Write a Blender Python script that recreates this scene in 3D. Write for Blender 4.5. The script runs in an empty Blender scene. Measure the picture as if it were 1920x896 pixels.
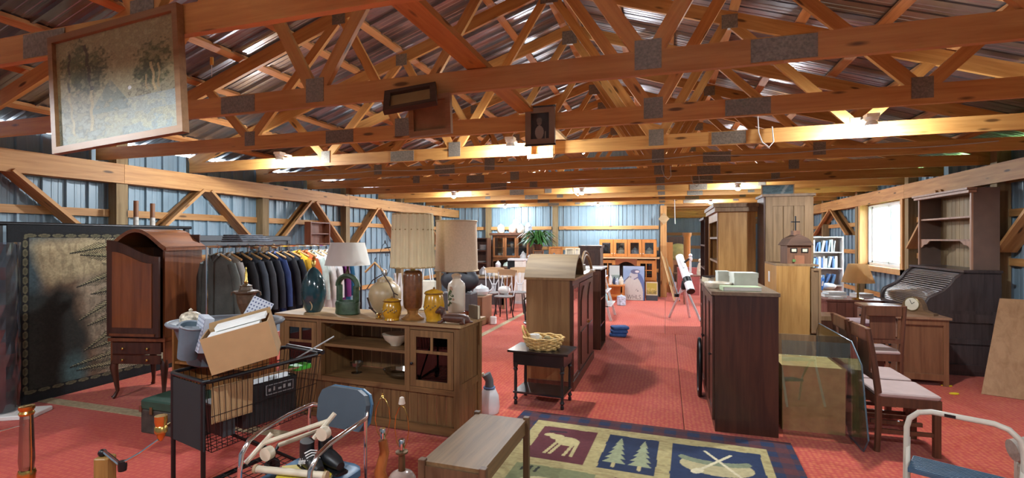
import bpy, bmesh, math, random
import numpy as np
from mathutils import Vector, Matrix, Euler
PI = math.pi
R = random.Random(7)
scene = bpy.context.scene
C = scene.collection

# ---------------------------------------------------------------- camera
FPX, CX, CY, EYE = 925.0, 960.0, 448.0, 1.65
YAW = math.atan(289 / 925.0)
cam_d = bpy.data.cameras.new('camera')
cam_d.sensor_width = 36.0
cam_d.lens = 36.0 * FPX / 1920.0
cam_d.clip_end = 300
cam = bpy.data.objects.new('camera', cam_d)
C.objects.link(cam)
cam.location = (0, 0, EYE)
cam.rotation_euler = (PI / 2, 0, YAW)
scene.camera = cam
# ---------------------------------------------------------------- sky, exposure
world = bpy.data.worlds.new('world')
scene.world = world
world.use_nodes = True
bg = world.node_tree.nodes['Background']
bg.inputs[0].default_value = (0.82, 0.92, 1.0, 1)
bg.inputs[1].default_value = 42.0
scene.view_settings.view_transform = 'Standard'
scene.view_settings.look = 'None'
scene.view_settings.gamma = 1
scene.view_settings.use_curve_mapping = False
scene.view_settings.exposure = 0.18
BULB = 2100.0

# ---------------------------------------------------------------- pixel -> place helpers
cs, sn = math.cos(YAW), math.sin(YAW)
def ray(x, y):
    u = (x - CX) / FPX
    return Vector((u * cs - sn, u * sn + cs, (CY - y) / FPX))
def onZ(x, y, Z=0.0):
    r = ray(x, y); t = (Z - EYE) / r.z
    return Vector((r.x * t, r.y * t, Z))
def onX(x, y, X):
    r = ray(x, y); t = X / r.x
    return Vector((X, r.y * t, EYE + r.z * t))
def onY(x, y, Y):
    r = ray(x, y); t = Y / r.y
    return Vector((r.x * t, Y, EYE + r.z * t))

# ---------------------------------------------------------------- materials
MATS = {}
def newmat(name):
    m = bpy.data.materials.new(name); m.use_nodes = True
    nt = m.node_tree
    return m, nt, nt.nodes['Principled BSDF']
def plain(name, col, rough=0.6, metal=0.0, var=0.12, scale=9.0, bump=0.0, coat=0.0, sheen=0.0, trans=0.0):
    if name in MATS: return MATS[name]
    m, nt, b = newmat(name)
    n = nt.nodes; l = nt.links
    tc = n.new('ShaderNodeTexCoord'); nz = n.new('ShaderNodeTexNoise')
    nz.inputs['Scale'].default_value = scale; nz.inputs['Detail'].default_value = 4
    l.new(tc.outputs['Object'], nz.inputs['Vector'])
    rp = n.new('ShaderNodeValToRGB')
    c = Vector(col)
    rp.color_ramp.elements[0].position = 0.3; rp.color_ramp.elements[1].position = 0.7
    rp.color_ramp.elements[0].color = (*(c * (1 - var)), 1)
    rp.color_ramp.elements[1].color = (*[min(1, v * (1 + var)) for v in c], 1)
    l.new(nz.outputs[0], rp.inputs[0]); l.new(rp.outputs[0], b.inputs['Base Color'])
    b.inputs['Roughness'].default_value = rough; b.inputs['Metallic'].default_value = metal
    b.inputs['Coat Weight'].default_value = coat
    b.inputs['Sheen Weight'].default_value = sheen
    b.inputs['Transmission Weight'].default_value = trans
    if bump:
        bp = n.new('ShaderNodeBump'); bp.inputs['Strength'].default_value = bump
        bp.inputs['Distance'].default_value = 0.01
        n2 = n.new('ShaderNodeTexNoise'); n2.inputs['Scale'].default_value = scale * 8
        l.new(tc.outputs['Object'], n2.inputs['Vector'])
        l.new(n2.outputs[0], bp.inputs['Height']); l.new(bp.outputs[0], b.inputs['Normal'])
    MATS[name] = m
    return m
def wood(name, light, dark, axis='x', scale=1.0, rough=0.5, coat=0.0, knots=False, spec=0.5):
    if name in MATS: return MATS[name]
    m, nt, b = newmat(name)
    n = nt.nodes; l = nt.links
    tc = n.new('ShaderNodeTexCoord'); oi = n.new('ShaderNodeObjectInfo')
    add = n.new('ShaderNodeVectorMath'); add.operation = 'ADD'
    mul = n.new('ShaderNodeMath'); mul.operation = 'MULTIPLY'; mul.inputs[1].default_value = 37.0
    l.new(oi.outputs['Random'], mul.inputs[0])
    l.new(tc.outputs['Object'], add.inputs[0]); l.new(mul.outputs[0], add.inputs[1])
    mp = n.new('ShaderNodeMapping')
    sc = [14 * scale] * 3; sc['xyz'.index(axis)] = 0.9 * scale
    mp.inputs['Scale'].default_value = sc
    l.new(add.outputs[0], mp.inputs['Vector'])
    n1 = n.new('ShaderNodeTexNoise'); n1.inputs['Scale'].default_value = 1.6
    n1.inputs['Detail'].default_value = 8; n1.inputs['Roughness'].default_value = 0.62
    n1.inputs['Distortion'].default_value = 0.6
    l.new(mp.outputs[0], n1.inputs['Vector'])
    rp = n.new('ShaderNodeValToRGB')
    rp.color_ramp.elements[0].position = 0.33; rp.color_ramp.elements[0].color = (*dark, 1)
    rp.color_ramp.elements[1].position = 0.62; rp.color_ramp.elements[1].color = (*light, 1)
    l.new(n1.outputs[0], rp.inputs[0])
    # tone from piece to piece
    hv = n.new('ShaderNodeHueSaturation')
    mr = n.new('ShaderNodeMapRange'); mr.inputs['To Min'].default_value = 0.86; mr.inputs['To Max'].default_value = 1.12
    l.new(oi.outputs['Random'], mr.inputs['Value']); l.new(mr.outputs[0], hv.inputs['Value'])
    l.new(rp.outputs[0], hv.inputs['Color'])
    out = hv.outputs[0]
    if knots:
        mp2 = n.new('ShaderNodeMapping'); s2 = [9.0] * 3; s2['xyz'.index(axis)] = 2.2
        mp2.inputs['Scale'].default_value = s2
        l.new(add.outputs[0], mp2.inputs['Vector'])
        vo = n.new('ShaderNodeTexVoronoi'); l.new(mp2.outputs[0], vo.inputs['Vector'])
        vo.inputs['Scale'].default_value = 1.0
        kr = n.new('ShaderNodeValToRGB')
        kr.color_ramp.elements[0].position = 0.09; kr.color_ramp.elements[0].color = (1, 1, 1, 1)
        kr.color_ramp.elements[1].position = 0.16; kr.color_ramp.elements[1].color = (0, 0, 0, 1)
        l.new(vo.outputs['Distance'], kr.inputs[0])
        mx = n.new('ShaderNodeMix'); mx.data_type = 'RGBA'
        l.new(kr.outputs[0], mx.inputs[0]); l.new(out, mx.inputs[6])
        mx.inputs[7].default_value = (dark[0] * .3, dark[1] * .3, dark[2] * .3, 1)
        out = mx.outputs[2]
    l.new(out, b.inputs['Base Color'])
    b.inputs['Roughness'].default_value = rough; b.inputs['Coat Weight'].default_value = coat
    b.inputs['Specular IOR Level'].default_value = spec
    bp = n.new('ShaderNodeBump'); bp.inputs['Strength'].default_value = 0.12; bp.inputs['Distance'].default_value = 0.004
    l.new(n1.outputs[0], bp.inputs['Height']); l.new(bp.outputs[0], b.inputs['Normal'])
    MATS[name] = m
    return m
def glassmat(name, tint=(1, 1, 1), refl=0.09, rough=0.02):
    """thin pane: transparent with a fresnel-weighted gloss"""
    if name in MATS: return MATS[name]
    m = bpy.data.materials.new(name); m.use_nodes = True
    nt = m.node_tree; n = nt.nodes; l = nt.links
    n.remove(n['Principled BSDF'])
    tr = n.new('ShaderNodeBsdfTransparent'); tr.inputs[0].default_value = (*tint, 1)
    gl = n.new('ShaderNodeBsdfGlossy'); gl.inputs['Roughness'].default_value = rough
    lw = n.new('ShaderNodeLayerWeight'); lw.inputs[0].default_value = 0.35
    mr = n.new('ShaderNodeMapRange'); mr.inputs['To Min'].default_value = refl; mr.inputs['To Max'].default_value = 0.75
    l.new(lw.outputs['Fresnel'], mr.inputs['Value'])
    mx = n.new('ShaderNodeMixShader')
    l.new(mr.outputs[0], mx.inputs[0]); l.new(tr.outputs[0], mx.inputs[1]); l.new(gl.outputs[0], mx.inputs[2])
    l.new(mx.outputs[0], n['Material Output'].inputs[0])
    MATS[name] = m
    return m
def emit(name, col, st):
    if name in MATS: return MATS[name]
    m, nt, b = newmat(name)
    b.inputs['Base Color'].default_value = (*col, 1)
    b.inputs['Emission Color'].default_value = (*col, 1)
    b.inputs['Emission Strength'].default_value = st
    MATS[name] = m
    return m
def printmat(name, rough=0.7, bump=0.0):
    """flat print: the colours of the print are stored on the surface"""
    if name in MATS: return MATS[name]
    m, nt, b = newmat(name)
    n = nt.nodes; l = nt.links
    a = n.new('ShaderNodeVertexColor'); a.layer_name = 'print'
    l.new(a.outputs[0], b.inputs['Base Color'])
    b.inputs['Roughness'].default_value = rough
    if bump:
        tc = n.new('ShaderNodeTexCoord'); nz = n.new('ShaderNodeTexNoise'); nz.inputs['Scale'].default_value = 220
        l.new(tc.outputs['Object'], nz.inputs['Vector'])
        bp = n.new('ShaderNodeBump'); bp.inputs['Strength'].default_value = bump; bp.inputs['Distance'].default_value = 0.004
        l.new(nz.outputs[0], bp.inputs['Height']); l.new(bp.outputs[0], b.inputs['Normal'])
    MATS[name] = m
    return m

# ---------------------------------------------------------------- mesh builder
class MB:
    def __init__(s): s.v = []; s.f = []
    def add(s, vs, fs, M=None):
        o = len(s.v)
        for p in vs:
            p = Vector(p)
            s.v.append(tuple(M @ p) if M is not None else tuple(p))
        s.f += [tuple(i + o for i in f) for f in fs]
        return s
    def box(s, x0, x1, y0, y1, z0, z1, M=None, c=0.0):
        if x0 > x1: x0, x1 = x1, x0
        if y0 > y1: y0, y1 = y1, y0
        if z0 > z1: z0, z1 = z1, z0
        if c <= 0:
            return s.add([(x0,y0,z0),(x1,y0,z0),(x1,y1,z0),(x0,y1,z0),(x0,y0,z1),(x1,y0,z1),(x1,y1,z1),(x0,y1,z1)],
                  [(0,3,2,1),(4,5,6,7),(0,1,5,4),(1,2,6,5),(2,3,7,6),(3,0,4,7)], M)
        c = min(c, (x1-x0)*.45, (y1-y0)*.45, (z1-z0)*.45)   # chamfered top and bottom, vertical corners cut
        def ring(z, e):
            a, b, p, q = x0+e, x1-e, y0+e, y1-e
            k = c - e if e < c else 0
            k = c
            return [(a+k,p,z),(b-k,p,z),(b,p+k,z),(b,q-k,z),(b-k,q,z),(a+k,q,z),(a,q-k,z),(a,p+k,z)]
        vs = ring(z0, c*.6) + ring(z0+c*.6, 0) + ring(z1-c*.6, 0) + ring(z1, c*.6)
        fs = [tuple(range(7,-1,-1)), tuple(range(24,32))]
        for k in range(3):
            for i in range(8):
                j = (i+1) % 8
                fs.append((k*8+i, k*8+j, k*8+8+j, k*8+8+i))
        return s.add(vs, fs, M)
    def beam(s, p0, p1, w, h, up=(0,0,1)):
        p0, p1 = Vector(p0), Vector(p1)
        d = (p1-p0); L = d.length; d.normalize()
        up = Vector(up)
        y = up.cross(d)
        if y.length < 1e-5: y = Vector((0,1,0)).cross(d)
        if y.length < 1e-5: y = Vector((1,0,0)).cross(d)
        y.normalize(); z = d.cross(y)
        M = Matrix((( d.x,y.x,z.x,p0.x),(d.y,y.y,z.y,p0.y),(d.z,y.z,z.z,p0.z),(0,0,0,1)))
        return s.box(0, L, -w/2, w/2, -h/2, h/2, M)
    def tube(s, pts, r, n=8, closed=False, cap=True):
        pts = [Vector(p) for p in pts]; k = len(pts)
        rs = r if isinstance(r, (list, tuple)) else [r]*k
        vs = []; prev = None
        for i, p in enumerate(pts):
            if closed: t = pts[(i+1)%k] - pts[i-1]
            else: t = pts[min(i+1,k-1)] - pts[max(i-1,0)]
            if t.length < 1e-9: t = Vector((0,0,1))
            t.normalize()
            if prev is None:
                a = Vector((0,0,1)) if abs(t.z) < .9 else Vector((1,0,0))
                x = t.cross(a).normalized()
            else:
                x = prev - t*prev.dot(t)
                if x.length < 1e-6: x = t.cross(Vector((1,0,0)))
                x.normalize()
            prev = x; y = t.cross(x)
            for j in range(n):
                a = 2*PI*j/n
                vs.append(p + (x*math.cos(a)+y*math.sin(a))*rs[i])
        fs = []
        for i in range(k if closed else k-1):
            for j in range(n):
                a = i*n+j; b = i*n+(j+1)%n; e = ((i+1)%k)*n
                fs.append((a, b, e+(j+1)%n, e+j))
        if cap and not closed:
            fs.append(tuple(range(n-1,-1,-1))); fs.append(tuple((k-1)*n+j for j in range(n)))
        return s.add(vs, fs)
    def lathe(s, prof, n=20, c=(0,0,0), sx=1, sy=1, M=None, cap=True):
        vs = []; k = len(prof)
        for r, z in prof:
            for j in range(n):
                a = 2*PI*j/n
                vs.append((c[0]+r*math.cos(a)*sx, c[1]+r*math.sin(a)*sy, c[2]+z))
        fs = [(i*n+j, i*n+(j+1)%n, (i+1)*n+(j+1)%n, (i+1)*n+j) for i in range(k-1) for j in range(n)]
        if cap:
            if prof[0][0] > 1e-5: fs.append(tuple(range(n-1,-1,-1)))
            if prof[-1][0] > 1e-5: fs.append(tuple((k-1)*n+j for j in range(n)))
        return s.add(vs, fs, M)
    def ball(s, c, r, n=12, m=8, sx=1, sy=1, sz=1):
        pr = [(max(1e-4, r*math.sin(PI*i/m)), -r*sz*math.cos(PI*i/m)) for i in range(m+1)]
        return s.lathe(pr, n, c, sx, sy)
    def prism(s, poly, a, b, axis='y', M=None):
        """poly of 2D points extruded along axis from a to b (axis y: poly in x,z; x: y,z; z: x,y)"""
        k = len(poly)
        def P(p, t):
            return {'y': (p[0], t, p[1]), 'x': (t, p[0], p[1]), 'z': (p[0], p[1], t)}[axis]
        vs = [P(p, a) for p in poly] + [P(p, b) for p in poly]
        fs = [tuple(range(k)), tuple(range(2*k-1, k-1, -1))]
        fs += [(i, k+i, k+(i+1)%k, (i+1)%k) for i in range(k)]
        return s.add(vs, fs, M)
    def mesh(s, name, mat, smooth=False):
        me = bpy.data.meshes.new(name)
        me.from_pydata(s.v, [], s.f)
        bm = bmesh.new(); bm.from_mesh(me)
        bmesh.ops.remove_doubles(bm, verts=bm.verts, dist=1e-6)
        bmesh.ops.recalc_face_normals(bm, faces=bm.faces)
        bm.to_mesh(me); bm.free()
        if smooth:
            for p in me.polygons: p.use_smooth = True
            try: me.set_sharp_from_angle(angle=math.radians(smooth if smooth is not True else 38))
            except Exception: pass
        me.materials.append(mat)
        return me
    def ob(s, name, mat, parent=None, smooth=False, loc=None, rot=None, label=None, kind=None):
        o = bpy.data.objects.new(name, s.mesh(name, mat, smooth))
        C.objects.link(o)
        if parent is not None: o.parent = parent
        if loc is not None: o.location = loc
        if rot is not None: o.rotation_euler = rot
        if label: o['label'] = label
        if kind: o['kind'] = kind
        return o
def T(name, label, cat, loc=(0,0,0), rz=0.0, group=None, rot=None):
    o = bpy.data.objects.new(name, None); C.objects.link(o)
    o.empty_display_size = 0.1
    o.location = loc; o.rotation_euler = rot if rot is not None else (0,0,rz)
    o['label'] = label; o['category'] = cat
    if group: o['group'] = group
    return o
def tag(o, label, cat, group=None):
    o['label'] = label; o['category'] = cat
    if group: o['group'] = group
    return o
def struct(name, parentless=True):
    o = bpy.data.objects.new(name, None); C.objects.link(o); o['kind'] = 'structure'
    o.empty_display_size = 0.1
    return o
def inst(me, name, parent, loc=(0,0,0), rot=(0,0,0), scale=None):
    o = bpy.data.objects.new(name, me); C.objects.link(o)
    o.parent = parent; o.location = loc; o.rotation_euler = rot
    if scale: o.scale = scale
    return o
def dup(root, loc, rz=0.0, label=None, rot=None):
    r = root.copy(); C.objects.link(r)
    r.location = loc; r.rotation_euler = rot if rot is not None else (0,0,rz)
    if label: r['label'] = label
    for ch in root.children:
        c = ch.copy(); C.objects.link(c); c.parent = r
        for g in ch.children:
            d = g.copy(); C.objects.link(d); d.parent = c
    return r
BOARDS = {}
def board(name, p0, p1, w, h, mat, parent, up=(0,0,1)):
    """a straight board from p0 to p1 as an object of its own, grain along its length"""
    p0, p1 = Vector(p0), Vector(p1)
    d = p1-p0; L = d.length; d.normalize()
    y = Vector(up).cross(d)
    if y.length < 1e-5: y = Vector((0,1,0)).cross(d)
    y.normalize(); z = d.cross(y)
    key = (round(L,4), w, h, mat.name)
    if key not in BOARDS: BOARDS[key] = MB().box(0,L,-w/2,w/2,-h/2,h/2).mesh(name, mat)
    o = bpy.data.objects.new(name, BOARDS[key]); C.objects.link(o)
    if parent is not None: o.parent = parent
    o.rotation_mode = 'XYZ'
    Mx = Matrix(((d.x,y.x,z.x,0),(d.y,y.y,z.y,0),(d.z,y.z,z.z,0),(0,0,0,1)))
    o.location = p0; o.rotation_euler = Mx.to_euler()
    return o
def srgb(r, g, b):
    f = lambda v: (v/255/12.92) if v/255 <= .04045 else ((v/255+.055)/1.055)**2.4
    return (f(r), f(g), f(b))
def print_grid(name, w, h, nx, ny, fn, mat, parent=None, thick=0.0):
    """upright sheet in local x (0..w), z (0..h) facing -y; fn(u,v arrays) -> rgb array (linear)"""
    us, vs = np.meshgrid(np.linspace(0,1,nx+1), np.linspace(0,1,ny+1))
    col = fn(us.ravel(), vs.ravel())
    verts = np.stack([us.ravel()*w, np.zeros(us.size), vs.ravel()*h], 1)
    idx = np.arange((nx+1)*(ny+1)).reshape(ny+1, nx+1)
    fs = np.stack([idx[:-1,:-1], idx[:-1,1:], idx[1:,1:], idx[1:,:-1]], -1).reshape(-1,4)
    me = bpy.data.meshes.new(name)
    me.from_pydata(verts.tolist(), [], fs.tolist())
    at = me.color_attributes.new('print', 'FLOAT_COLOR', 'POINT')
    rgba = np.concatenate([col, np.ones((col.shape[0],1))], 1).astype(np.float32)
    at.data.foreach_set('color', rgba.ravel())
    me.materials.append(mat)
    o = bpy.data.objects.new(name, me); C.objects.link(o)
    if parent is not None: o.parent = parent
    return o
_rng = np.random.RandomState(3)
def vnoise(u, v, s, seed=0):
    """smooth value noise on arrays"""
    r = np.random.RandomState(seed).rand(64,64)
    x = u*s; y = v*s
    xi = np.floor(x).astype(int); yi = np.floor(y).astype(int)
    fx = x-xi; fy = y-yi; fx = fx*fx*(3-2*fx); fy = fy*fy*(3-2*fy)
    g = lambda a, b: r[a%64, b%64]
    return (g(xi,yi)*(1-fx)+g(xi+1,yi)*fx)*(1-fy)+(g(xi,yi+1)*(1-fx)+g(xi+1,yi+1)*fx)*fy
def fbm(u, v, s, seed=0):
    return (vnoise(u,v,s,seed)+.5*vnoise(u,v,s*2,seed+1)+.25*vnoise(u,v,s*4,seed+2))/1.75
def mixc(c, m, col):
    m = np.clip(m,0,1)[:,None]
    return c*(1-m)+np.array(col)[None,:]*m

# palette ---------------------------------------------------------------
LUM = wood('truss_lumber', (0.64,0.335,0.095), (0.48,0.215,0.05), 'x', 1.0, 0.55, knots=True)
LUM_PALE = wood('pale_lumber', (0.58,0.40,0.20), (0.42,0.26,0.11), 'x', 1.0, 0.6, knots=True)
WLUM = wood('wall_lumber', (0.55,0.29,0.10), (0.38,0.17,0.05), 'x', 1.0, 0.6, knots=True)
POST = wood('post_lumber', (0.30,0.21,0.10), (0.19,0.12,0.05), 'x', 1.0, 0.75, knots=True)
SIDING = plain('blue_grey_siding', srgb(130,152,164), 0.42, 0.0, 0.06, 3)
ROOF = plain('bare_roof_metal', (0.36,0.37,0.39), 0.3, 0.9, 0.35, 2.0)
NAILP = plain('nail_plate', (0.24,0.21,0.165), 0.5, 0.4, 0.3, 70)
BLACKM = plain('black_metal', (0.012,0.012,0.013), 0.35, 0.3)
BRASS = plain('brass', (0.62,0.42,0.12), 0.25, 1.0, 0.2)
CHROME = plain('chrome', (0.75,0.76,0.78), 0.12, 1.0, 0.05)
WHITE = plain('white_paint', (0.78,0.77,0.74), 0.5, 0, 0.05)
CREAM = plain('cream', (0.72,0.64,0.45), 0.4, 0, 0.08)
DARKW = wood('dark_walnut', (0.075,0.026,0.014), (0.035,0.011,0.007), 'z', 1.0, 0.38, coat=0.15)
DARKWX = wood('dark_walnut_x', (0.075,0.026,0.014), (0.035,0.011,0.007), 'x', 1.0, 0.38, coat=0.15)
MAHOG = wood('mahogany', (0.20,0.06,0.018), (0.11,0.03,0.01), 'z', 0.8, 0.33, coat=0.3)
OAK = wood('golden_oak', (0.55,0.30,0.09), (0.36,0.17,0.04), 'z', 0.9, 0.45)
OAKG = wood('grey_oak', (0.32,0.20,0.10), (0.19,0.11,0.05), 'z', 0.9, 0.5)
BROWN = wood('brown_oak', (0.225,0.118,0.043), (0.12,0.057,0.02), 'z', 1.0, 0.5)
BROWNX = wood('brown_oak_x', (0.225,0.118,0.043), (0.12,0.057,0.02), 'x', 1.0, 0.5)
ORANGE = wood('orange_pine', (0.62,0.25,0.06), (0.46,0.15,0.03), 'z', 0.8, 0.4)
BLACKW = plain('black_paint', (0.012,0.012,0.014), 0.28, 0, 0.2, coat=0.3)
PAPER = plain('white_paper', (0.80,0.79,0.75), 0.7, 0, 0.04)
CARD = plain('cardboard', (0.42,0.26,0.12), 0.8, 0, 0.06, 12)
GLASS = glassmat('clear_glass', (0.93,0.96,0.95))
DKGLASS = glassmat('dark_cabinet_glass', (0.35,0.38,0.38), 0.10)
# ================================================================ THE BARN
XL, XR, RID = -6.62, 4.07, -1.25           # siding planes and ridge
YF, YB, YE = -3.2, 14.75, 24.6             # wall behind the camera, back wall, end of the right-hand bay
GL, GR = -6.40, 3.85                       # inner faces of the wall girders
ZC = 2.60                                  # underside of the truss bottom chords
SL = 1.0/3.0
def roofz(x): return 2.74 + 0.12 + SL*((x-GL) if x < RID else (GR-x)) + 0.02
# ---- carpet floor
def carpet(name, c1, c2, c3):
    m, nt, b = newmat(name); n = nt.nodes; l = nt.links
    tc = n.new('ShaderNodeTexCoord')
    vo = n.new('ShaderNodeTexVoronoi'); vo.inputs['Scale'].default_value = 26; vo.inputs['Randomness'].default_value = 0.35
    l.new(tc.outputs['Object'], vo.inputs['Vector'])
    rp = n.new('ShaderNodeValToRGB'); e = rp.color_ramp.elements
    e[0].position = 0.1; e[0].color = (*c2, 1); e[1].position = 0.55; e[1].color = (*c1, 1)
    l.new(vo.outputs['Distance'], rp.inputs[0])
    nz = n.new('ShaderNodeTexNoise'); nz.inputs['Scale'].default_value = 1.3; nz.inputs['Detail'].default_value = 6
    l.new(tc.outputs['Object'], nz.inputs['Vector'])
    r2 = n.new('ShaderNodeValToRGB'); r2.color_ramp.elements[0].position = .45; r2.color_ramp.elements[1].position = .8
    l.new(nz.outputs[0], r2.inputs[0])
    mx = n.new('ShaderNodeMix'); mx.data_type = 'RGBA'
    sc = n.new('ShaderNodeMath'); sc.operation = 'MULTIPLY'; sc.inputs[1].default_value = 0.35
    l.new(r2.outputs[0], sc.inputs[0]); l.new(sc.outputs[0], mx.inputs[0])
    l.new(rp.outputs[0], mx.inputs[6]); mx.inputs[7].default_value = (*c3, 1)
    l.new(mx.outputs[2], b.inputs['Base Color'])
    b.inputs['Roughness'].default_value = 0.95; b.inputs['Sheen Weight'].default_value = 0.15
    n3 = n.new('ShaderNodeTexNoise'); n3.inputs['Scale'].default_value = 160
    l.new(tc.outputs['Object'], n3.inputs['Vector'])
    bp = n.new('ShaderNodeBump'); bp.inputs['Strength'].default_value = .5; bp.inputs['Distance'].default_value = .006
    l.new(n3.outputs[0], bp.inputs['Height']); l.new(bp.outputs[0], b.inputs['Normal'])
    return m
CARPET = carpet('red_carpet', (0.47,0.040,0.022), (0.60,0.15,0.045), (0.38,0.026,0.018))
CARPET_D = carpet('dark_red_carpet', (0.46,0.034,0.018), (0.55,0.09,0.032), (0.37,0.022,0.014))
floor = struct('floor')
MB().box(XL-.1, XR+.1, YF-.1, YE+.1, -.12, -.02).ob('floor_slab', plain('concrete', (.3,.29,.27), .9), floor)
SEAM = 0.2
def strip(x0, x1, y0, y1, m=CARPET):
    MB().box(x0+.003, x1-.003, y0+.003, y1-.003, -.02, 0).ob('carpet_strip', m, floor)
strip(-3.02, SEAM-.05, YF, 9.0); strip(SEAM-.05, XR, YF, 9.0)
strip(-3.02, -0.02, 9.0, YB); strip(-0.02, XR, 9.0, YE)
strip(XL, -3.02, 3.4, YB); strip(XL, -3.02, YF, 3.4, CARPET_D)
BIND = plain('beige_binding', (0.42,0.33,0.20), 0.9, 0, 0.25, 30)
MB().box(-3.07,-2.97, 4.3, 12.5, 0, .005).ob('binding_strip', BIND, floor)
MB().box(XL+.5,-3.0, 3.34, 3.46, 0, .005).ob('binding_strip', BIND, floor)

# ---- ribbed siding sheets
def rib_sheet(width, length, pitch=0.2286, h=0.034, minor=True):
    """profile across x (0..width), length along z"""
    pr = []; n = int(round(width/pitch))
    for i in range(n):
        a = i*pitch
        pr += [(a,0),(a+.005,h),(a+.027,h),(a+.032,0)]
        if minor: pr += [(a+.10,0),(a+.106,.004),(a+.122,.004),(a+.128,0),(a+.165,0),(a+.171,.004),(a+.187,.004),(a+.193,0)]
    pr.append((width,0))
    vs = [(x,-y,0) for x,y in pr]+[(x,-y,length) for x,y in pr]
    k = len(pr)
    return vs, [(i,i+1,k+i+1,k+i) for i in range(k-1)]
SW = 0.9144
SHEETS = {}
def sheet(parent, p, ang, width, h0, h1=None, mat=SIDING):
    """one sheet standing at p, local x along ang, ribs to its right-hand side; h0/h1: height at start/end"""
    key = (round(width,3), round(h0,3), None if h1 is None else round(h1,3), mat.name)
    if key not in SHEETS:
        vs, fs = rib_sheet(SW, 1.0)
        vs = [(min(x,width),y if x < width else 0,z*(h0 if h1 is None else h0+(h1-h0)*min(x,width)/width)) for x,y,z in vs]
        m = MB(); m.add(vs, fs); SHEETS[key] = m.mesh('siding_sheet', mat)
    return inst(SHEETS[key], 'siding_sheet', parent, p, (0,0,ang))
wl = struct('wall_left'); wr = struct('wall_right'); wb = struct('wall_back'); wf = struct('wall_front'); we = struct('wall_far')
WH = roofz(GL)-.05
y = YF
while y < YB-.01:
    w = min(SW, YB-y); sheet(wl, (XL,y,0), PI/2, w, WH); y += SW
# right wall, with window openings  (y0, y1, z0, z1)
WINS = [(10.15,12.0,1.12,2.36), (16.3,18.5,1.12,2.42), (19.3,21.5,1.12,2.42)]
brk = [YF]
for a,b,_,_ in WINS: brk += [a,b]
brk.append(YE)
for k in range(len(brk)-1):
    a, b = brk[k], brk[k+1]; win = k % 2 == 1
    y = b
    while y > a+.01:
        w = min(SW, y-a)
        if win:
            _,_,z0,z1 = WINS[k//2]
            sheet(wr, (XR,y,0), -PI/2, w, z0); sheet(wr, (XR,y,z1), -PI/2, w, WH-z1)
        else: sheet(wr, (XR,y,0), -PI/2, w, WH)
        y -= SW
# back wall of the left bay up into the gable, and the far end of the right bay
def gable(parent, x0, x1, Y, ang):
    x = x0
    while x < x1-.01:
        w = min(SW, x1-x); e = x+w
        segs = [(x,e)]
        if x < RID < e: segs = [(x,RID),(RID,e)]
        for a,b in segs:
            if ang == 0: sheet(parent, (a,Y,0), 0, b-a, roofz(a)-.03, roofz(b)-.03)
            else: sheet(parent, (b,Y,0), PI, b-a, roofz(b)-.03, roofz(a)-.03)
        x += SW
gable(wb, XL, -0.05, YB, 0)
gable(we, -0.15, XR, YE, 0)
gable(wf, XL, XR, YF, PI)
y = YB                                   # partition that closes the right bay on its left side
while y < YE-.01:
    w = min(SW, YE-y); sheet(we, (-.12,y,0), PI/2, w, 4.0); y += SW
# ---- framing on the walls
def frame_wall(par, xin, xout, posts, braces, sgn, ya, yb):
    """xin: inner face of girder, xout: siding plane"""
    xc = xin - sgn*.02
    for a,b in zip(*[(lambda L: (L[:-1], L[1:]))([ya]+[p for i,p in enumerate(posts) if i % 2 == 0 and ya < p < yb]+[yb])][0]):
        board('girder', (xc, a+.002, 2.455), (xc, b-.002, 2.455), .04, .285 if False else .235, WLUM, par)
        xo = xout + sgn*.07
        board('girder', (xo, a+.002, 2.455), (xo, b-.002, 2.455), .04, .235, WLUM, par)
    for p in posts:
        board('post', ((xin+xout)/2 - sgn*.0, p, 0), ((xin+xout)/2, p, 2.86), .14, .135, POST, par, up=(0,1,0))
    for z in (.55, 1.37, 1.97):
        ps = [q for q in posts if ya < q < yb]
        for a,b in zip([ya]+ps, ps+[yb]):
            board('girt', (xout+sgn*.045, a+.07, z), (xout+sgn*.045, b-.07, z), .038, .09, WLUM, par)
    for (yt, yb1, zb) in braces:
        for xx in (xin+sgn*.005-sgn*.045, xout+sgn*.11):
            board('brace', (xx, yt, 2.36), (xx, yb1, zb), .036, .14, WLUM, par, up=(1,0,0))
LP = [-.25, 2.08, 4.40, 6.70, 8.95, 11.2, 13.45]
br = []
for a,b in zip(LP[:-1], LP[1:]):
    m = (a+b)/2
    br += [(m-.06, a+.16, 1.5), (m+.06, b-.16, 1.5)]
frame_wall(wl, GL, XL, LP, br, 1, YF, YB)
RP = [.6, 2.95, 5.30, 7.65, 9.98, 12.3, 14.7, 16.1, 18.7, 21.7]
br = []
for a,b in ((.6,2.95),(2.95,5.3),(5.3,7.65),(7.65,9.98)):
    m = (a+b)/2
    br += [(m-.06, a+.16, 1.5), (m+.06, b-.16, 1.5)]
br += [(13.85,12.75,1.75),(13.95,15.3,1.75)]
frame_wall(wr, GR, XR, RP, br, -1, YF, YE)
for o in list(wr.children):              # girts do not cross the windows
    if o.name.startswith('girt'):
        y0 = o.location.y; z = o.location.z
        for a,b,z0,z1 in WINS:
            if z0 < z < z1 and a-.3 < y0 < b: bpy.data.objects.remove(o); break
for z in (.75, 1.37, 1.985):
    board('girt', (XL+.1, YB-.045, z), (-3.33, YB-.045, z), .04, .10, WLUM, wb)
    board('girt', (-3.1, YB-.045, z), (-.2, YB-.045, z), .04, .10, WLUM, wb)
    board('girt', (-.08, YE-.045, z-.1), (XR-.2, YE-.045, z-.1), .04, .14, WLUM, we)
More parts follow.
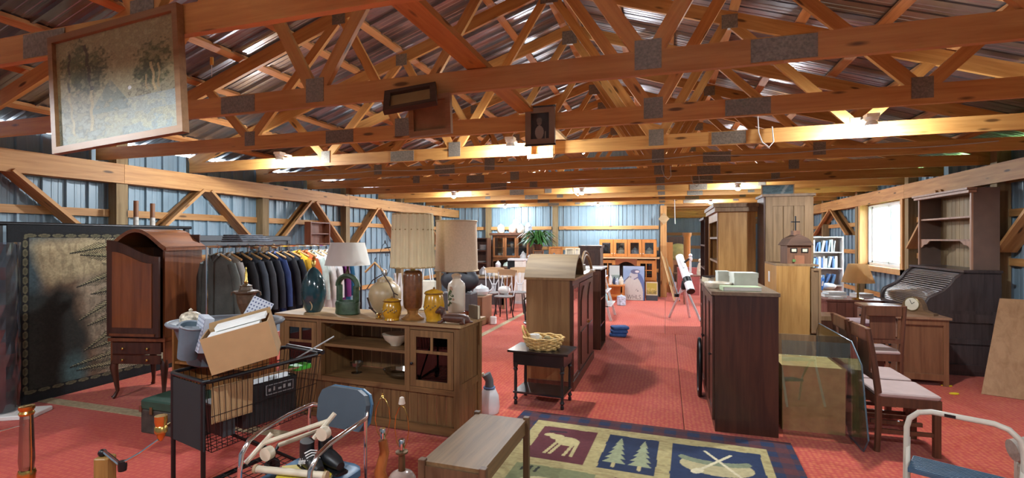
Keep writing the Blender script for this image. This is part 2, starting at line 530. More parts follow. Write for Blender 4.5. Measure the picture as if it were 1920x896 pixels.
for x in (-5.35, -3.2, -1.15 if False else -7): 
    if x > XL: board('post', (x, YB-.10, 0), (x, YB-.10, 3.0), .15, .15, POST, wb, up=(0,1,0))
board('post', (-.07, YB-.02, 0), (-.07, YB-.02, 2.6), .17, .17, WLUM, wb, up=(0,1,0))
board('post', (1.9, YE-.1, 0), (1.9, YE-.1, 2.6), .15, .15, POST, we, up=(0,1,0))
# ---- windows
VIN = plain('window_vinyl', (.85,.85,.84), .4, 0, .03)
WGLASS = glassmat('window_glass', (.97,.99,1.0), .04)
for k,(a,b,z0,z1) in enumerate(WINS):
    w = struct('window_%d' % (k+1))
    x = XR
    m = MB()
    for (p,q,r_,s_) in ((a,b,z0,z0+.05),(a,b,z1-.05,z1),(a,a+.05,z0,z1),(b-.05,b,z0,z1)): m.box(x-.06,x+.03,p,q,r_,s_)
    m.ob('window_frame', VIN, w)
    mid = (a+b)/2
    for p,q,xo in ((a+.05,mid+.03,-.02),(mid-.03,b-.05,.005)):
        mm = MB()
        for (c,d,r_,s_) in ((p,q,z0+.05,z0+.09),(p,q,z1-.09,z1-.05),(p,p+.035,z0+.05,z1-.05),(q-.035,q,z0+.05,z1-.05)): mm.box(x+xo-.012,x+xo+.012,c,d,r_,s_)
        sa = mm.ob('sash', VIN, w)
        MB().box(x+xo-.003,x+xo+.003,p+.03,q-.03,z0+.08,z1-.08).ob('pane', WGLASS, sa)
    for nm,(p,q,r_,s_) in dict(jamb=(a-.09,a,z0-.1,z1+.0),jamb1=(b,b+.09,z0-.1,z1),head=(a-.09,b+.09,z1,z1+.09),sill=(a-.09,b+.09,z0-.1,z0)).items():
        MB().box(GR+.01, x-.065, p,q,r_,s_).ob('window_'+nm.strip('1'), wood('trim_lumber',(.62,.34,.12),(.48,.23,.07),'z',1,.55), w)
# ---- roof: ribbed sheets, purlins
ceil = struct('ceiling')
def roof_side(x_e, x_r, y0, y1):
    """sheets from eave x_e to ridge x_r"""
    z_e, z_r = roofz(x_e), roofz(x_r)
    if (x_e < RID) : pass
    L = math.hypot(x_r-x_e, z_r-z_e); ang = math.atan2(z_r-z_e, abs(x_r-x_e))
    key = ('roof', round(L,3))
    if key not in SHEETS:
        vs, fs = rib_sheet(SW, L, h=.03); m = MB(); m.add([(v[0],v[1],v[2]) for v in vs], fs)
        SHEETS[key] = m.mesh('roof_sheet', ROOF)
    me = SHEETS[key]
    y = y0
    while y < y1:
        o = bpy.data.objects.new('roof_sheet', me); C.objects.link(o); o.parent = ceil
        sgn = 1 if x_r > x_e else -1
        # local x -> world y, local z -> up the slope
        zx = Vector((sgn*math.cos(ang), 0, math.sin(ang))); xx = Vector((0,1,0)); yy = zx.cross(xx)
        Mx = Matrix(((xx.x,yy.x,zx.x,0),(xx.y,yy.y,zx.y,0),(xx.z,yy.z,zx.z,0),(0,0,0,1)))
        o.rotation_euler = Mx.to_euler(); o.location = (x_e, y, z_e+.055)
        y += SW
roof_side(XL-.2, RID, YF-.1, YB+.1)
roof_side(XR+.2, RID, YF-.1, YE+.1)
PUR = wood('purlin_lumber', (0.62,0.30,0.11), (0.44,0.18,0.05), 'x', 1.0, 0.6)
for side in (-1,1):
    for k in range(10):
        x = RID + side*(.1+k*.6)
        if x < XL or x > XR: continue
        z = roofz(x)+.018
        y1 = YB if side < 0 or x < 0 else YE
        up = Vector((-side*SL*-1, 0, 1)) if False else Vector((side*SL, 0, 1))
        y = YF
        while y < y1-.05:
            e = min(y+4.88, y1)
            board('purlin', (x,y+.004,z), (x,e-.004,z), .09, .038, PUR, ceil, up=up)
            y = e
m = MB(); z = roofz(RID)+.09
m.prism([(RID-.25,z-.083),(RID,z),(RID+.25,z-.083),(RID,z+.01)], YF, YE); m.ob('ridge_cap', ROOF, ceil)
# ---- roof trusses
TG = 'roof trusses of the barn'
def top_z(x): return ZC+.14+.05 + SL*((x-GL) if x < RID else (GR-x))     # centre line of the top chord
def truss(Y):
    t = T('roof_truss', 'softwood roof truss with zigzag webs and steel nail plates', 'truss', (0,Y,0), 0, TG)
    zc = ZC+.07
    for a,b in ((GL-.15,RID-1.85),(RID-1.85,RID+1.85),(RID+1.85,GR+.15)):
        board('bottom_chord', (a+.001,0,zc), (b-.001,0,zc), .038, .14, LUM, t)
    for xe in (GL-.15, GR+.15):
        board('top_chord', (xe,0,top_z(xe)), (RID,0,top_z(RID)), .038, .14, LUM, t)
    for s in (-1,1):
        J = [((RID+s*.03, top_z(RID)-.1),(RID+s*1.12, ZC+.12)), ((RID+s*1.18,ZC+.12),(RID+s*1.82,top_z(RID+s*1.82)-.06)),
             ((RID+s*1.9,top_z(RID+s*1.9)-.06),(RID+s*2.95,ZC+.12)), ((RID+s*3.0,ZC+.12),(RID+s*3.55,top_z(RID+s*3.55)-.05))]
        for (a,za),(b,zb) in J:
            board('web', (a,0,za), (b,0,zb), .036, .09, LUM, t, up=(0,1,0)) if False else board('web', (a,0,za), (b,0,zb), .036, .09, LUM, t)
        PL = [(RID+s*1.15,ZC+.115,.15,.17), (RID+s*1.85,ZC+.07,.32,.125), (RID+s*1.86,top_z(RID+s*1.86)-.03,.15,.14), (RID+s*2.97,ZC+.115,.13,.15)]
        for x,z,w,h in PL:
            MB().box(x-w/2,x+w/2,-.0235,.0235,z-h/2,z+h/2).ob('nail_plate', NAILP, t)
    MB().box(RID-.1,RID+.1,-.0235,.0235,top_z(RID)-.2,top_z(RID)-.02).ob('nail_plate', NAILP, t)
    return t
TY = [2.97+1.22*k for k in range(-4, 10)]
t0 = truss(TY[0])
for Y in TY[1:]: dup(t0, (0,Y,0))
t2 = T('half_truss', 'softwood half truss over the right-hand bay beyond the back wall', 'truss', (0,TY[-1]+1.22,0), 0, 'half trusses beyond the back wall')
board('bottom_chord', (-.08,0,ZC+.07), (GR+.15,0,ZC+.07), .038, .14, LUM, t2)
board('top_chord', (GR+.15,0,top_z(GR+.15)), (-.08,0,top_z(-.08)), .038, .14, LUM, t2)
board('web', (-.02,0,ZC+.14), (-.02,0,top_z(-.02)-.06), .036, .09, LUM, t2)
for k in range(1,8): dup(t2, (0,TY[-1]+1.22*(k+1),0))
# boards laid along the trusses
o = board('brace_board', (-1.16,-2.5,2.765), (-1.16,4.15,2.765), .14, .038, LUM, None); tag(o, 'dark lumber board lying lengthwise on the first trusses', 'board')
o = board('brace_board', (-1.16,4.25,2.765), (-1.16,8.1,2.765), .2, .03, LUM_PALE, None); tag(o, 'pale plank lying lengthwise across the middle trusses', 'board')
# ---- lamps
BG = emit('bulb_glow', (0.86,0.93,1.0), BULB)
PORC = plain('porcelain', (.8,.8,.78), .35)
bs = MB().lathe([(.02,0),(.045,.0),(.055,.012),(.055,.03),(.03,.035)],16).mesh('socket', PORC, True)
bb = MB().lathe([(.001,-.115),(.02,-.112),(.038,-.10),(.049,-.08),(.052,-.066)],16,cap=False).mesh('globe', BG, True)
bcol = MB().lathe([(.053,-.066),(.053,-.06),(.046,-.035),(.024,-.012),(.02,0)],16).mesh('bulb_collar', PORC, True)
def bulb(x, y, z, lab):
    t = T('light_bulb', lab, 'light bulb', (x,y,z), 0, 'bare bulbs under the trusses')
    inst(bs, 'socket', t, (0,0,-.03)); inst(bb, 'globe', t, (0,0,-.01)); inst(bcol, 'bulb_collar', t, (0,0,-.01))
    MB().box(-.05,.05,-.05,.05,0,.03).ob('junction_box', PORC, t); MB().box(-.02,.02,.05,.2,.005,.025).ob('bracket', PORC, t)
ylab = {TY[2]:'by the first trusses', TY[6]:'by the framed paintings', TY[10]:'halfway to the back wall', TY[13]:'by the back wall'}
for Y,xs in ((TY[2]-.22,(-4.7,-1.65,1.7)), (TY[6]-.22,(-4.77,-1.64,1.76)), (TY[10]-.22,(-4.5,-1.65,1.28)), (TY[13]-.22,(-4.5,-1.8,1.1))):
    for x in xs:
        bulb(x, Y, 2.74 if Y < 6 else 2.68, 'bare lit white bulb fixed to a truss chord ' + [v for k,v in ylab.items() if abs(k-.22-Y) < .01][0])
# ---- outdoors
GRASS = plain('lawn_grass', (.10,.22,.04), .9, 0, .4, 4)
g = MB().box(XR+.05, 60, -30, 60, -.2, -.1).ob('lawn', GRASS); g['kind'] = 'structure'
# ================================================================ FURNITURE BUILDERS
def part(t, name, mat, *boxes, **k):
    m = MB()
    for b in boxes: m.box(*b, c=k.get('c', 0))
    return m.ob(name, mat, t)
def knob(parent, p, mat=BLACKM, r=.013):
    return MB().lathe([(.004,0),(.005,.012),(r,.018),(r,.026),(.001,.032)],10,M=Matrix.Translation(p)@Matrix.Rotation(PI/2,4,'X')).ob('knob', mat, parent, True)
def bookcase(t, w, d, h, shelves, mat, z0=0.0, th=.022, back=True, toe=0.0, backmat=None, backgap=0.0, x0=None):
    """local: x centred, y 0 (front)..d (back)"""
    a, b = -w/2, w/2
    part(t,'side_panel',mat,(a,a+th,0,d,z0,z0+h)); part(t,'side_panel',mat,(b-th,b,0,d,z0,z0+h))
    part(t,'top',mat,(a+th,b-th,0,d,z0+h-th,z0+h)); part(t,'bottom',mat,(a+th,b-th,0,d,z0+toe,z0+toe+th))
    for z in shelves: part(t,'shelf',mat,(a+th,b-th,.012,d-.01,z-th,z))
    if back: part(t,'back_panel',backmat or mat,(a+th,b-th,d-.01,d,z0,z0+h-th))
def door(t, x0, x1, z0, z1, y, mat, st=.05, fill='panel', grid=None, kn=None, knm=BLACKM, glass=DKGLASS, th=.02):
    m = MB()
    m.box(x0,x0+st,y-th,y,z0,z1).box(x1-st,x1,y-th,y,z0,z1).box(x0+st,x1-st,y-th,y,z0,z0+st).box(x0+st,x1-st,y-th,y,z1-st,z1)
    if grid:
        nx, zs = grid
        for z in zs: m.box(x0+st,x1-st,y-th+.002,y-.002,z-.012,z+.012)
        for (xf, za, zb) in nx: m.box(xf-.012,xf+.012,y-th+.002,y-.002,za,zb)
    o = m.ob('door', mat, t)
    if fill == 'panel': MB().box(x0+st,x1-st,y-th*.55,y-.004,z0+st,z1-st).ob('door_panel', mat, o)
    elif fill == 'glass': MB().box(x0+st-.004,x1-st+.004,y-.012,y-.008,z0+st-.004,z1-st+.004).ob('pane', glass, o)
    if kn: knob(o, (kn[0], y-th, kn[1]), knm)
    return o
def drawer(t, x0, x1, z0, z1, y, mat, kn=1, knm=BLACKM):
    o = MB().box(x0,x1,y-.018,y,z0,z1,c=.006).ob('drawer', mat, t)
    for i in range(kn): knob(o, (x0+(x1-x0)*(i+.5)/kn, y-.018, (z0+z1)/2), knm)
    return o
def turned_leg(x, y, z0, z1, r):
    h = z1-z0
    return MB().lathe([(r*.7,0),(r*.8,.05*h),(r*.55,.1*h),(r*1.0,.14*h),(r*.6,.2*h),(r*.75,.5*h),(r*.6,.78*h),(r*1.05,.84*h),(r*.7,.88*h),(r,.9*h),(r,h)],10,(x,y,z0))
def shade(t, r0, r1, z0, z1, mat, pleats=0, trim=None, n=40, sx=1):
    nn = pleats*4 if pleats else n
    m = MB(); vs = []
    for r,z in ((r0,z0),(r1,z1)):
        for j in range(nn):
            a = 2*PI*j/nn; k = 1+(.045 if pleats and j%4 in (1,2) else 0)
            vs.append((r*k*math.cos(a)*sx, r*k*math.sin(a), z))
    m.add(vs,[(j,(j+1)%nn,nn+(j+1)%nn,nn+j) for j in range(nn)])
    o = m.ob('lamp_shade', mat, t, True if not pleats else False)
    if trim:
        for r,z in ((r0,z0),(r1,z1)):
            MB().tube([(r*1.015*math.cos(2*PI*j/32)*sx,r*1.015*math.sin(2*PI*j/32),z) for j in range(32)],.007,6,True).ob('trim_band', trim, o, True)
    return o
def harp(t, z0, z1, w, mat=BRASS, finial=True):
    pts = [(w*s_, 0, z0+(z1-z0)*f) for s_,f in ((-.25,0),(-.7,.15),(-1,.45),(-.85,.75),(-.35,.96),(0,1),(.35,.96),(.85,.75),(1,.45),(.7,.15),(.25,0))]
    o = MB().tube(pts,.0028,6).ob('harp', mat, t, True)
    if finial: MB().lathe([(.003,0),(.008,.006),(.004,.014),(.007,.02),(.001,.028)],8,(0,0,z1)).ob('finial', mat, o, True)
    return o
def socket(t, z, mat=BRASS):
    return MB().lathe([(.01,0),(.016,.005),(.016,.02),(.019,.022),(.019,.06),(.016,.064),(.013,.064)],12,(0,0,z)).ob('socket', mat, t, True)
def text_mesh(name, fc):
    tmp = bpy.data.objects.new('tmp', fc); C.objects.link(tmp)
    bpy.context.view_layer.update()
    me = bpy.data.meshes.new_from_object(tmp.evaluated_get(bpy.context.evaluated_depsgraph_get()))
    bpy.data.objects.remove(tmp); me.name = name
    o = bpy.data.objects.new(name, me); C.objects.link(o); return o
def Pd(x, y, d):
    r = ray(x, y); return Vector((r.x*d, r.y*d, EYE+r.z*d))
def vase_prof(r, h, pts): return [(max(1e-4,a*r), b*h) for a,b in pts]

# ================================================================ RUG
def rug_print(u, v):
    w, h = 2.25, 2.35
    x = u*w; y = v*h
    plaid = (np.floor(x/.092).astype(int)%2==0)&(np.floor(y/.092).astype(int)%2==0)
    half = (np.floor(x/.092).astype(int)%2==0)|(np.floor(y/.092).astype(int)%2==0)
    c = np.zeros((u.size,3)); c[:] = srgb(88,44,46)
    c = mixc(c, half*.6, srgb(52,44,60)); c = mixc(c, plaid*1., srgb(30,44,74))
    logc = srgb(172,158,108)
    rowz = [(h-.95,h-.32),(h-1.65,h-1.06),(.26,h-1.76)]
    cols = [[(.30,.76),(.86,1.26),(1.36,1.99)],[(.30,.88),(1.0,1.45),(1.57,1.98)],[(.30,.70),(.82,1.22),(1.33,1.98)]]
    inner = (x>.2)&(x<w-.2)&(y>.16)&(y<h-.2)
    c = mixc(c, inner*1., logc)
    c = mixc(c, inner*(vnoise(u,v*6,30,5)>.72)*.35, srgb(120,96,60))
    fills = [[srgb(92,40,46),srgb(28,42,72),srgb(30,46,78)],[srgb(120,124,86),srgb(92,40,46),srgb(120,124,86)],[srgb(28,42,72),srgb(120,124,86),srgb(92,40,46)]]
    for r,(za,zb) in enumerate(rowz):
        for k,(xa,xb) in enumerate(cols[r]):
            wob = .008*(vnoise(x,y,14,9+k)-.5)
            c = mixc(c, ((x>xa+wob)&(x<xb+wob)&(y>za+wob)&(y<zb+wob))*1., fills[r][k])
    tan = srgb(184,170,120)
    def ell(cx,cy,rx,ry,ang=0,col=tan):
        nonlocal c
        ca,sa = math.cos(ang),math.sin(ang); dx,dy = x-cx,y-cy
        c = mixc(c, (((dx*ca+dy*sa)/rx)**2+((-dx*sa+dy*ca)/ry)**2<1)*1., col)
    def line(x0,y0,x1,y1,t,col=tan):
        nonlocal c
        dx,dy = x1-x0,y1-y0; L2 = dx*dx+dy*dy
        s_ = np.clip(((x-x0)*dx+(y-y0)*dy)/L2,0,1)
        c = mixc(c, (np.hypot(x-x0-s_*dx,y-y0-s_*dy)<t)*1., col)
    mz = h-.62
    ell(.56,mz+.04,.10,.085,-.2); ell(.46,mz+.10,.06,.055,.1); ell(.39,mz+.13,.05,.032,.35); line(.38,mz+.20,.50,mz+.22,.018,srgb(52,30,40))
    for a,b in ((.48,.44),(.52,.48),(.615,.59),(.645,.645)): line(a,mz+.0,b,mz-.22,.013); 
    gr = srgb(150,156,120)
    for tx in (.965,1.15):
        for q in range(5):
            zb_ = h-.86+.085*q+.02; wd = .088-.014*q
            c = mixc(c, ((y>zb_)&(y<zb_+.13)&(np.abs(x-tx)<wd*(1-(y-zb_)/.14)))*1., gr)
        line(tx,h-.90,tx,h-.84,.012)
    cz = h-.82
    ell(1.67,cz+.17,.25,.15,0,srgb(176,164,122)); c = mixc(c, (((x-1.66)/.25)**2+((y-cz-.27)/.09)**2<1)*1., srgb(120,128,100))
    c = mixc(c, (((x-1.66)/.27)**2+((y-cz-.38)/.13)**2<1)*1., srgb(30,46,78))
    line(1.54,cz+.06,1.78,cz+.40,.012,srgb(206,196,160)); ell(1.54,cz+.06,.055,.035,.9,srgb(206,196,160)); line(1.60,cz+.42,1.84,cz+.02,.012,srgb(206,196,160))
    for q in range(3): line(.36+.05*q,h-1.16,.37+.05*q,h-1.09,.011,srgb(40,44,36))
    ell(.55,h-1.36,.18,.14,0,srgb(186,176,130))
    c *= (.88+.24*vnoise(u,v,120,4))[:,None]
    return c
rug = T('area_rug', 'lodge rug with moose, pine trees and canoe patchwork and plaid border', 'rug', (-1.30-.10,4.56-2.36,0.001), -.045)
g = print_grid('rug_pile', 2.25, 2.35, 330, 330, rug_print, printmat('rug_print', .95, .5), rug)
g.rotation_euler = (-PI/2,0,0); g.location = (0,0,.012)
for p in g.data.polygons: pass
MB().box(0,2.25,0,2.35,0,.011).ob('rug_backing', plain('rug_back', srgb(60,44,52), .95), rug)

# ================================================================ BLACK SIDE TABLE + BASKET
st = T('side_table', 'small black drop-leaf side table with turned legs on red carpet', 'side table', (-1.19,4.86,0), -.06)
part(st,'tabletop',BLACKW,(-.31,.31,-.2,.2,.525,.545)); part(st,'apron',BLACKW,(-.26,.26,-.165,.165,.40,.525))
part(st,'lower_shelf',BLACKW,(-.26,.26,-.17,.17,.115,.135))
for x in (-.24,.24):
    for y in (-.15,.15): turned_leg(x,y,0,.42,.024).ob('leg', BLACKW, st, True)
WICK = plain('wicker', (.62,.40,.14), .6, 0, .3, 60, .4)
bk = T('wicker_basket', 'light wicker basket with loop handle and clutter on black side table', 'basket', (-1.18,4.84,.547), 0)
m = MB()
for k in range(7):
    z = .01+k*.018; r = .135+.06*(k/6)**.7
    m.tube([((r+.006*math.sin(9*a+k*PI))*math.cos(a)*1.05,(r+.006*math.sin(9*a+k*PI))*math.sin(a)*.85,z+.004*math.cos(9*a+k*PI)) for a in [2*PI*j/54 for j in range(54)]],.0105,6,True)
m.ob('weave', WICK, bk, True)
MB().lathe([(.13,0),(.13,.01)],24,sx=1.05,sy=.85).ob('base', WICK, bk)
m = MB()
for s_ in (-.5,.5): m.tube([(-.17-.05*math.sin(a),.0+.055*math.cos(a)*1.0+.0,.11+.10*math.sin(a)+s_*.015) for a in [PI*j/14 for j in range(15)]],.009,7)
m.ob('handle', WICK, bk, True)
for i,(x,y,s_,mt,nm,lb) in enumerate([(-.085,-.02,.055,WHITE,'cup','white cup lying in wicker basket'),(.02,.035,.042,plain('khaki',(.25,.20,.09),.8),'cloth_bundle','khaki cloth bundle in wicker basket'),(.10,-.01,.04,plain('olive',(.16,.15,.07),.6),'toy','olive toy poking out of wicker basket'),(.02,-.06,.035,BLACKW,'toy','small black toy in wicker basket'),(-.07,.07,.04,CREAM,'cloth_bundle','cream cloth bundle in wicker basket')]):
    mm = MB()
    mm.ball((0,0,s_*.7),s_,10,7,1.25,.8,.8)
    if nm == 'cup': mm = MB().lathe([(.03,0),(.045,.02),(.05,.08),(.046,.08),(.04,.02),(.001,.012)],14)
    o = mm.ob(nm, mt, None, True, (-1.18+x,4.84+y,.575+.035)); o.rotation_euler = (.4*(i%3),.5*(i%2),i)
    tag(o, lb, nm.replace('_',' '))

# ================================================================ WARDROBE WITH GOTHIC DOORS (middle of the hall)
wd = T('bonnet_wardrobe', 'brown wardrobe with mirror door, gothic panel doors and arched bonnet top', 'wardrobe', (-.97,5.30,0), PI/2)
# local: x along +Y (0..1.6), y depth toward -X (0..0.52)
SIDEW = wood('wardrobe_side', (.29,.165,.065), (.18,.09,.032), 'z', .8, .45)
part(wd,'side_panel',SIDEW,(0,.025,.03,.52,0,1.20)); part(wd,'side_panel',SIDEW,(1.555,1.58,.03,.52,0,1.20))
part(wd,'back_panel',SIDEW,(.025,1.555,.5,.52,0,1.20)); part(wd,'base',DARKW,(-.01,1.59,-.015,.5,0,.10)); part(wd,'face_frame',DARKW,(0,.03,0,.03,.1,1.2),(.40,.45,0,.03,.1,1.2),(1.54,1.58,0,.03,.1,1.2),(.03,1.54,0,.03,1.14,1.2))
part(wd,'top_board',SIDEW,(-.02,1.6,-.03,.54,1.20,1.225))
d0 = MB().box(.03,.40,-.005,.012,.10,.14).box(.03,.06,-.005,.012,.14,1.14).box(.37,.40,-.005,.012,.14,1.14).box(.06,.37,-.005,.012,1.10,1.14).ob('mirror_door', DARKW, wd)
MB().box(.06,.37,0,.008,.14,1.10).ob('mirror', plain('mirror_silver',(.80,.80,.82),.03,1.0,.02), d0)
for x0,x1 in ((.46,.995),(1.0,1.535)):
    o = MB().box(x0,x1,-.004,.016,.11,1.13).ob('door', DARKW, wd)
    for (a,b,z0,z1,arch) in ((x0+.07,x1-.07,.62,1.08,True),(x0+.07,x1-.07,.17,.55,False)):
        poly = [(a,z0),(b,z0),(b,z1-.16 if arch else z1)]+([((a+b)/2+.1,z1-.05),((a+b)/2,z1),((a+b)/2-.1,z1-.05)] if arch else [])+[(a,z1-.16 if arch else z1)]
        MB().prism(poly,-.016,-.004).ob('raised_panel', DARKW, o)
    knob(o,(x1-.03 if x0 < .9 else x0+.03,-.004,.6),BRASS)
arc = [(-.02,1.225)]+[(-.02+.62*i/14, 1.225+.25*math.sin(PI*i/14)**.8) for i in range(1,14)]+[(.60,1.225)]
inn = [(x*.92+.022, 1.225+(z-1.225)*.86) for x,z in arc]
m = MB(); k = len(arc)
vs = [(x,-.03,z) for x,z in arc]+[(x,-.03,z) for x,z in inn]+[(x,.54,z) for x,z in arc]+[(x,.54,z) for x,z in inn]
fs = []
for i in range(k-1): fs += [(i,i+1,k+i+1,k+i),(2*k+i,3*k+i,3*k+i+1,2*k+i+1),(i,2*k+i,2*k+i+1,i+1),(k+i,k+i+1,3*k+i+1,3*k+i)]
m.add(vs,fs); m.ob('bonnet_top', wood('bonnet_wood',(.17,.115,.058),(.10,.062,.028),'y',.8,.7), wd, True)
m = MB()
for dz,r in ((0,.02),(.045,.013)): m.tube([(.66+.9*i/16, .0+.02, 1.245+dz+.20*(1-((i-6)/10)**2 if i>6 else math.sin(PI/2*i/6))*1.0) for i in range(17)],r,8)
m.ob('scroll_pediment', OAKG, wd, True)
part(wd,'top_tray',OAKG,(.62,1.56,.1,.5,1.225,1.30))

# more dark cabinets behind it
dk = T('dark_cabinet', 'tall narrow dark brown cabinet standing behind the bonnet-top wardrobe', 'cabinet', onY(1100,560,8.35).xy.to_3d()+Vector((0,0,0)), 0)
dk.location = (-1.22,8.3,0)
part(dk,'body',DARKW,(-.17,.17,0,.4,0,1.50)); part(dk,'cornice',DARKW,(-.19,.19,-.02,.41,1.50,1.54)); door(dk,-.16,.16,.08,1.46,0,DARKW,.05,kn=(.12,.8))
dk2 = T('dark_bookcase', 'dark open bookcase with pale top beside the corridor', 'bookcase', (-.92,7.35,0), PI/2)
bookcase(dk2,.62,.3,1.2,[.35,.75],DARKW); part(dk2,'top_board',WHITE,(-.35,.33,-.03,.31,1.2,1.22))
dk2.location = (-.93,7.7,0)
# folded blue cloths beside it
BLU = plain('blue_cloth',(.05,.13,.36),.85,0,.25,14)
for k in range(3):
    o = MB().box(-.14,.14,-.1,.1,0,.055,c=.02).ob('folded_cloth', BLU, None, True, (-.78+.012*k,8.55+.02*k,.056*k)); o.rotation_euler = (0,0,.2*k)
    tag(o,'folded blue cloth in a low pile by the dark bookcase','cloth','folded blue cloths')
# ================================================================ MISSION BUFFET
bf = T('mission_buffet', 'weathered oak buffet with glass doors, open shelves and beadboard panels', 'buffet', (-2.56,3.77,0), -.055)
W2 = .95; D = .45
def planks(t, x0, x1, z0, z1, y, mat, pitch=.088, name='plank', axis='x', d=.012):
    n = max(1,int(round((x1-x0)/pitch))); p = (x1-x0)/n
    me = (MB().box(.002,p-.002,0,d,0,z1-z0,c=.003) if axis=='x' else MB().box(0,d,.002,p-.002,0,z1-z0,c=.003)).mesh(name, mat)
    for i in range(n):
        inst(me, name, t, (x0+i*p,y,z0) if axis=='x' else (y,x0+i*p,z0))
part(bf,'tabletop',wood('buffet_top',(.46,.30,.14),(.30,.17,.07),'x',1,.5),(-W2-.03,W2+.03,-.035,D+.02,.925,.95))
for x in (-W2,W2-.05):
    for y in (0,D-.05): part(bf,'post',BROWN,(x,x+.05,y,y+.05,0,.925))
for x in (-W2+.44,W2-.52): part(bf,'stile',BROWN,(x,x+.05,0,.05,.36,.925))
part(bf,'rail',BROWNX,(-W2+.05,W2-.05,.004,.045,.885,.925)); part(bf,'rail',BROWNX,(-W2+.05,W2-.05,.004,.045,.355,.40)); part(bf,'rail',BROWNX,(-W2+.05,W2-.05,.004,.045,.02,.09))
part(bf,'shelf',BROWNX,(-W2+.05,W2-.05,.045,D-.02,.375,.395)); part(bf,'shelf',BROWNX,(-W2+.49,W2-.52,.03,D-.02,.665,.69))
planks(bf,-W2+.05,W2-.05,.09,.355,.03,BROWN); planks(bf,-W2+.05,W2-.05,.395,.905,D-.02,BROWN,.11)
for x in (-W2+.46,W2-.52): part(bf,'partition',BROWN,(x,x+.018,.05,D-.02,.395,.92))
for s_ in (-1,1):
    xx = W2-.035 if s_>0 else -W2+.023
    planks(bf,.05,D-.05,.44,.88,xx,BROWN,.085,axis='y'); planks(bf,.05,D-.05,.08,.38,xx,BROWN,.085,axis='y')
    [part(bf,'side_rail',BROWN,(xx-.004,xx+.022,.05,D-.05,za,zb)) for za,zb in ((.88,.925),(.38,.44),(.02,.08))]
DG = glassmat('smoky_glass',(.22,.24,.25),.03)
x0,x1 = W2-.47,W2-.05
door(bf,x0+.005,x1-.005,.405,.88,.02,BROWN,.055,'glass',([((x0+x1)/2,.71,.83)],[.70]),(x0+.03,.60),BLACKM,DG)
x0,x1 = -W2+.05,-W2+.44
door(bf,x0+.005,x1-.005,.405,.88,.02,BROWN,.055,'glass',([((x0+x1)/2,.71,.83)],[.70]),(x1-.03,.60),BLACKM,DG)
def onbuf(x, z): 
    return bf.matrix_basis @ Vector(x)
BFM = Matrix.Translation(bf.location)@Matrix.Rotation(-.055,4,'Z')
def bpos(px, py, z=.951): return onZ(px, py, z)
# bowl and glass dish on the shelves
bw = MB().lathe([(.05,0),(.055,.012),(.10,.05),(.125,.10),(.128,.105),(.12,.10),(.09,.045),(.04,.018),(.001,.016)],28).ob('serving_bowl', plain('cream_glaze',(.66,.56,.42),.25,0,.06), None, True, BFM@Vector((.22,.19,.692)))
tag(bw,'cream ceramic bowl on the upper shelf of the oak buffet','bowl')
CLR = glassmat('cut_glass',(.80,.84,.82),.22,.08)
gd = MB()
pr = [(.04,0),(.06,.008),(.10,.04),(.115,.075),(.105,.07),(.09,.038),(.03,.014),(.001,.013)]
gd.lathe(pr,14,sx=1.5); gd.ob('glass_dish', CLR, None, False, BFM@Vector((.26,.2,.397)))
tag(bpy.context.scene.objects['glass_dish'],'cut-glass dish on the lower shelf of the oak buffet','dish')
o = MB().lathe([(.05,0),(.05,.005),(.008,.012),(.008,.05),(.06,.07),(.063,.10),(.058,.10),(.05,.07),(.001,.06)],16).ob('glass_compote', CLR, None, True, BFM@Vector((-.22,.2,.397)))
tag(o,'small clear glass compote on the lower shelf of the oak buffet','dish')

# ---- lamps and jars on the buffet
def lt(name,label,cat,px,py,rz=0): return T(name,label,cat,bpos(px,py),rz)
TEAL = plain('teal_glaze',(.012,.05,.062),.12,0,.35,7,coat=.6)
t = lt('teal_lamp','dark teal glazed ceramic lamp base shaped like a drop with brass neck','lamp',588,584)
MB().lathe([(.07,0),(.075,.008),(.10,.05),(.122,.13),(.125,.2),(.11,.29),(.08,.36),(.045,.405),(.025,.42),(.02,.425)],28,sy=.8).ob('body',TEAL,t,True)
MB().tube([(.115*math.cos(a)*math.sin(.5+a*.45),-.108*abs(math.cos(a*.5)),.03+.06*a) for a in [i*.15 for i in range(16)]],.004,6).ob('gold_line',plain('gold_line',(.45,.30,.14),.4),t,True)
socket(t,.425); MB().lathe([(.02,0),(.012,.012),(.016,.03),(.004,.045)],10,(0,0,.488)).ob('neck_cap',BRASS,t,True)
GRN = plain('green_glaze',(.035,.07,.035),.3,0,.45,25,.3)
t = lt('wishing_well_lamp','green ceramic wishing-well lamp with white flared shade','lamp',652,588,-.25)
m = MB(); n=26
pr=[]
MB().lathe([(.125,0),(.135,.01),(.13,.05),(.135,.10),(.125,.12),(.105,.12),(.10,.03),(.001,.03)],24,sy=.7).ob('well_bowl',GRN,t,True)
for s_ in (-1,1): MB().box(s_*.115-.02,s_*.115+.02,-.03,.03,.11,.27,c=.012).ob('well_post',GRN,t,True)
MB().tube([(.135*math.cos(a),0,.255+.10*math.sin(a)) for a in [PI*i/12 for i in range(13)]],.026,8).ob('well_roof',GRN,t,True)
MB().lathe([(.02,.34),(.02,.40),(.012,.41),(.012,.46)],10).ob('lamp_stem',plain('dark_bronze',(.06,.04,.02),.4,.6),t,True)
SHW = plain('white_shade',(.68,.66,.60),.85,0,.05,6)
shade(t,.205,.155,.455,.665,SHW)
t = lt('cream_pot_lamp','round cream crackle pot lamp with bare wire harp and twigs','lamp',722,588,.4)
CRK = plain('crackle_cream',(.42,.31,.17),.35,0,.12,8)
MB().lathe([(.06,0),(.07,.01),(.115,.06),(.148,.14),(.15,.19),(.135,.25),(.09,.29),(.075,.30),(.07,.325),(.04,.345),(.01,.35)],28).ob('pot',CRK,t,True)
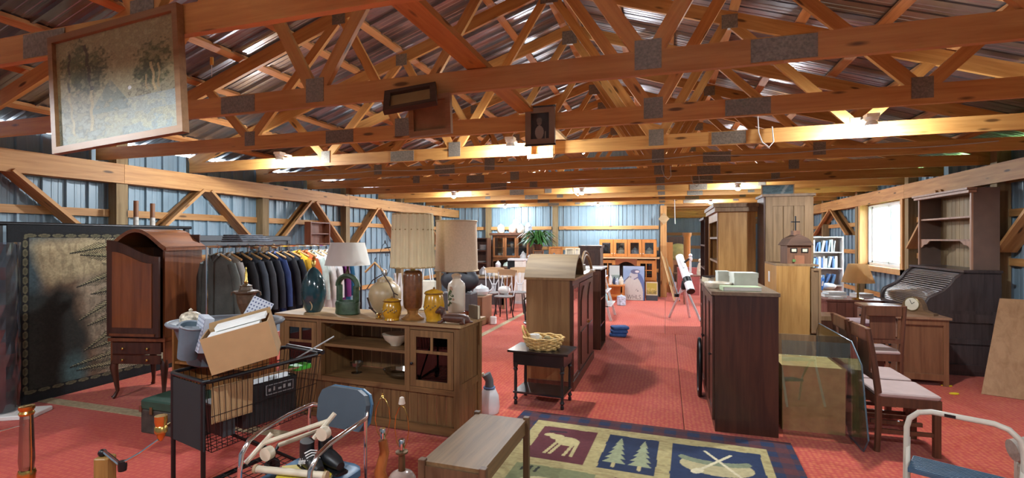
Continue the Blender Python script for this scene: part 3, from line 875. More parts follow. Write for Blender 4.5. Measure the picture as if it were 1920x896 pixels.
socket(t,.35,plain('nickel',(.6,.6,.58),.25,1.0)); harp(t,.355,.66,.05,BLACKM)
m=MB(); m.tube([(0,-.05,.36),(.06,-.12,.29),(.10,-.15,.21),(.11,-.15,.10)],.006,6); m.tube([(.1,-.15,.21),(.14,-.16,.19)],.005,6); m.tube([(-.02,-.06,.37),(-.10,-.08,.32),(-.155,-.06,.24)],.005,6); m.tube([(-.15,-.06,.16),(-.12,-.06,.06),(-.06,-.09,.012)],.008,6); m.ob('twig',plain('twig_bark',(.05,.028,.018),.8),t,True)
YEL = plain('mustard_glaze',(.52,.27,.015),.22,0,.25,22,coat=.3)
YBR = plain('brown_glaze',(.20,.10,.02),.3,0,.3,30)
def canister(px,py,r,h,lab):
    t = lt('canister',lab,'canister',px,py)
    MB().lathe([(r*.72,0),(r*.80,h*.02),(r*.74,h*.10),(r*.98,h*.32),(r*1.0,h*.5),(r*.86,h*.76),(r*.80,h*.80)],24).ob('jar_body',YEL,t,True)
    l = MB().lathe([(r*.88,h*.80),(r*.90,h*.83),(r*.90,h*.87),(r*.80,h*.90),(r*.25,h*.955),(r*.08,h*.96)],24).ob('lid',YEL,t,True)
    MB().tube([(r*.90*math.cos(2*PI*j/24),r*.90*math.sin(2*PI*j/24),h*.835) for j in range(24)],.006,6,True).ob('lid_band',YBR,l,True)
    MB().ball((0,0,h*.98),r*.13,10,6).ob('lid_knob',YBR,l,True)
    m = MB()
    for q in range(10):
        a = -PI/2+(q-4.5)*.22; rr=r*1.0
        m.ball((rr*math.cos(a)*.99,rr*math.sin(a)*.99,h*(.44+.06*math.sin(q*2.1))),.008,6,4)
    m.ob('stamped_flowers',YBR,t,True)
canister(735,600,.082,.20,'short mustard yellow ceramic canister with brown stamped flowers')
canister(814,602,.088,.285,'tall mustard yellow ceramic canister with brown lid band')
t = lt('burl_lamp','glossy brown cylinder lamp with tall pleated cream shade','lamp',774,598)
BRL = plain('brown_burl',(.15,.055,.018),.25,0,.28,22,coat=.4)
MB().lathe([(.075,.10),(.082,.13),(.085,.2),(.085,.38),(.078,.41),(.06,.425)],24).ob('body',BRL,t,True)
MB().lathe([(.095,0),(.10,.012),(.07,.025),(.045,.05),(.05,.08),(.075,.10)],24).ob('foot',plain('amber_base',(.40,.20,.06),.25,.3,.3,20),t,True)
MB().lathe([(.02,.425),(.02,.46),(.008,.47),(.008,.52)],10).ob('lamp_stem',BRASS,t,True)
PLE = plain('pleated_cream',(.70,.60,.36),.85,0,.08,5)
o = shade(t,.187,.170,.455,.915,PLE,22,plain('tan_braid',(.42,.29,.12),.8))
m = MB()
for j in range(22):
    a = 2*PI*j/22
    m.ball((.18*math.cos(a),.18*math.sin(a),.78),.006,6,4)
m.ob('stitch',plain('tan_stitch',(.34,.24,.10),.8),o,True)
t = lt('floral_lamp','white ceramic jar lamp painted with rose stem under tan linen shade','lamp',856,585)
WCER = plain('white_ceramic',(.66,.60,.50),.3,0,.04,5)
MB().lathe([(.07,0),(.075,.01),(.082,.02),(.084,.24),(.078,.275),(.045,.305),(.036,.32),(.05,.345),(.045,.36),(.02,.37)],28).ob('body',WCER,t,True)
GLF = plain('leaf_paint',(.07,.10,.035),.5,0,.3); RSP = plain('rose_paint',(.45,.27,.18),.5)
m = MB(); rp_ = MB()
def decal(mm,a,z,ra,rz_,R=.0855,n=9,tilt=0):
    pts=[]
    for q in range(n):
        b=2*PI*q/n; du=ra*math.cos(b); dz=rz_*math.sin(b); du,dz = du*math.cos(tilt)-dz*math.sin(tilt), du*math.sin(tilt)+dz*math.cos(tilt)
        pts.append((R*math.cos(a+du/R),R*math.sin(a+du/R),z+dz))
    mm.add(pts,[tuple(range(n))])
for (da,z,ra,rz_,ti) in ((-.5,.19,.03,.014,.8),(-.2,.17,.03,.014,-.4),(-.45,.13,.03,.013,.3),(-.7,.16,.028,.012,1.4),(-.3,.21,.022,.01,-.9),(-.55,.08,.028,.012,.9),(-.8,.07,.02,.01,.2),(-.35,.10,.02,.009,-.5)): decal(m,-PI/2+da,z,ra,rz_,tilt=ti)
for (da,z,s_) in ((-.25,.235,.018),(-.15,.225,.013),(.05,.13,.012)): decal(rp_,-PI/2+da,z,s_,s_)
m.ob('painted_leaves',GLF,t); rp_.ob('painted_rose',RSP,t)
MB().lathe([(.075,-.0),(.08,.004)],20).ob('base_plate',BLACKW,t)
TANL = plain('linen_shade',(.60,.45,.31),.9,0,.07,60)
shade(t,.205,.192,.40,.87,TANL,0,plain('linen_edge',(.55,.43,.28),.9))
# wooden dog figurine
dg = bpos(848,604)+Vector((.035,-.05,0))
DOGW = plain('carved_brown',(.085,.032,.018),.45,0,.3,20)
t = T('dog_figurine','carved dark brown dachshund figurine lying on buffet edge','figurine',dg,.05)
m = MB()
m.tube([(-.085,0,.045),(-.04,0,.045),(.03,0,.043),(.09,0,.042),(.125,0,.03),(.14,0,.02)],[.032,.038,.04,.04,.028,.012],12)
m.tube([(-.08,0,.05),(-.095,0,.085),(-.10,0,.105)],[.03,.026,.028],10)
m.tube([(-.085,0,.108),(-.115,0,.108),(-.14,0,.095),(-.16,0,.088)],[.022,.032,.02,.012],10)
for y in (-.03,.03):
    m.tube([(-.08,y,.03),(-.10,y*1.2,.012),(-.125,y*1.2,.01)],[.016,.013,.011],8)
    m.tube([(.09,y,.03),(.10,y*1.5,.015),(.07,y*1.5,.01)],[.026,.018,.011],8)
m.ob('body',DOGW,t,True)
for y in (-.028,.028): MB().ball((-.095,y,.092),.02,8,6,.7,.35,1.3).ob('ear',plain('carved_dark',(.045,.018,.012),.5),t,True)
MB().tube([(.13,0,.02),(.15,.03,.012),(.12,.05,.012)],[.012,.008,.005],8).ob('tail',DOGW,t,True)
t = T('book','thick cream-paged book propped on its edge on the buffet corner','book',bpos(877,597)+Vector((0,.06,.002)),-.6)
MB().box(0,.13,-.012,.012,.003,.11).ob('pages',CREAM,t); MB().box(-.003,.135,-.016,-.012,0,.115).box(-.003,.135,.012,.016,0,.115).ob('cover',plain('brown_cover',(.10,.06,.03),.6),t)
o = MB().lathe([(.03,0),(.032,.008),(.012,.014),(.018,.03),(.03,.034),(.022,.045),(.005,.05)],14).ob('brass_candle_cup',BRASS,None,True,bpos(711,597)); tag(o,'small shiny brass candle cup beside the cream pot lamp','candle cup')

# ================================================================ MISSION END TABLE (foreground)
MT = wood('mission_top',(.205,.12,.05),(.125,.07,.028),'y',1,.5); ML = wood('mission_leg',(.14,.075,.035),(.075,.038,.018),'z',1,.5)
t = T('end_table','low rectangular mission end table with proud square corner posts','end table',(-1.05,2.72,.0135),-.02)
part(t,'tabletop',MT,(-.175,.175,-.375,.375,.445,.465))
for x in (-.19,.155):
    for y in (-.395,.36): part(t,'leg',ML,(x,x+.038,y,y+.038,0,.478),c=.004)
part(t,'apron',MT,(-.172,-.155,-.36,.36,.37,.445)); part(t,'apron',MT,(.155,.172,-.36,.36,.37,.445)); part(t,'apron',ML,(-.155,.155,-.385,-.368,.37,.445)); part(t,'apron',ML,(-.155,.155,.368,.385,.37,.445))

# ================================================================ BLUE CHROME CHAIR + skates, shoes
BLV = plain('blue_vinyl',(.055,.14,.24),.4,0,.12,6); GRV = plain('grey_blue_vinyl',(.05,.07,.088),.45,0,.1,6)
ch = T('chrome_armchair','blue vinyl chair with bent chrome tube arms, heaped with things','chair',(-1.77,2.12,0),-.10)
m = MB().box(-.20,.20,-.22,.20,.37,.44,c=.05); m.ob('seat',BLV,ch,True)
bkm = MB()
prof = [(-.14,0),(.14,0),(.165,.04),(.17,.14),(.15,.19),(.10,.215),(-.10,.215),(-.15,.19),(-.17,.14),(-.165,.04)]
bkm.prism(prof,-.02,.02); o = bkm.ob('backrest',GRV,ch,False,(.02,.22,.60),(-.18,0,0))
MB().prism([(x*1.04,z*1.02) for x,z in prof],.02,.035).ob('back_shell',BLV,o)
for s_ in (-1,1):
    MB().tube([(s_*.19,.23,.70),(s_*.215,.19,.69),(s_*.225,.08,.68),(s_*.225,-.08,.66),(s_*.225,-.16,.635),(s_*.225,-.205,.58),(s_*.225,-.215,.48),(s_*.225,-.22,0)],.0125,10).ob('arm_tube',CHROME,ch,True)
    MB().tube([(s_*.20,.21,.69),(s_*.20,.21,.0)],.009,8).ob('rear_leg',CHROME,ch,True)
MB().tube([(-.19,.23,.70),(0,.26,.69),(.19,.23,.70)],.0125,10).ob('back_rail',CHROME,ch,True)
MB().box(-.215,.215,-.19,.17,.345,.372).ob('seat_frame',BLACKM,ch)
CHM = Matrix.Translation(ch.location)@Matrix.Rotation(-.10,4,'Z')
t = T('yellow_book','yellow and white paperback lying on the blue chair seat','book',CHM@Vector((.03,-.04,.441)),.5)
MB().box(-.13,.13,-.085,.085,.003,.028).ob('pages',PAPER,t); MB().box(-.133,.133,-.088,.088,.028,.031).box(-.133,.133,-.088,.088,0,.003).ob('cover',plain('yellow_cover',(.55,.42,.04),.5),t)
IV = plain('ivory_plastic',(.60,.52,.38),.4)
t = T('white_rod','long ivory wooden rod with round ends across the blue chair','rod',CHM@Vector((0,-.11,.492)),.12)
MB().tube([(-.19,0,.0),(.19,0,.0)],.0175,10).ob('shaft',IV,t,True); MB().tube([(-.20,0,0),(-.185,0,0)],.022,12).ob('end_cap',plain('tan_cap',(.40,.28,.16),.5),t,True); MB().tube([(.185,0,0),(.20,0,0)],.022,12).ob('end_cap',MATS['tan_cap'],t,True)
t = T('yarn_winder','ivory yarn winder frame of rods and pegs leaning on the blue chair','yarn winder',CHM@Vector((-.04,-.05,.50)),.0)
m = MB(); m.tube([(-.16,-.03,.10),(.13,.10,.20)],.012,8); m.ob('rail',IV,t,True)
MB().tube([(-.14,.05,.06),(.10,.14,.15)],.012,8).ob('rail',IV,t,True)
MB().tube([(-.21,-.10,.02),(-.14,-.0,.14)],.013,8).ob('cross_bar',IV,t,True); MB().tube([(.08,.05,.12),(.155,.12,.235)],.013,8).ob('cross_bar',IV,t,True)
MB().lathe([(.012,-.02),(.034,-.018),(.034,.018),(.012,.02)],16,M=Matrix.Translation((-.12,-.05,.06))@Matrix.Rotation(PI/2,4,'X')).ob('spool',IV,t,True)
MB().lathe([(.012,-.02),(.034,-.018),(.034,.018),(.012,.02)],16,M=Matrix.Translation((.14,.05,.155))@Matrix.Rotation(PI/2,4,'X')).ob('spool',IV,t,True)
for k,(x,y,r) in enumerate(((.05,-.02,-.5),(.11,.05,-.45))):
    t = T('roller_skate_boot',['black lace-up boot with white script on its side','black boot lying behind the lettered boot on the blue chair'][k],'boot',CHM@Vector((x,y,.475)),r)
    m = MB(); m.tube([(-.08,0,.03),(-.02,0,.04),(.05,0,.035),(.10,0,.028)],[.034,.042,.036,.022],12); m.tube([(-.06,0,.04),(-.065,0,.10),(-.06,0,.13)],[.038,.036,.036],12)
    m.ob('boot_upper',plain('black_leather',(.012,.012,.013),.4),t,True); MB().box(-.115,.12,-.035,.035,-.012,.006,c=.01).ob('sole',BLACKM,t)
    if k == 0:
        m = MB()
        for q in range(6): m.tube([(-.02+.012*q,-.03,.085-.009*q),(-.015+.012*q,0,.095-.009*q),(-.01+.012*q,.03,.085-.009*q)],.004,5)
        m.ob('laces',WHITE,t,True)
        fc = bpy.data.curves.new('script','FONT'); fc.body = 'alpine'; fc.size = .042; fc.extrude = .001; fc.shear = .3; fc.align_x='CENTER'
        to = text_mesh('lettering',fc); to.parent = t; to.location = (-.02,-.044,.035); to.rotation_euler = (PI/2-.1,-.35,0); to.data.materials.append(WHITE)

# ================================================================ SHOPPING CART
A = Vector((-2.43,2.10,0)); ct = T('shopping_cart','black wire shopping cart loaded with boxes and a grey tub','shopping cart',A,math.atan2(.97,.25))
CL, CW, ZR, ZF = .74, .40, .855, .45
m = MB()
rim = [(0,0,ZR),(CL,0,ZR),(CL,CW,ZR),(0,CW,ZR)]
MB().tube([(.02,0,ZR),(CL-.03,0,ZR+.015),(CL,.03,ZR+.015),(CL,CW-.03,ZR+.015),(CL-.03,CW,ZR+.015),(.02,CW,ZR),(0,CW-.02,ZR),(0,.02,ZR)],.012,8,True).ob('basket_rim',BLACKM,ct,True)
def wires(a,b,c_,d_,n,mm,r=.0022):
    a,b,c_,d_ = map(Vector,(a,b,c_,d_))
    for i in range(n+1):
        f=i/n; mm.tube([a.lerp(b,f),c_.lerp(d_,f)],r,4,cap=False)
w1=MB(); wires((0,0,ZR),(CL,0,ZR),(.04,.02,ZF),(CL-.05,.02,ZF+.04),22,w1); wires((0,0,ZR),(.04,.02,ZF),(CL,0,ZR),(CL-.05,.02,ZF+.04),2,w1); w1.ob('side_wires',BLACKM,ct)
w1=MB(); wires((0,CW,ZR),(CL,CW,ZR),(.04,CW-.02,ZF),(CL-.05,CW-.02,ZF+.04),22,w1); wires((0,CW,ZR),(.04,CW-.02,ZF),(CL,CW,ZR),(CL-.05,CW-.02,ZF+.04),5,w1); w1.ob('side_wires',BLACKM,ct)
w1=MB(); wires((.04,.02,ZF),(CL-.05,.02,ZF+.04),(.04,CW-.02,ZF),(CL-.05,CW-.02,ZF+.04),14,w1); wires((.04,.02,ZF),(.04,CW-.02,ZF),(CL-.05,.02,ZF+.04),(CL-.05,CW-.02,ZF+.04),8,w1); w1.ob('floor_wires',BLACKM,ct)
w1=MB(); wires((CL,0,ZR),(CL,CW,ZR),(CL-.05,.02,ZF+.04),(CL-.05,CW-.02,ZF+.04),12,w1); w1.ob('end_wires',BLACKM,ct); w1=MB(); wires((0,0,ZR),(0,CW,ZR),(.04,.02,ZF),(.04,CW-.02,ZF),12,w1); w1.ob('end_wires',BLACKM,ct)
part(ct,'end_panel',plain('matt_black',(.012,.012,.013),.85),(-.006,0,.01,CW-.01,ZF+.02,ZR-.02))
for y in (.03,CW-.03):
    MB().tube([(.0,y,ZR),(.0,y,.14),(.03,y,.11),(CL-.1,y,.15),(CL-.06,y,.2)],.013,8).ob('chassis_tube',BLACKM,ct,True)
    MB().tube([(CL-.1,y,.15),(.25,y,ZF)],.01,8).ob('strut',BLACKM,ct,True)
w1=MB(); wires((.0,.03,.13),(CL-.1,.03,.16),(.0,CW-.03,.13),(CL-.1,CW-.03,.16),9,w1,.003); wires((.0,.03,.13),(.0,CW-.03,.13),(CL-.1,.03,.16),(CL-.1,CW-.03,.16),6,w1,.003); w1.ob('lower_rack',BLACKM,ct)
TIRE = plain('tyre',(.02,.02,.02),.7)
for x in (.03,CL-.12):
    for y in (.03,CW-.03):
        MB().lathe([(.02,-.014),(.055,-.014),(.06,-.007),(.06,.007),(.055,.014),(.02,.014)],18,M=Matrix.Translation((x,y,.06))@Matrix.Rotation(PI/2,4,'X')).ob('wheel',TIRE,ct,True)
        part(ct,'caster_fork',BLACKM,(x-.014,x+.014,y-.022,y-.017,.05,.14),(x-.014,x+.014,y+.017,y+.022,.05,.14))
MB().tube([(CL+.02,0,ZR+.02),(CL+.02,CW,ZR+.02)],.016,10).ob('push_handle',BLACKW,ct,True)
CM = Matrix.Translation(A)@Matrix.Rotation(math.atan2(.97,.25),4,'Z')
ang = math.atan2(.97,.25)
# things in the cart
t = T('cardboard_sleeve','folded brown cardboard sheet standing inside the shopping cart','cardboard',CM@Vector((.05,.04,ZF+.01)),ang)
MB().box(0,.24,0,.004,.14,.34).ob('sheet',CARD,t); MB().box(0,.56,.004,.016,.335,.345).ob('flap',CARD,t)
t = T('tool_case','black plastic case with pictogram label standing in the shopping cart','case',CM@Vector((.25,.062,ZF+.045)),ang)
MB().box(0,.36,0,.16,0,.26,c=.015).ob('case_body',plain('black_plastic',(.015,.016,.018),.45),t)
lb = MB().box(.13,.33,-.003,0,.17,.24).ob('label',plain('label_black',(.02,.022,.026),.5),t)
m = MB()
m.box(.135,.325,-.0045,-.003,.232,.236).box(.135,.325,-.0045,-.003,.174,.178).box(.135,.139,-.0045,-.003,.174,.236).box(.321,.325,-.0045,-.003,.174,.236)
for i,(w,h) in enumerate(((.018,.018),(.012,.026),(.022,.012),(.016,.024),(.02,.02))): m.box(.15+.034*i,.15+.034*i+w,-.0045,-.003,.194,.194+h)
m.ob('pictograms',plain('label_grey',(.42,.44,.45),.5),lb)
t = T('grey_crate','charcoal plastic crate on the bottom of the shopping cart','crate',CM@Vector((.14,.09,ZF+.035)),ang)
part(t,'crate_wall',plain('charcoal_plastic',(.05,.055,.06),.5),(.0,.07,0,.26,0,.16),(0,.07,.0,.26,0,.16))
o = MB().box(0,.12,0,.10,0,.03,c=.008).ob('green_packet',plain('neon_green',(.10,.65,.06),.5),None,False,CM@Vector((.60,.06,ZF+.32)),(0,0,ang)); tag(o,'neon green packet near the handle end of the shopping cart','packet')
part(t,'crate_lid',plain('grey_lid',(.22,.22,.23),.5),(0,.07,0,.26,.16,.17))
o = MB().box(0,.035,0,.3,0,.004).ob('steel_rule',plain('ruler_grey',(.35,.35,.34),.4,.5),None,False,CM@Vector((CL-.13,.12,ZR-.02)),(-.0,-.0,ang-.6)); o.rotation_euler=(.5,0,ang-2.2); tag(o,'grey slotted metal strip sticking out of the shopping cart','metal strip')
m = MB()
for k in range(5): m.tube([(.012*k,0,0),(.012*k,.0,.09)],.003,5)
m.tube([(0,0,.09),(.048,0,.09)],.003,5); o = m.ob('red_rack',plain('red_wire',(.45,.02,.02),.4),None,True,CM@Vector((.50,.2,ZR-.06)),(0,0,ang)); tag(o,'small red wire rack inside the shopping cart','rack')
# grey laundry tub with boxes
TUBM = plain('grey_plastic_tub',(.10,.108,.12),.5,0,.1)
TB = Vector((-2.63,2.42,.878)); t = T('laundry_tub','oval grey plastic laundry tub resting on top of the shopping cart','tub',TB,YAW+.12)
MB().lathe([(.20,0),(.22,.01),(.295,.235),(.33,.24),(.335,.262),(.315,.262),(.285,.245),(.21,.02),(.001,.015)],32,sy=.70).ob('tub_wall',TUBM,t,True)
MB().tube([(.33*math.cos(2*PI*j/36),.33*.70*math.sin(2*PI*j/36),.255) for j in range(36)],.011,8,True).ob('rim',plain('tub_rim',(.19,.22,.25),.45),t,True)
CB = T('open_box','open brown cardboard box tilted in the grey tub, white papers inside','box',(0,0,0),0)
CB.location = Pd(450,650,2.72); CB.rotation_euler = Euler((.12,-.25,YAW+.34))
for nm,b in dict(front=(-.17,.17,-.006,0,-.11,.10),back=(-.17,.17,.20,.206,-.11,.13),left=(-.17,-.164,0,.2,-.11,.10),right=(.164,.17,0,.2,-.11,.10),bottom=(-.17,.17,0,.2,-.11,-.104)).items(): part(CB,nm+'_wall',CARD,b)
for k in range(2):
    o = MB().box(-.13,.13,-.05,.05,0,.02).ob('paper_sheaf',PAPER,None,False); o.location = CB.matrix_basis@Vector((-.01+.03*k,.07+.06*k,.075+.024*k)); o.rotation_euler = Euler((.1,-.25,YAW+.34)); tag(o,'stack of white paper sheets in the open cardboard box','paper','white papers in the open box')
def dotted(u,v):
    c = np.ones((u.size,3))*np.array(srgb(190,196,206)); x=(u*7)%1-.5; y=(v*9)%1-.5
    return mixc(c,(x*x+y*y<.06)*1.,srgb(48,62,110))
for (px,py,d,rt,lab) in ((372,625,2.85,(-.15,.12,YAW-.75),'box with blue dotted print standing at the end of the grey tub'),(480,590,2.95,(-.3,.5,YAW+.5),'white dotted box lid poking out of the cardboard box')):
    t = T('dotted_box',lab,'box',Pd(px,py,d),0,rot=Euler(rt))
    MB().box(-.06,.06,.002,.05,-.10,.10).ob('box_body',plain('pale_box',(.40,.44,.50),.6),t)
    g = print_grid('printed_face',.12,.2,48,60,dotted,printmat('dot_print',.6),t); g.location=(-.06,0,-.10)
t = T('blue_bin','slate blue plastic bin tucked in the end of the grey tub','bin',Pd(356,640,2.86),0,rot=Euler((.2,.2,YAW+.3)))
MB().lathe([(.05,-.10),(.065,.10),(.058,.10),(.045,-.09),(.001,-.09)],16).ob('bin_wall',plain('slate_plastic',(.10,.14,.17),.5),t,True); MB().tube([(.065*math.cos(2*PI*j/20),.065*math.sin(2*PI*j/20),.1) for j in range(20)],.006,6,True).ob('rim',MATS['tub_rim'],t,True)
t = T('floral_tin','small round tin with floral speckles behind the dotted box','tin',Pd(352,600,3.0)+Vector((0,.02,-.04)),0)
MB().lathe([(.055,0),(.058,.005),(.058,.06),(.05,.075),(.03,.085),(.008,.09),(.012,.10),(.001,.11)],20).ob('tin_body',plain('speckled_tin',(.55,.48,.36),.4,0,.7,45),t,True)

# ================================================================ SMALL BOOKCASE, URN LAMP, TRUNK
t = T('small_bookcase','low orange-brown bookcase with one shelf beside the tall armoire','bookcase',(-4.12,3.62,0),0)
OBR = wood('orange_brown',(.33,.15,.045),(.20,.08,.022),'z',.9,.45)
bookcase(t,1.0,.28,.82,[.45],OBR)
t = T('urn_lamp','dark brown carved urn lamp with brass finial standing before the coats','lamp',(-3.83,3.74,.821),.4)
UR = plain('antique_brown',(.09,.055,.03),.5,0,.4,25,.3)
MB().lathe([(.06,0),(.065,.02),(.03,.05),(.035,.10),(.075,.22),(.085,.30),(.11,.32),(.11,.335),(.06,.345),(.05,.375),(.055,.385),(.02,.40)],12).ob('urn',UR,t)
MB().lathe([(.012,.40),(.02,.42),(.012,.44),(.012,.50),(.004,.53),(.008,.55),(.001,.565)],10).ob('stem',BRASS,t,True)
for s_ in (-1,1): MB().tube([(s_*.1,0,.33),(s_*.13,0,.32),(s_*.135,0,.29)],.008,6).ob('handle',UR,t,True)
t = T('trunk','old suitcase-like trunk with green top and worn dark sides','trunk',(-4.28,3.07,0),.0)
TRB = plain('trunk_side',(.055,.048,.038),.6,0,.5,10,.3); TRG = plain('trunk_green',(.025,.075,.05),.5,0,.2,6)
part(t,'body',TRB,(0,.60,0,.38,0,.20),c=.012); part(t,'lid',TRG,(-.004,.604,-.004,.384,.20,.285),c=.02)
for x in (.0,.585): part(t,'corner_cap',plain('rust',(.18,.06,.03),.6),(x-.006,x+.022,-.008,.02,.18,.23))
part(t,'latch',plain('dull_brass',(.25,.19,.09),.4,.8),(.12,.15,-.012,-.002,.17,.23)); part(t,'latch',MATS['dull_brass'],(.42,.45,-.012,-.002,.17,.23)); MB().tube([(.24,-.006,.13),(.25,-.025,.12),(.35,-.025,.12),(.36,-.006,.13)],.007,6).ob('handle',MATS['dull_brass'],t,True)
m = MB()
for k in range(6): m.box(.33+.035*k,.35+.035*k,.12-.01*k,.128-.01*k,.2845,.286).box(.34+.035*k,.345+.035*k,.10,.15,.2845,.286)
m.ob('white_scrawl',WHITE,t)

# ================================================================ FLOOR LAMPS at the front left
t = T('driftwood_lamp','reddish twisted driftwood lamp with bare harp before the buffet','lamp',(-1.59,2.54,0),.2)
DRW = wood('driftwood',(.38,.12,.03),(.22,.055,.012),'z',1.4,.25,coat=.4)
MB().tube([(.0,0,.05),(.02,0,.15),(-.02,.01,.28),(.012,0,.40),(.0,0,.47)],[.05,.04,.035,.028,.026],10).ob('driftwood_stem',DRW,t,True); MB().lathe([(.07,0),(.07,.03),(.05,.055)],16).ob('base',DRW,t,True)
socket(t,.475,CHROME); harp(t,.48,.72,.045)
t = T('porcelain_lamp','pink-brown porcelain lamp with turned neck and small finial before the buffet','lamp',(-1.44,2.50,0),0)
PK = plain('pink_porcelain',(.40,.29,.24),.2,0,.2,14,coat=.4)
MB().lathe([(.065,0),(.065,.02),(.055,.05),(.05,.10),(.075,.17),(.05,.21),(.045,.23),(.07,.25),(.08,.285),(.06,.315),(.03,.33)],20).ob('body',PK,t,True)
MB().lathe([(.02,.33),(.018,.42),(.035,.43),(.035,.44),(.012,.445)],12).ob('neck',plain('dull_bronze',(.16,.10,.05),.4,.7),t,True)
socket(t,.445,CHROME); harp(t,.45,.70,.045); MB().lathe([(.012,.705),(.02,.71),(.013,.745),(.005,.75)],12).ob('shade_finial',plain('bisque',(.55,.45,.36),.5),t,True)
t = T('brass_lantern_lamp','brass floor lamp with clear glass chimney and thin brass rods','lamp',Pd(50,890,2.3).xy.to_3d(),0)
MB().lathe([(.12,0),(.12,.02),(.03,.035),(.012,.06),(.012,.50),(.03,.52),(.034,.56),(.03,.575)],16).ob('stand',BRASS,t,True)
MB().lathe([(.026,.575),(.03,.62),(.024,.83),(.022,.83),(.028,.62),(.024,.577)],16).ob('chimney',CLR,t,True)
for s_ in (-1,1): MB().tube([(s_*.03,0,.56),(s_*.034,0,.66),(s_*.026,0,.84)],.0028,5).ob('rod',BRASS,t,True)
MB().lathe([(.026,.83),(.03,.84),(.024,.85),(.03,.86),(.03,.872),(.02,.875)],14).ob('cap',BRASS,t,True)
MB().tube([(-.02,0,.78),(-.16,-.02,.74)],.004,6).ob('side_arm',CHROME,t,True)
t = T('swing_arm_lamp','square wooden post lamp with chrome swing arm and brass socket','lamp',Pd(197,870,2.25).xy.to_3d(),YAW)
part(t,'wooden_post',wood('honey_post',(.35,.19,.05),(.22,.10,.025),'z',1,.4),(-.032,.032,-.032,.032,.02,.66),c=.008); part(t,'base',MATS['honey_post'],(-.13,.13,-.13,.13,0,.022),c=.006)
MB().tube([(-.012,0,.685),(.085,-.02,.63)],.009,8).ob('inner_arm',CHROME,t,True); MB().lathe([(.016,-.022),(.018,0),(.016,.022)],10,(.095,-.02,.625)).ob('joint',BLACKM,t,True)
MB().tube([(.10,-.02,.64),(.17,-.01,.68),(.245,0,.735)],.006,8).ob('outer_arm',CHROME,t,True); MB().lathe([(.005,.70),(.016,.72),(.02,.735),(.026,.74),(.026,.765),(.022,.77),(.026,.79),(.026,.815)],14,(.255,0,.03)).ob('socket',BRASS,t,True)
MB().ball((-.012,0,.675),.018,8,6).ob('pivot',BLACKM,t,True)
# ================================================================ TALL ARMOIRE at the left
fd = Vector((.965,.2475,0)); B0 = Vector((-4.90,3.76,0)); AW = .58; AD = .56
t = T('arched_armoire','tall mahogany armoire on cabriole legs with arched top and door ajar','armoire',B0-fd*AW,math.atan2(fd.y,fd.x))
part(t,'side_panel',MAHOG,(0,.02,0,AD,.36,1.56)); part(t,'side_panel',MAHOG,(AW-.02,AW,0,AD,.36,1.56)); part(t,'back_panel',DARKW,(.02,AW-.02,AD-.015,AD,.36,1.7))
part(t,'case_bottom',DARKW,(.02,AW-.02,.01,AD-.02,.60,.62)); part(t,'waist_moulding',MAHOG,(-.015,AW+.015,-.02,AD+.01,.60,.635))
N = 16
def og(x): return 1.56+.19*math.sin(PI*max(0,min(1,x/AW)))**1.3
arc = [(-.03+(AW+.06)*i/N, 1.57+.185*math.sin(PI*i/N)**1.2) for i in range(N+1)]
inn = [(x*.93+.02, z-.035) for x,z in arc]
k = N+1; m = MB()
vs = [(x,-.03,z) for x,z in arc]+[(x,-.03,z) for x,z in inn]+[(x,AD+.02,z) for x,z in arc]+[(x,AD+.02,z) for x,z in inn]
fs = [(0,k,3*k,2*k),(k-1,3*k-1,4*k-1,2*k-1)]
for i in range(k-1): fs += [(i,i+1,k+i+1,k+i),(2*k+i,3*k+i,3*k+i+1,2*k+i+1),(i,2*k+i,2*k+i+1,i+1),(k+i,k+i+1,3*k+i+1,3*k+i)]
m.add(vs,fs); m.ob('arched_top',wood('mahogany_y',(.22,.075,.022),(.12,.036,.012),'y',.8,.35,coat=.3),t,True)
part(t,'side_moulding',MAHOG,(AW-.005,AW+.03,-.02,AD+.02,1.53,1.56)); part(t,'side_moulding',MAHOG,(-.03,.005,-.02,AD+.02,1.53,1.56))
dr = MB().prism([(0,.655),(AW,.655),(AW,1.47)]+[(AW-AW*i/10,1.47+.17*(.5-.5*math.cos(PI*i/10))) for i in range(1,11)],-.022,0)
d_ = dr.ob('door',DARKW,t,False,(0,-.025,0),(0,0,-.06))
MB().prism([(.07,.75),(AW-.07,.75),(AW-.07,1.40)]+[(AW-.07-(AW-.14)*i/8,1.40+.12*(.5-.5*math.cos(PI*i/8))) for i in range(1,9)],-.032,-.022).ob('door_panel',MAHOG,d_)
part(d_,'bottom_rail',MAHOG,(.04,AW-.04,-.034,-.022,.665,.69))
drawer(t,.03,AW-.03,.47,.59,-.002,DARKW,2,BRASS); drawer(t,.03,AW-.03,.37,.46,-.002,DARKW,2,BRASS)
for x,sx in ((.03,-1),(AW-.03,1)):
    for y,sy in ((.03,-1),(AD-.03,1)):
        MB().tube([(x,y,.40),(x+sx*.012,y+sy*.012,.33),(x,y,.2),(x-sx*.01,y-sy*.01,.08),(x+sx*.008,y+sy*.008,.025),(x+sx*.02,y+sy*.02,.012)],[.035,.036,.026,.017,.018,.022],10).ob('leg',DARKW,t,True)

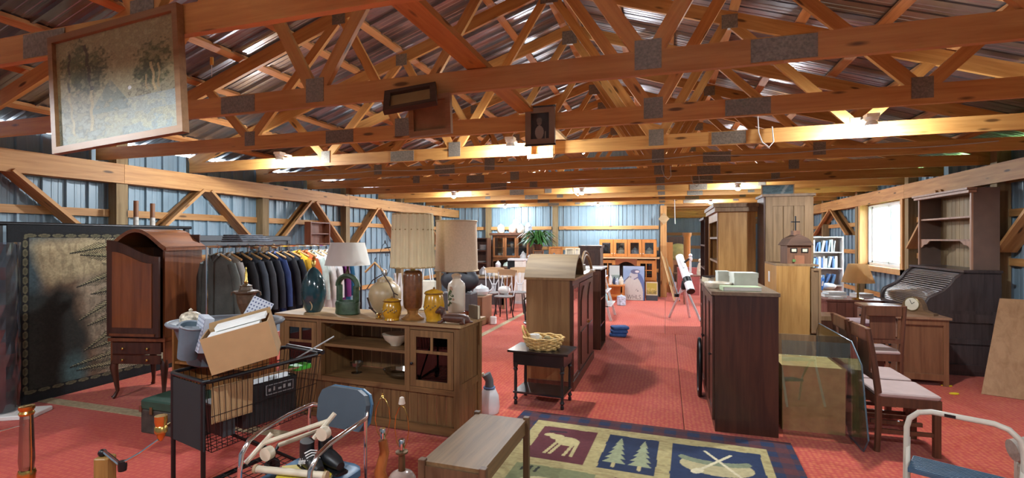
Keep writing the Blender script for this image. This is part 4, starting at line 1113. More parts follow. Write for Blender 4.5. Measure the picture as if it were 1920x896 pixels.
# ================================================================ TAPESTRY RUG hung on the left
def tapestry(u, v):
    n1 = fbm(u,v,6,11); n2 = fbm(u,v,24,17); n3 = vnoise(u,v,90,19)
    st = vnoise(u*1.0,v*.25,60,23)
    c = np.zeros((u.size,3)); c[:] = srgb(120,116,98)
    S = lambda e, k=14: np.clip(e*k+.5,0,1)
    c = mixc(c, S(.34-u+.12*(n1-.5))*S(v-.55+.1*(n1-.5),8), srgb(60,76,80))
    c = mixc(c, S(.90-v+.06*(n1-.5))*S(u-.16)*S(.62-u+.1*(n2-.5)), srgb(96,74,54))
    wedge = S(v-.66-.18*(u-.2)+.04*(n2-.5))*S(.93-v-.1*np.abs(u-.4))*S(u-.12-.35*(.93-v)+.05*n1)*S(.60-u)
    c = mixc(c, wedge*.9, srgb(168,152,116)); c = mixc(c, wedge*(st>.55)*.4, srgb(112,96,70))
    fall = S(.09-np.abs(u-.50+.25*(v-.4))+.06*(n2-.5))*S(.68-v)
    c = mixc(c, fall*.7, srgb(158,142,118)); c = mixc(c, fall*(st>.6)*.5, srgb(96,80,64))
    dark = S(.22-np.abs(u-.17)+.1*(n1-.5)-.12*np.abs(v-.3))*S(.62-v+.2*(n1-.5))
    c = mixc(c, dark*.92, srgb(26,30,26)); c = mixc(c, S(.07-np.hypot(u-.33,(v-.12)*.7))*.6, srgb(76,104,104))
    c = mixc(c, S(u-.56+.08*(n2-.5),10)*.75, srgb(170,164,136))
    for (cx,cz,sl,L) in ((.50,.95,-.12,.26),(.56,.88,.18,.26),(.60,.80,-.10,.24),(.58,.70,.30,.24),(.64,.60,.1,.22),(.55,.52,.5,.2),(.62,.44,.25,.22),(.58,.34,.55,.2),(.64,.27,.15,.22),(.56,.18,.12,.26),(.60,.11,-.05,.26)):
        tx = u-cx; tz = (v-cz)-sl*tx
        w = .038*np.clip(1-(np.abs(tx)/L)**2,0,1)*(.5+n2)
        comb = np.sin((tx+np.abs(tz)*1.2)*430+7*n2)
        c = mixc(c, (np.abs(tz)<w)*np.clip(comb*2+.6,0,1)*.85, srgb(28,32,20))
        c = mixc(c, (np.abs(tz-.006)<w*.5)*(comb<-.3)*.6, srgb(184,176,128)); c = mixc(c, (np.abs(tz)<.004)*(np.abs(tx)<L)*.9, srgb(24,24,16))
    c = mixc(c, (u>.48)*(n3>.80)*.6, srgb(40,40,30)); c = mixc(c, (np.hypot(u-.70,(v-.235)*.9)<.02)*1., srgb(150,44,40))
    c = c*(.85+.3*n3)[:,None]
    # borders: black edge and chain of light links
    e = np.minimum(np.minimum(u*1.32,(1-u)*1.32),np.minimum(v*1.78,(1-v)*1.78))
    c = mixc(c, (e<.13)*1., srgb(22,22,22))
    s_ = np.where((v*1.78<.13)|((1-v)*1.78<.13), u*1.32, v*1.78)
    lk = ((s_*11)%1-.5)**2/.20+((e-.105)/.017)**2
    c = mixc(c, (lk<1)*.7, srgb(112,106,78)); c = mixc(c, (lk<.35)*.8, srgb(70,66,48))
    c = mixc(c, (e<.075)*1., srgb(24,26,28))
    return c*(.8+.4*vnoise(u,v,160,2))[:,None]*1.0
t = T('tapestry_rug','dark wall tapestry of a waterfall and pine branches with chain border','tapestry',(-6.08,3.10,.0),PI/2)
g = print_grid('woven_picture',1.72,1.78,300,300,tapestry,printmat('tapestry_print',.95,.4),t); g.location=(0,0,.01)
MB().box(0,1.72,.002,.02,.0,1.79).ob('backing',plain('black_cloth',(.015,.015,.016),.95),t)
MB().tube([(-.1,.03,1.80),(1.95,.03,1.80)],.02,10).ob('hanging_pole',BLACKM,t,True)
for x in (-.05,1.9): MB().box(x-.03,x+.03,.03,.07,0,1.8).ob('stand_leg',BLACKM,t)
# plastic-wrapped roll at its left
t = T('plastic_wrapped_roll','tall roll wrapped in crinkled clear plastic beside the tapestry','roll',(-5.92,2.98,0),0)
MB().lathe([(.09,0),(.10,.3),(.095,.7),(.10,1.2),(.09,1.6)],16).ob('rolled_rug',plain('dark_roll',(.05,.055,.06),.8,0,.4),t,True)
m = MB(); n=22
vs=[]; 
for k in range(15):
    for j in range(n):
        a=2*PI*j/n; r=.115+.014*R.random()
        vs.append((r*math.cos(a),r*math.sin(a),k*.115+.01))
m.add(vs,[(k*n+j,k*n+(j+1)%n,(k+1)*n+(j+1)%n,(k+1)*n+j) for k in range(14) for j in range(n)])
m.ob('plastic_film',glassmat('plastic_film',(.80,.84,.88),.12,.12),t)
o = MB().box(-.2,.2,-.14,.14,0,.04,c=.01).ob('white_board_slab',PAPER,None,False,(-5.78,3.02,0),(0,0,.5)); tag(o,'white foam slab lying flat at the foot of the plastic-wrapped roll','slab')
# rolled canes with brown ends against the post
for k,x in enumerate((255,286)):
    p = onX(x,400,-6.22)
    t = T('wrapped_pole','white wrapped pole with brown end standing against the left wall','pole',(-6.22,p.y,0),0,'wrapped poles on the left wall')
    MB().tube([(0,0,0),(0,0,1.92)],.028,10).ob('wrap',plain('dirty_white_wrap',(.50,.47,.42),.8,0,.3,20),t,True); MB().tube([(0,0,1.92),(0,0,2.12-.02*k)],.026,10).ob('brown_end',plain('leather_brown',(.20,.08,.03),.5),t,True)
# dark headboard / bed rail behind the rack
t = T('headboard','dark painted headboard with arched openings standing along the left wall','headboard',(-6.05,5.05,0),PI/2)
DG_ = plain('slate_black_paint',(.045,.05,.055),.4)
part(t,'top_rail',DG_,(0,1.75,-.04,.04,1.62,1.70),c=.012); part(t,'mid_rail',DG_,(.05,1.7,-.02,.02,.95,1.03)); part(t,'foot_rail',DG_,(.05,1.7,-.02,.02,.3,.38))
for x in (0,1.69): part(t,'end_post',DG_,(x,x+.06,-.03,.03,0,1.62))
part(t,'apron',DG_,(.06,1.69,-.012,.012,1.53,1.62))
for k in range(7): part(t,'slat',DG_,(.24+.215*k,.275+.215*k,-.012,.012,1.03,1.53))
# a wooden high-back chair piece seen between armoire and coats
t = T('carved_chair','grey upholstered chair with carved frame between the armoire and coats','chair',(-5.45,4.75,0),-.2)
GU = plain('grey_upholstery',(.14,.14,.16),.9)
part(t,'seat',GU,(-.25,.25,-.25,.25,.38,.48),c=.04); part(t,'backrest',GU,(-.22,.22,.2,.26,.5,1.1),c=.03)
MB().tube([(-.25,.23,.45),(-.27,.23,.9),(-.2,.23,1.18),(0,.23,1.26),(.2,.23,1.18),(.27,.23,.9),(.25,.23,.45)],.025,8).ob('back_frame',DARKW,t,True)
for x in (-.22,.22):
    for y in (-.22,.22): part(t,'leg',DARKW,(x-.02,x+.02,y-.02,y+.02,0,.39))

# ================================================================ CLOTHES RACK
RX = -4.66; RZ = 1.565
t = T('clothes_rack','chrome rolling clothes rack crowded with hanging coats','clothes rack',(RX,4.04,0),0)
for y in (0,2.35):
    MB().tube([(0,y,.08),(0,y,RZ)],.014,8).ob('upright',CHROME,t,True); MB().tube([(-.25,y,.08),(.25,y,.08)],.014,8).ob('foot_bar',CHROME,t,True)
    for x in (-.24,.24): MB().ball((x,y,.035),.034,8,6,.5).ob('caster',BLACKM,t,True)
MB().tube([(0,0,RZ),(0,2.35,RZ)],.013,8).ob('rail',CHROME,t,True); MB().tube([(0,0,.12),(0,2.35,.12)],.013,8).ob('base_bar',CHROME,t,True)
HW = plain('hanger_wood',(.45,.26,.10),.5)
cols = [('dark grey-green wool overcoat','fabric_greygreen',(.075,.08,.07),1.02,.25),('pale grey cardigan','fabric_palegrey',(.36,.36,.34),.8,.2),('black dress coat','fabric_black',(.010,.010,.012),.95,.22),
 ('slate blue suit jacket','fabric_slate',(.045,.06,.08),.8,.22),('charcoal suit jacket','fabric_charcoal',(.032,.036,.044),.82,.22),('black and navy jacket','fabric_nightnavy',(.014,.017,.028),.85,.22),('royal blue shirt','fabric_royal',(.025,.05,.16),.8,.2),
 ('dark charcoal blazer','fabric_dkchar',(.022,.024,.03),.85,.22),('deep navy blazer','fabric_navy',(.012,.016,.026),.86,.22),('bright yellow raincoat','fabric_yellow',(.72,.40,.02),.9,.22),('rust orange leather jacket','fabric_orange',(.50,.10,.02),.85,.22),
 ('pale mint blouse','fabric_mint',(.50,.62,.56),.75,.2),('cream white jacket','fabric_white',(.68,.66,.62),.8,.22),('white quilted coat','fabric_white2',(.72,.71,.70),.8,.23),('purple puffer coat','fabric_purple',(.17,.03,.17),.95,.25),('teal blue windbreaker','fabric_teal',(.02,.14,.26),.85,.22)]
def garment(y, desc, mname, col, L, wd):
    t = T('hanging_coat', desc+' on a hanger on the crowded clothes rack','coat',(RX,y,0),R.uniform(-.05,.05),'garments on the clothes rack')
    fm = plain(mname,col,.85,0,.2,9,.25)
    zs = RZ-.085; m = MB()
    # body: stacked elliptical sections with folds
    secs = []; n = 28
    for k in range(13):
        f = k/12
        if f < .12: w = .045+(wd-.05)*(f/.12)**.6; th = .03+.012*f/.12
        else: w = wd-.03+.03*((f-.12)/.88); th = .042+.012*f
        z = zs-L*f*(1 if f > .12 else .75)+0 if f > .12 else zs-.11*(f/.12)
        secs.append([( w*math.cos(2*PI*j/n)*(1+.0), th*math.sin(2*PI*j/n)*(1+.22*f*math.sin(j*1.9+y*7)), z) for j in range(n)])
    vs = [p for s_ in secs for p in s_]
    m.add(vs,[(k*n+j,k*n+(j+1)%n,(k+1)*n+(j+1)%n,(k+1)*n+j) for k in range(12) for j in range(n)]+[tuple(range(n))])
    m.ob('garment_body',fm,t,True)
    for s_ in (-1,1):
        MB().tube([(s_*(wd-.05),0,zs-.10),(s_*(wd+.005),.005,zs-.25),(s_*(wd+.025),.015,zs-.45),(s_*(wd+.03),.02,zs-.66)],[.04,.042,.04,.036],10).ob('sleeve',fm,t,True)
    MB().tube([(-.06,-.05,zs-.01),(0,-.075,zs-.09),(.06,-.05,zs-.01),(.0,.05,zs+.02)],.014,6,True).ob('collar',fm,t,True)
    h = MB().tube([(-.19,0,zs-.06),(-.05,0,zs),(0,0,zs+.01),(.05,0,zs),(.19,0,zs-.06)],.012,6).ob('hanger',HW,t,True)
    MB().tube([(0,0,zs),(0,0,zs+.055),(.018,0,zs+.075),(.02,0,zs+.095),(0,0,zs+.112),(-.02,0,zs+.10)],.003,5).ob('hanger_hook',CHROME,h,True)
ys = [4.17,4.31,4.45,4.58,4.71,4.84,4.97,5.10,5.23,5.39,5.53,5.67,5.81,5.95,6.10,6.25]
for yy,(dsc,nm,cl,L,wd) in zip(ys,cols): garment(yy,dsc,nm,cl,L,wd)
o = MB()
for k in range(4): o.box(-.16+.01*k,.16-.02*k,0+.0,.45-.03*k,.022*k,.022*k+.018,c=.008)
o = o.ob('folded_clothes_pile',plain('dark_mixed_cloth',(.08,.09,.11),.9,0,.9,9),None,False,(RX,4.35,RZ+.05)); o['kind']='stuff'; tag(o,'flat pile of folded dark clothes laid on the rack rail','clothes pile')
# little wall shelf
p = onX(582,445,-6.3)
t = T('wall_shelf','small reddish wall shelf hung on the left wall between braces','shelf',(-6.27,p.y+.25,1.55),PI/2)
bookcase(t,.55,.14,.42,[1.76],wood('reddish_shelf',(.22,.07,.03),(.13,.035,.015),'z',1,.5),z0=1.55-1.55); 
for o in t.children:
    if o.name.startswith('shelf'): o.location.z = -1.55

# ================================================================ THINGS BEYOND THE BUFFET (left middle)
t = T('garment_bar','black metal stand with horizontal bar behind the cream pot lamp','stand',onY(690,560,7.0).xy.to_3d(),.2)
MB().tube([(-.12,0,0),(-.12,0,1.42),(.5,0,1.44)],.018,8).ob('frame',BLACKM,t,True); MB().tube([(-.3,-.2,0),(.05,.2,0)],.016,8).ob('foot',BLACKM,t,True)
m=MB()
for k in range(7): m.tube([(.30+.04*k,.0,1.44),(.30+.04*k,.0,1.37)],.005,5)
m.tube([(.28,0,1.5),(.56,0,1.54)],.01,6).ob('comb_bar',BLACKM,t,True)
t = T('lattice_gate','white folding lattice gate leaning behind the brown lamp','gate',onY(757,600,7.6).xy.to_3d(),.1)
for k in range(5):
    MB().beam((-.2+.1*k,0,0.02),(.0+.1*k-.1,.05,1.05),.02,.035).ob('slat',WHITE,t); 
for k in range(5): MB().beam((.0+.1*k-.1,.03,0.02),(-.2+.1*k,.08,1.05),.02,.035).ob('slat',WHITE,t)
def tote(px,py,Y,w,h,mt,lab):
    p = onY(px,py,Y); t = T('tote_bag',lab,'bag',(p.x,Y,p.z),.05)
    m = MB().box(-w/2,w/2,-.05,.05,0,h,c=.03); m.ob('bag_body',mt,t,True)
    for y in (-.04,.04): MB().tube([(-w*.3,y,h-.01),(-w*.18,y,h+.22),(0,y,h+.27),(w*.18,y,h+.22),(w*.3,y,h-.01)],.009,6).ob('strap',mt,t,True)
stool = T('display_table','plain wooden table holding tote bags beyond the buffet','table',(-3.22,6.35,0),0)
part(stool,'tabletop',OAKG,(-.55,.55,-.3,.3,.62,.65))
for x in (-.5,.5):
    for y in (-.26,.26): part(stool,'leg',OAKG,(x-.025,x+.025,y-.025,y+.025,0,.62))
def on_tbl(px,Y,z): p = onY(px,500,Y); return (p.x,Y,z)
t = T('tote_bag','pale canvas tote bag with thin straps standing between the lamps','bag',on_tbl(800,6.25,.651),.05)
MB().box(-.13,.13,-.05,.05,0,.42,c=.02).ob('bag_body',plain('canvas',(.66,.64,.52),.9),t,True)
for y in (-.04,.04): MB().tube([(-.08,y,.41),(-.05,y,.64),(0,y,.68),(.05,y,.64),(.08,y,.41)],.008,6).ob('strap',WHITE,t,True)
t = T('duffel_bag','large black duffel bag piled between the two tall lamp shades','bag',on_tbl(862,6.42,.651),0)
MB().ball((0,0,.42),.24,16,10,1.2,.7,.75).ob('bag_body',plain('black_nylon',(.02,.022,.028),.6,0,.3),t,True); MB().tube([(-.15,-.1,.52),(-.1,-.18,.62),(.1,-.18,.62),(.15,-.1,.52)],.012,6).ob('strap',BLACKM,t,True); part(t,'case_under',plain('dark_case',(.05,.04,.04),.6),(-.22,.22,-.14,.14,0,.25),c=.02)
t = T('coat_hanger','wooden coat hanger with brown hook standing by the black stand','hanger',on_tbl(703,6.2,.651),0)
MB().tube([(-.16,0,.52),(0,0,.66),(.16,0,.52)],.016,6).ob('hanger_arm',HW,t,True); MB().tube([(0,0,.66),(0,0,.71),(.02,0,.73)],.006,6).ob('hook',BLACKM,t,True); MB().tube([(0,0,0),(0,0,.66)],.01,6).ob('post',BLACKM,t,True); MB().lathe([(.09,0),(.09,.02)],14).ob('base',BLACKM,t)
t = T('book_stack','stack of white and blue boxes beneath the hanger on the wooden table','boxes',on_tbl(700,6.15,.651),.2)
t.location.x += .26
for k,(c_,w) in enumerate((((.6,.62,.66),.12),((.10,.12,.2),.11),((.55,.5,.48),.10),((.05,.05,.06),.11))): part(t,'box',plain('stackbox%d'%k,c_,.7),(-w,w,-.09,.09,.06*k,.06*k+.057))
# ================================================================ BACK LEFT: hutch, shelf, chairs, plant
def jar(name,label,loc,prof,mat,lidmat=None,group=None,cat='jar',n=18):
    t = T(name,label,cat,loc,0,group)
    MB().lathe(prof,n).ob('jar_body',mat,t,True)
    r,z = prof[-1]
    MB().lathe([(max(r,.01)*1.05,z),(max(r,.01)*1.05,z+.015),(max(r,.01)*.4,z+.035),(.014,z+.04),(.016,z+.055),(.001,z+.062)],n).ob('lid',lidmat or mat,t,True)
    return t
hx0,hx1 = onY(924,450,14.15).x, onY(994,450,14.15).x
t = T('china_hutch','brown hutch with three glass doors and ceramic jars on its top','hutch',((hx0+hx1)/2,14.1,0),0)
w = (hx1-hx0)/2
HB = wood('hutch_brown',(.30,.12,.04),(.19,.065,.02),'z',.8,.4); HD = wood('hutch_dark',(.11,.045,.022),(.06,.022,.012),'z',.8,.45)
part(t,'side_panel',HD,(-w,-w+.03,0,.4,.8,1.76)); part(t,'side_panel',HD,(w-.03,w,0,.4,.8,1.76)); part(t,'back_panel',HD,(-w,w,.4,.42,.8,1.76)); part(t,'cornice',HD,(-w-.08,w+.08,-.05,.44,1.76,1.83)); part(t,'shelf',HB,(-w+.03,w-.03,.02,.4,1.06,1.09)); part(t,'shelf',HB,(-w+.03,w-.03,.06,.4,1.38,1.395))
part(t,'base_cabinet',HD,(-w-.02,w+.02,-.12,.42,0,.77)); part(t,'base_top',HB,(-w-.04,w+.04,-.15,.43,.77,.80)); 
for k in range(2): door(t,(-w+.02)+k*w,(-w+.02)+k*w+w-.04,.1,.72,-.12,HB,.06)
dw = (2*w-.06)/3
for k in range(3): door(t,-w+.03+k*dw+.004,-w+.03+(k+1)*dw-.004,1.10,1.74,0,HB,.055,'glass',None,(-w+.03+(k+1)*dw-.03 if k<2 else -w+.06+k*dw,1.38),BLACKM,GLASS)
m = MB().prism([(-w+.03,1.06),(-w+.03,.97)]+[(-w+.03+(2*w-.06)*i/12,.97+.07*math.sin(PI*i/12)) for i in range(1,12)]+[(w-.03,.97),(w-.03,1.06)],.0,.02); m.ob('arched_apron',HB,t)
HC = t.location
PORW = plain('porcelain_white',(.74,.74,.74),.3,0,.05); BLW = plain('blue_white_china',(.50,.56,.66),.3,0,.5,22); CRW = plain('cream_china',(.72,.66,.52),.3,0,.2,16); PNK = plain('pink_china',(.66,.46,.38),.35,0,.3,14)
cj = [(.09,0),(.11,.03),(.115,.17),(.08,.22)]
for px,mt,dsc in ((939,CRW,'cream'),(961,PNK,'pinkish'),(977,CRW,'pale yellow')):
    jar('cookie_jar',dsc+' house-shaped ceramic cookie jar standing on top of the china hutch',onY(px,437,14.25).xy.to_3d()+Vector((0,0,1.831)),cj,mt)
t = T('alarm_clock','small round white clock on top of the china hutch','clock',onY(968,430,14.4).xy.to_3d()+Vector((0,0,1.831)),0)
MB().lathe([(.1,-.02),(.1,.02)],20,M=Matrix.Translation((0,0,.33))@Matrix.Rotation(PI/2,4,'X')).ob('clock_face',PORW,t,True); part(t,'stand',PORW,(-.05,.05,-.02,.02,0,.24))
jar('cookie_jar','white and blue speckled figural jar at the hutch end by the fern',onY(991,437,14.2).xy.to_3d()+Vector((0,0,1.831)),[(.08,0),(.11,.06),(.1,.14),(.11,.2),(.07,.26)],BLW)
for k,(dx,z,r,mt) in enumerate(((-.42,1.10,.055,PORW),(-.30,1.10,.055,PNK),(-.02,1.397,.06,PORW),(.05,1.10,.07,BLW),(.38,1.397,.09,PORW),(.42,1.10,.10,PORW))):
    o = MB().lathe([(r*.5,0),(r*.8,.02),(r,.10),(r*.9,.12),(r*.8,.10),(r*.4,.02),(.001,.015)],14).ob('china_cup',mt,None,True,HC+Vector((dx,.2,z+.001))); tag(o,['white china cup in the left bay of the hutch','pink china cup behind the hutch glass','white china cup on the middle hutch shelf','blue china mug behind the middle hutch door','large white china cup on the right hutch shelf','wide white china bowl at the bottom right of the hutch'][k],'cup')
for dx,prof,mt,dsc in ((-.38,[(.08,0),(.085,.02),(.085,.10),(.05,.14)],PORW,'white tower-shaped canister on the hutch counter'),(-.1,[(.09,0),(.12,.05),(.09,.11)],plain('sage_china',(.42,.52,.45),.35,0,.2),'low sage green lidded dish on the hutch counter'),(.2,[(.16,0),(.18,.05),(.16,.15)],CRW,'cream village-shaped canister on the hutch counter')):
    jar('canister',dsc,HC+Vector((dx,-.06,.801)),prof,mt,cat='canister')
# dark shelf left of the hutch
sx0 = onY(880,450,13.6).x; sx1 = onY(923,450,13.6).x
t = T('dark_shelf','dark open shelf unit with stacked white dishes left of the hutch','shelf unit',((sx0+sx1)/2,13.75,0),0)
bookcase(t,sx1-sx0,.35,1.68,[.5,.95,1.32],HD,th=.03); t.location.x -= .16; t.location.y=13.6
SHC = t.location
for dx,z,r,h,dsc in ((-.18,1.32,.10,.1,'stack of white bowls on the dark shelf'),(.18,1.32,.12,.16,'tall stack of white dishes on the dark shelf'),(.0,1.32,.12,.03,'low stack of white plates on the dark shelf'),(.1,.95,.17,.04,'wide white platter on the lower dark shelf'),(-.15,.95,.12,.03,'small white plate on the lower dark shelf')):
    o = MB()
    for q in range(max(1,int(h/.02))): o.lathe([(r*.55,q*.02),(r,q*.02+.014),(r,q*.02+.018),(r*.5,q*.02+.006)],18)
    o = o.ob('dish_stack',PORW,None,True,SHC+Vector((dx,.17,z+.001))); tag(o,dsc,'dishes')
# fern on a plank pedestal
FERN = plain('fern_green',(.05,.17,.035),.5,0,.4,30)
fp = onY(1008,470,12.9)
t = T('plant_stand','rough brown wooden plant pedestal holding the fern','pedestal',(fp.x+.02,12.9,1.001),.2)
part(t,'column',wood('bark_plank',(.22,.13,.08),(.12,.07,.04),'z',1,.8),(-.11,.11,-.11,.11,0,.30),c=.02); part(t,'column_trim',HB,(.115,.14,-.12,.12,0,.32)); part(t,'column_trim',HB,(-.14,-.115,-.12,.12,0,.32)); part(t,'pedestal_top',HB,(-.15,.15,-.15,.15,1.32-1.0,1.345-1.0))
t = T('potted_fern','bushy green fern in a dark pot on wooden pedestal','potted plant',(fp.x+.02,12.9,1.346),0)
MB().lathe([(.09,0),(.13,.14),(.14,.16),(.12,.16),(.08,.03),(.001,.03)],16).ob('pot',HD,t,True)
m = MB(); rr = random.Random(4)
for k in range(110):
    a = rr.uniform(0,2*PI); L = rr.uniform(.3,.62); up_ = rr.uniform(.12,.42)
    px,pz = 0,.15; prev=None
    for q in range(8):
        f=q/7; x=L*f; z=.15+up_*math.sin(PI*.5*min(1,f*1.4))*1.0-.5*max(0,f-.55)**1.3
        wd_=.030*(1-f*.6)
        p1=(x*math.cos(a)-wd_*math.sin(a),x*math.sin(a)+wd_*math.cos(a),z); p2=(x*math.cos(a)+wd_*math.sin(a),x*math.sin(a)-wd_*math.cos(a),z+.006)
        if prev: m.add([prev[0],prev[1],p2,p1],[(0,1,2,3)])
        prev=(p1,p2)
o = m.ob('fronds',FERN,t); o['kind']='stuff'
# low shelf and pictures along the back wall
bx0,bx1 = onY(1028,480,14.0).x, onY(1086,480,14.0).x
t = T('long_low_cabinet','long dark low cabinet along the back wall behind the bonnet wardrobe','cabinet',((bx0+bx1)/2,14.1,0),0)
part(t,'body',HD,(-.65,.65,0,.42,0,1.12)); part(t,'top',HD,(-.68,.68,-.03,.44,1.12,1.15))
def leaning_frame(px0,px1,py0,Y,zb,hh,mat,fillmat,lab,cat='picture'):
    x0=onY(px0,460,Y).x; x1=onY(px1,460,Y).x; w=(x1-x0)/2
    t = T('framed_picture',lab,cat,((x0+x1)/2,Y,zb),0,rot=(-.08,0,0))
    m = MB().box(-w,w,-.012,.012,0,.035).box(-w,w,-.012,.012,hh-.035,hh).box(-w,-w+.035,-.012,.012,.035,hh-.035).box(w-.035,w,-.012,.012,.035,hh-.035); m.ob('frame',mat,t)
    part(t,'picture',fillmat,(-w+.035,w-.035,-.004,.006,.035,hh-.035)); return t
leaning_frame(1029,1055,0,14.02,1.151,.28,ORANGE,plain('orange_board',(.50,.20,.06),.6,0,.2),'orange wooden board picture propped on the long low cabinet')
leaning_frame(1060,1076,0,14.03,1.151,.24,CREAM,plain('sepia_print',(.42,.38,.28),.6,0,.4,8),'small sepia framed print propped on the long low cabinet')
leaning_frame(1077,1087,0,14.04,1.151,.24,CREAM,plain('cream_print',(.62,.58,.48),.6,0,.3,8),'narrow cream framed print beside the sepia print')
o = MB().box(0,1.5,-.02,.02,0,.12).ob('dark_mantel_board',plain('charcoal_board',(.05,.045,.05),.6),None,False,(bx0-.1,14.4,1.42)); 
bpy.data.objects.remove(o)
jar('vase','tall white vase on the floor pedestal beside the fern',(fp.x-.42,12.95,1.001),[(.05,0),(.09,.08),(.08,.2),(.04,.26)],PORW,cat='vase')
jar('vase','small white figurine vase near the fern pot',(fp.x-.22,12.85,1.001),[(.06,0),(.07,.05),(.04,.13),(.05,.17)],PORW,cat='vase')
jar('vase','slate blue vase between the fern pedestal and orange board',(fp.x+.42,13.05,1.001),[(.06,0),(.09,.06),(.09,.18),(.05,.22)],plain('slate_vase',(.10,.14,.2),.3),cat='vase')
t = T('plain_sideboard','plain brown sideboard under the fern and vases','sideboard',(fp.x,13.1,0),0)
part(t,'body',HB,(-.75,.75,-.36,.25,0,.97)); part(t,'top',HD,(-.78,.78,-.39,.28,.97,1.0)); door(t,-.72,0,.08,.92,-.36,HB); door(t,0,.72,.08,.92,-.36,HB)
# bentwood chairs
CWH = plain('white_enamel',(.70,.72,.74),.35); SEATG = plain('grey_seat',(.22,.20,.19),.7,0,.3); LEGD = plain('dark_leg',(.03,.02,.018),.4)
cp = onZ(955,560,.45); proto=None
CLAB = ['white parlour chair with lyre back nearest the pots cabinet','white parlour chair with lyre back in the middle of its row','white parlour chair with lyre back next to the bonnet wardrobe']
for k,(px,Y,rz) in enumerate(((918,10.35,.05),(940,9.75,-.1),(968,10.6,.1))):
    p = onY(px,500,Y); loc=(p.x+.05,Y,0)
    if proto is None:
        t = proto = T('parlour_chair',CLAB[0],'chair',loc,rz,'white parlour chairs')
        MB().lathe([(.19,.44),(.2,.45),(.2,.465),(.17,.475),(.001,.475)],20).ob('seat',SEATG,t,True)
        for a in (.8,2.34,3.94,5.48):
            MB().tube([(.15*math.cos(a),.15*math.sin(a),.44),(.17*math.cos(a),.17*math.sin(a),.25),(.22*math.cos(a),.22*math.sin(a),0)],.014,8).ob('leg',LEGD,t,True)
        for s_ in (-1,1): MB().tube([(s_*.17,.13,.45),(s_*.19,.17,.7),(s_*.205,.2,.95)],.012,8).ob('back_stile',CWH,t,True)
        MB().prism([(-.22,.88),(.22,.88),(.23,.99),(.12,1.01),(-.12,1.01),(-.23,.99)],.19,.215).ob('crest_rail',wood('pale_crest',(.66,.46,.26),(.52,.34,.17),'x',1,.4),t)
        for s_ in (-1,1): MB().tube([(s_*.03,.15,.47),(s_*.04,.17,.62),(s_*.11,.18,.75),(s_*.10,.195,.88)],.011,7).ob('lyre_rod',CWH,t,True)
        MB().tube([(0,.15,.47),(0,.195,.89)],.010,7).ob('lyre_rod',CWH,t,True)
        MB().tube([(-.06,.165,.63),(.06,.165,.63)],.012,7).ob('lyre_band',CWH,t,True)
    else: dup(proto,loc,rz,CLAB[k])
# cube cabinet with teapot and pots
t = T('cube_cabinet','small plain brown cube cabinet with white pots on top','cabinet',(-3.58,8.75,0),-.06)
CUB = wood('cube_brown',(.27,.12,.05),(.17,.07,.03),'z',.8,.5)
part(t,'body',CUB,(-.26,.26,.0,.46,.02,.54)); part(t,'top',wood('cube_top',(.40,.28,.18),(.28,.18,.1),'x',1,.5),(-.27,.27,-.01,.47,.54,.56)); part(t,'plinth',HD,(-.25,.25,.02,.45,0,.02)); door(t,-.24,.24,.05,.52,0,CUB,.05)
CYW = plain('pale_blue_white',(.62,.68,.70),.35,0,.06)
t = T('teapot','large pale white teapot on the small cube cabinet','teapot',(-3.42,8.95,.561),.3)
MB().lathe([(.09,0),(.12,.02),(.155,.08),(.14,.14),(.07,.18),(.03,.19)],20).ob('pot_body',CYW,t,True); MB().tube([(.13,0,.06),(.2,0,.1),(.22,0,.16)],[.025,.02,.014],8).ob('spout',CYW,t,True); MB().tube([(-.14,0,.13),(-.21,0,.14),(-.2,0,.06),(-.14,0,.05)],.012,7).ob('handle',CYW,t,True); MB().lathe([(.06,.18),(.02,.2),(.018,.215),(.001,.22)],12).ob('lid',CYW,t,True)
jar('lidded_pot','slim white lidded pot left of the teapot',(-3.72,8.86,.561),[(.06,0),(.07,.03),(.06,.1),(.03,.13)],CYW,cat='pot')
jar('lidded_pot','small white pot behind the floral lamp on the cube cabinet',(-3.8,9.08,.561),[(.05,0),(.06,.04),(.05,.1)],CYW,cat='pot')
o = MB().ball((0,0,.091),.12,12,8,1.2,.9,.75).ob('white_bundle',PAPER,None,True,(-3.28,9.95,.478)); tag(o,'white wrapped bundle resting on a parlour chair seat','bundle')
o = MB().box(-.06,.06,-.05,.05,0,.15,c=.02).ob('plastic_bottle',PAPER,None,False,(-3.2,9.02,0)); tag(o,'small white plastic bottle on carpet beside the cube cabinet','bottle')
# further clutter tables behind the chairs
t = T('clutter_table','grey table behind the parlour chairs covered with small crockery','table',(-4.35,11.3,0),0)
part(t,'tabletop',OAKG,(-.75,.75,-.35,.35,.72,.75)); 
for x in (-.7,.7):
    for y in (-.3,.3): part(t,'leg',OAKG,(x-.03,x+.03,y-.03,y+.03,0,.72))
part(t,'cloth_skirt',plain('dark_skirt',(.07,.06,.06),.9),(-.72,.72,-.33,-.31,.1,.72))
cl = [(-.5,.1,PORW,'white'),(-.32,.12,plain('copper_pot',(.35,.16,.08),.35,.6),'copper'),(-.12,.09,plain('grey_pot',(.2,.2,.22),.4),'grey'),(.1,.11,plain('steel_pot',(.5,.5,.52),.3,.8),'steel'),(.3,.08,BLW,'blue speckled'),(.5,.1,CRW,'cream')]
for x,r,mt,dsc in cl: jar('kettle',dsc+' pot standing on the grey clutter table',(-4.35+x,11.2+.1*math.sin(x*9),.751),[(r*.7,0),(r,.04),(r*.9,r*1.3),(r*.5,r*1.6)],mt,cat='pot')
t = T('white_column','white painted column pedestal standing beside the china hutch','pedestal',(onY(976,500,12.2).x,12.2,0),0)
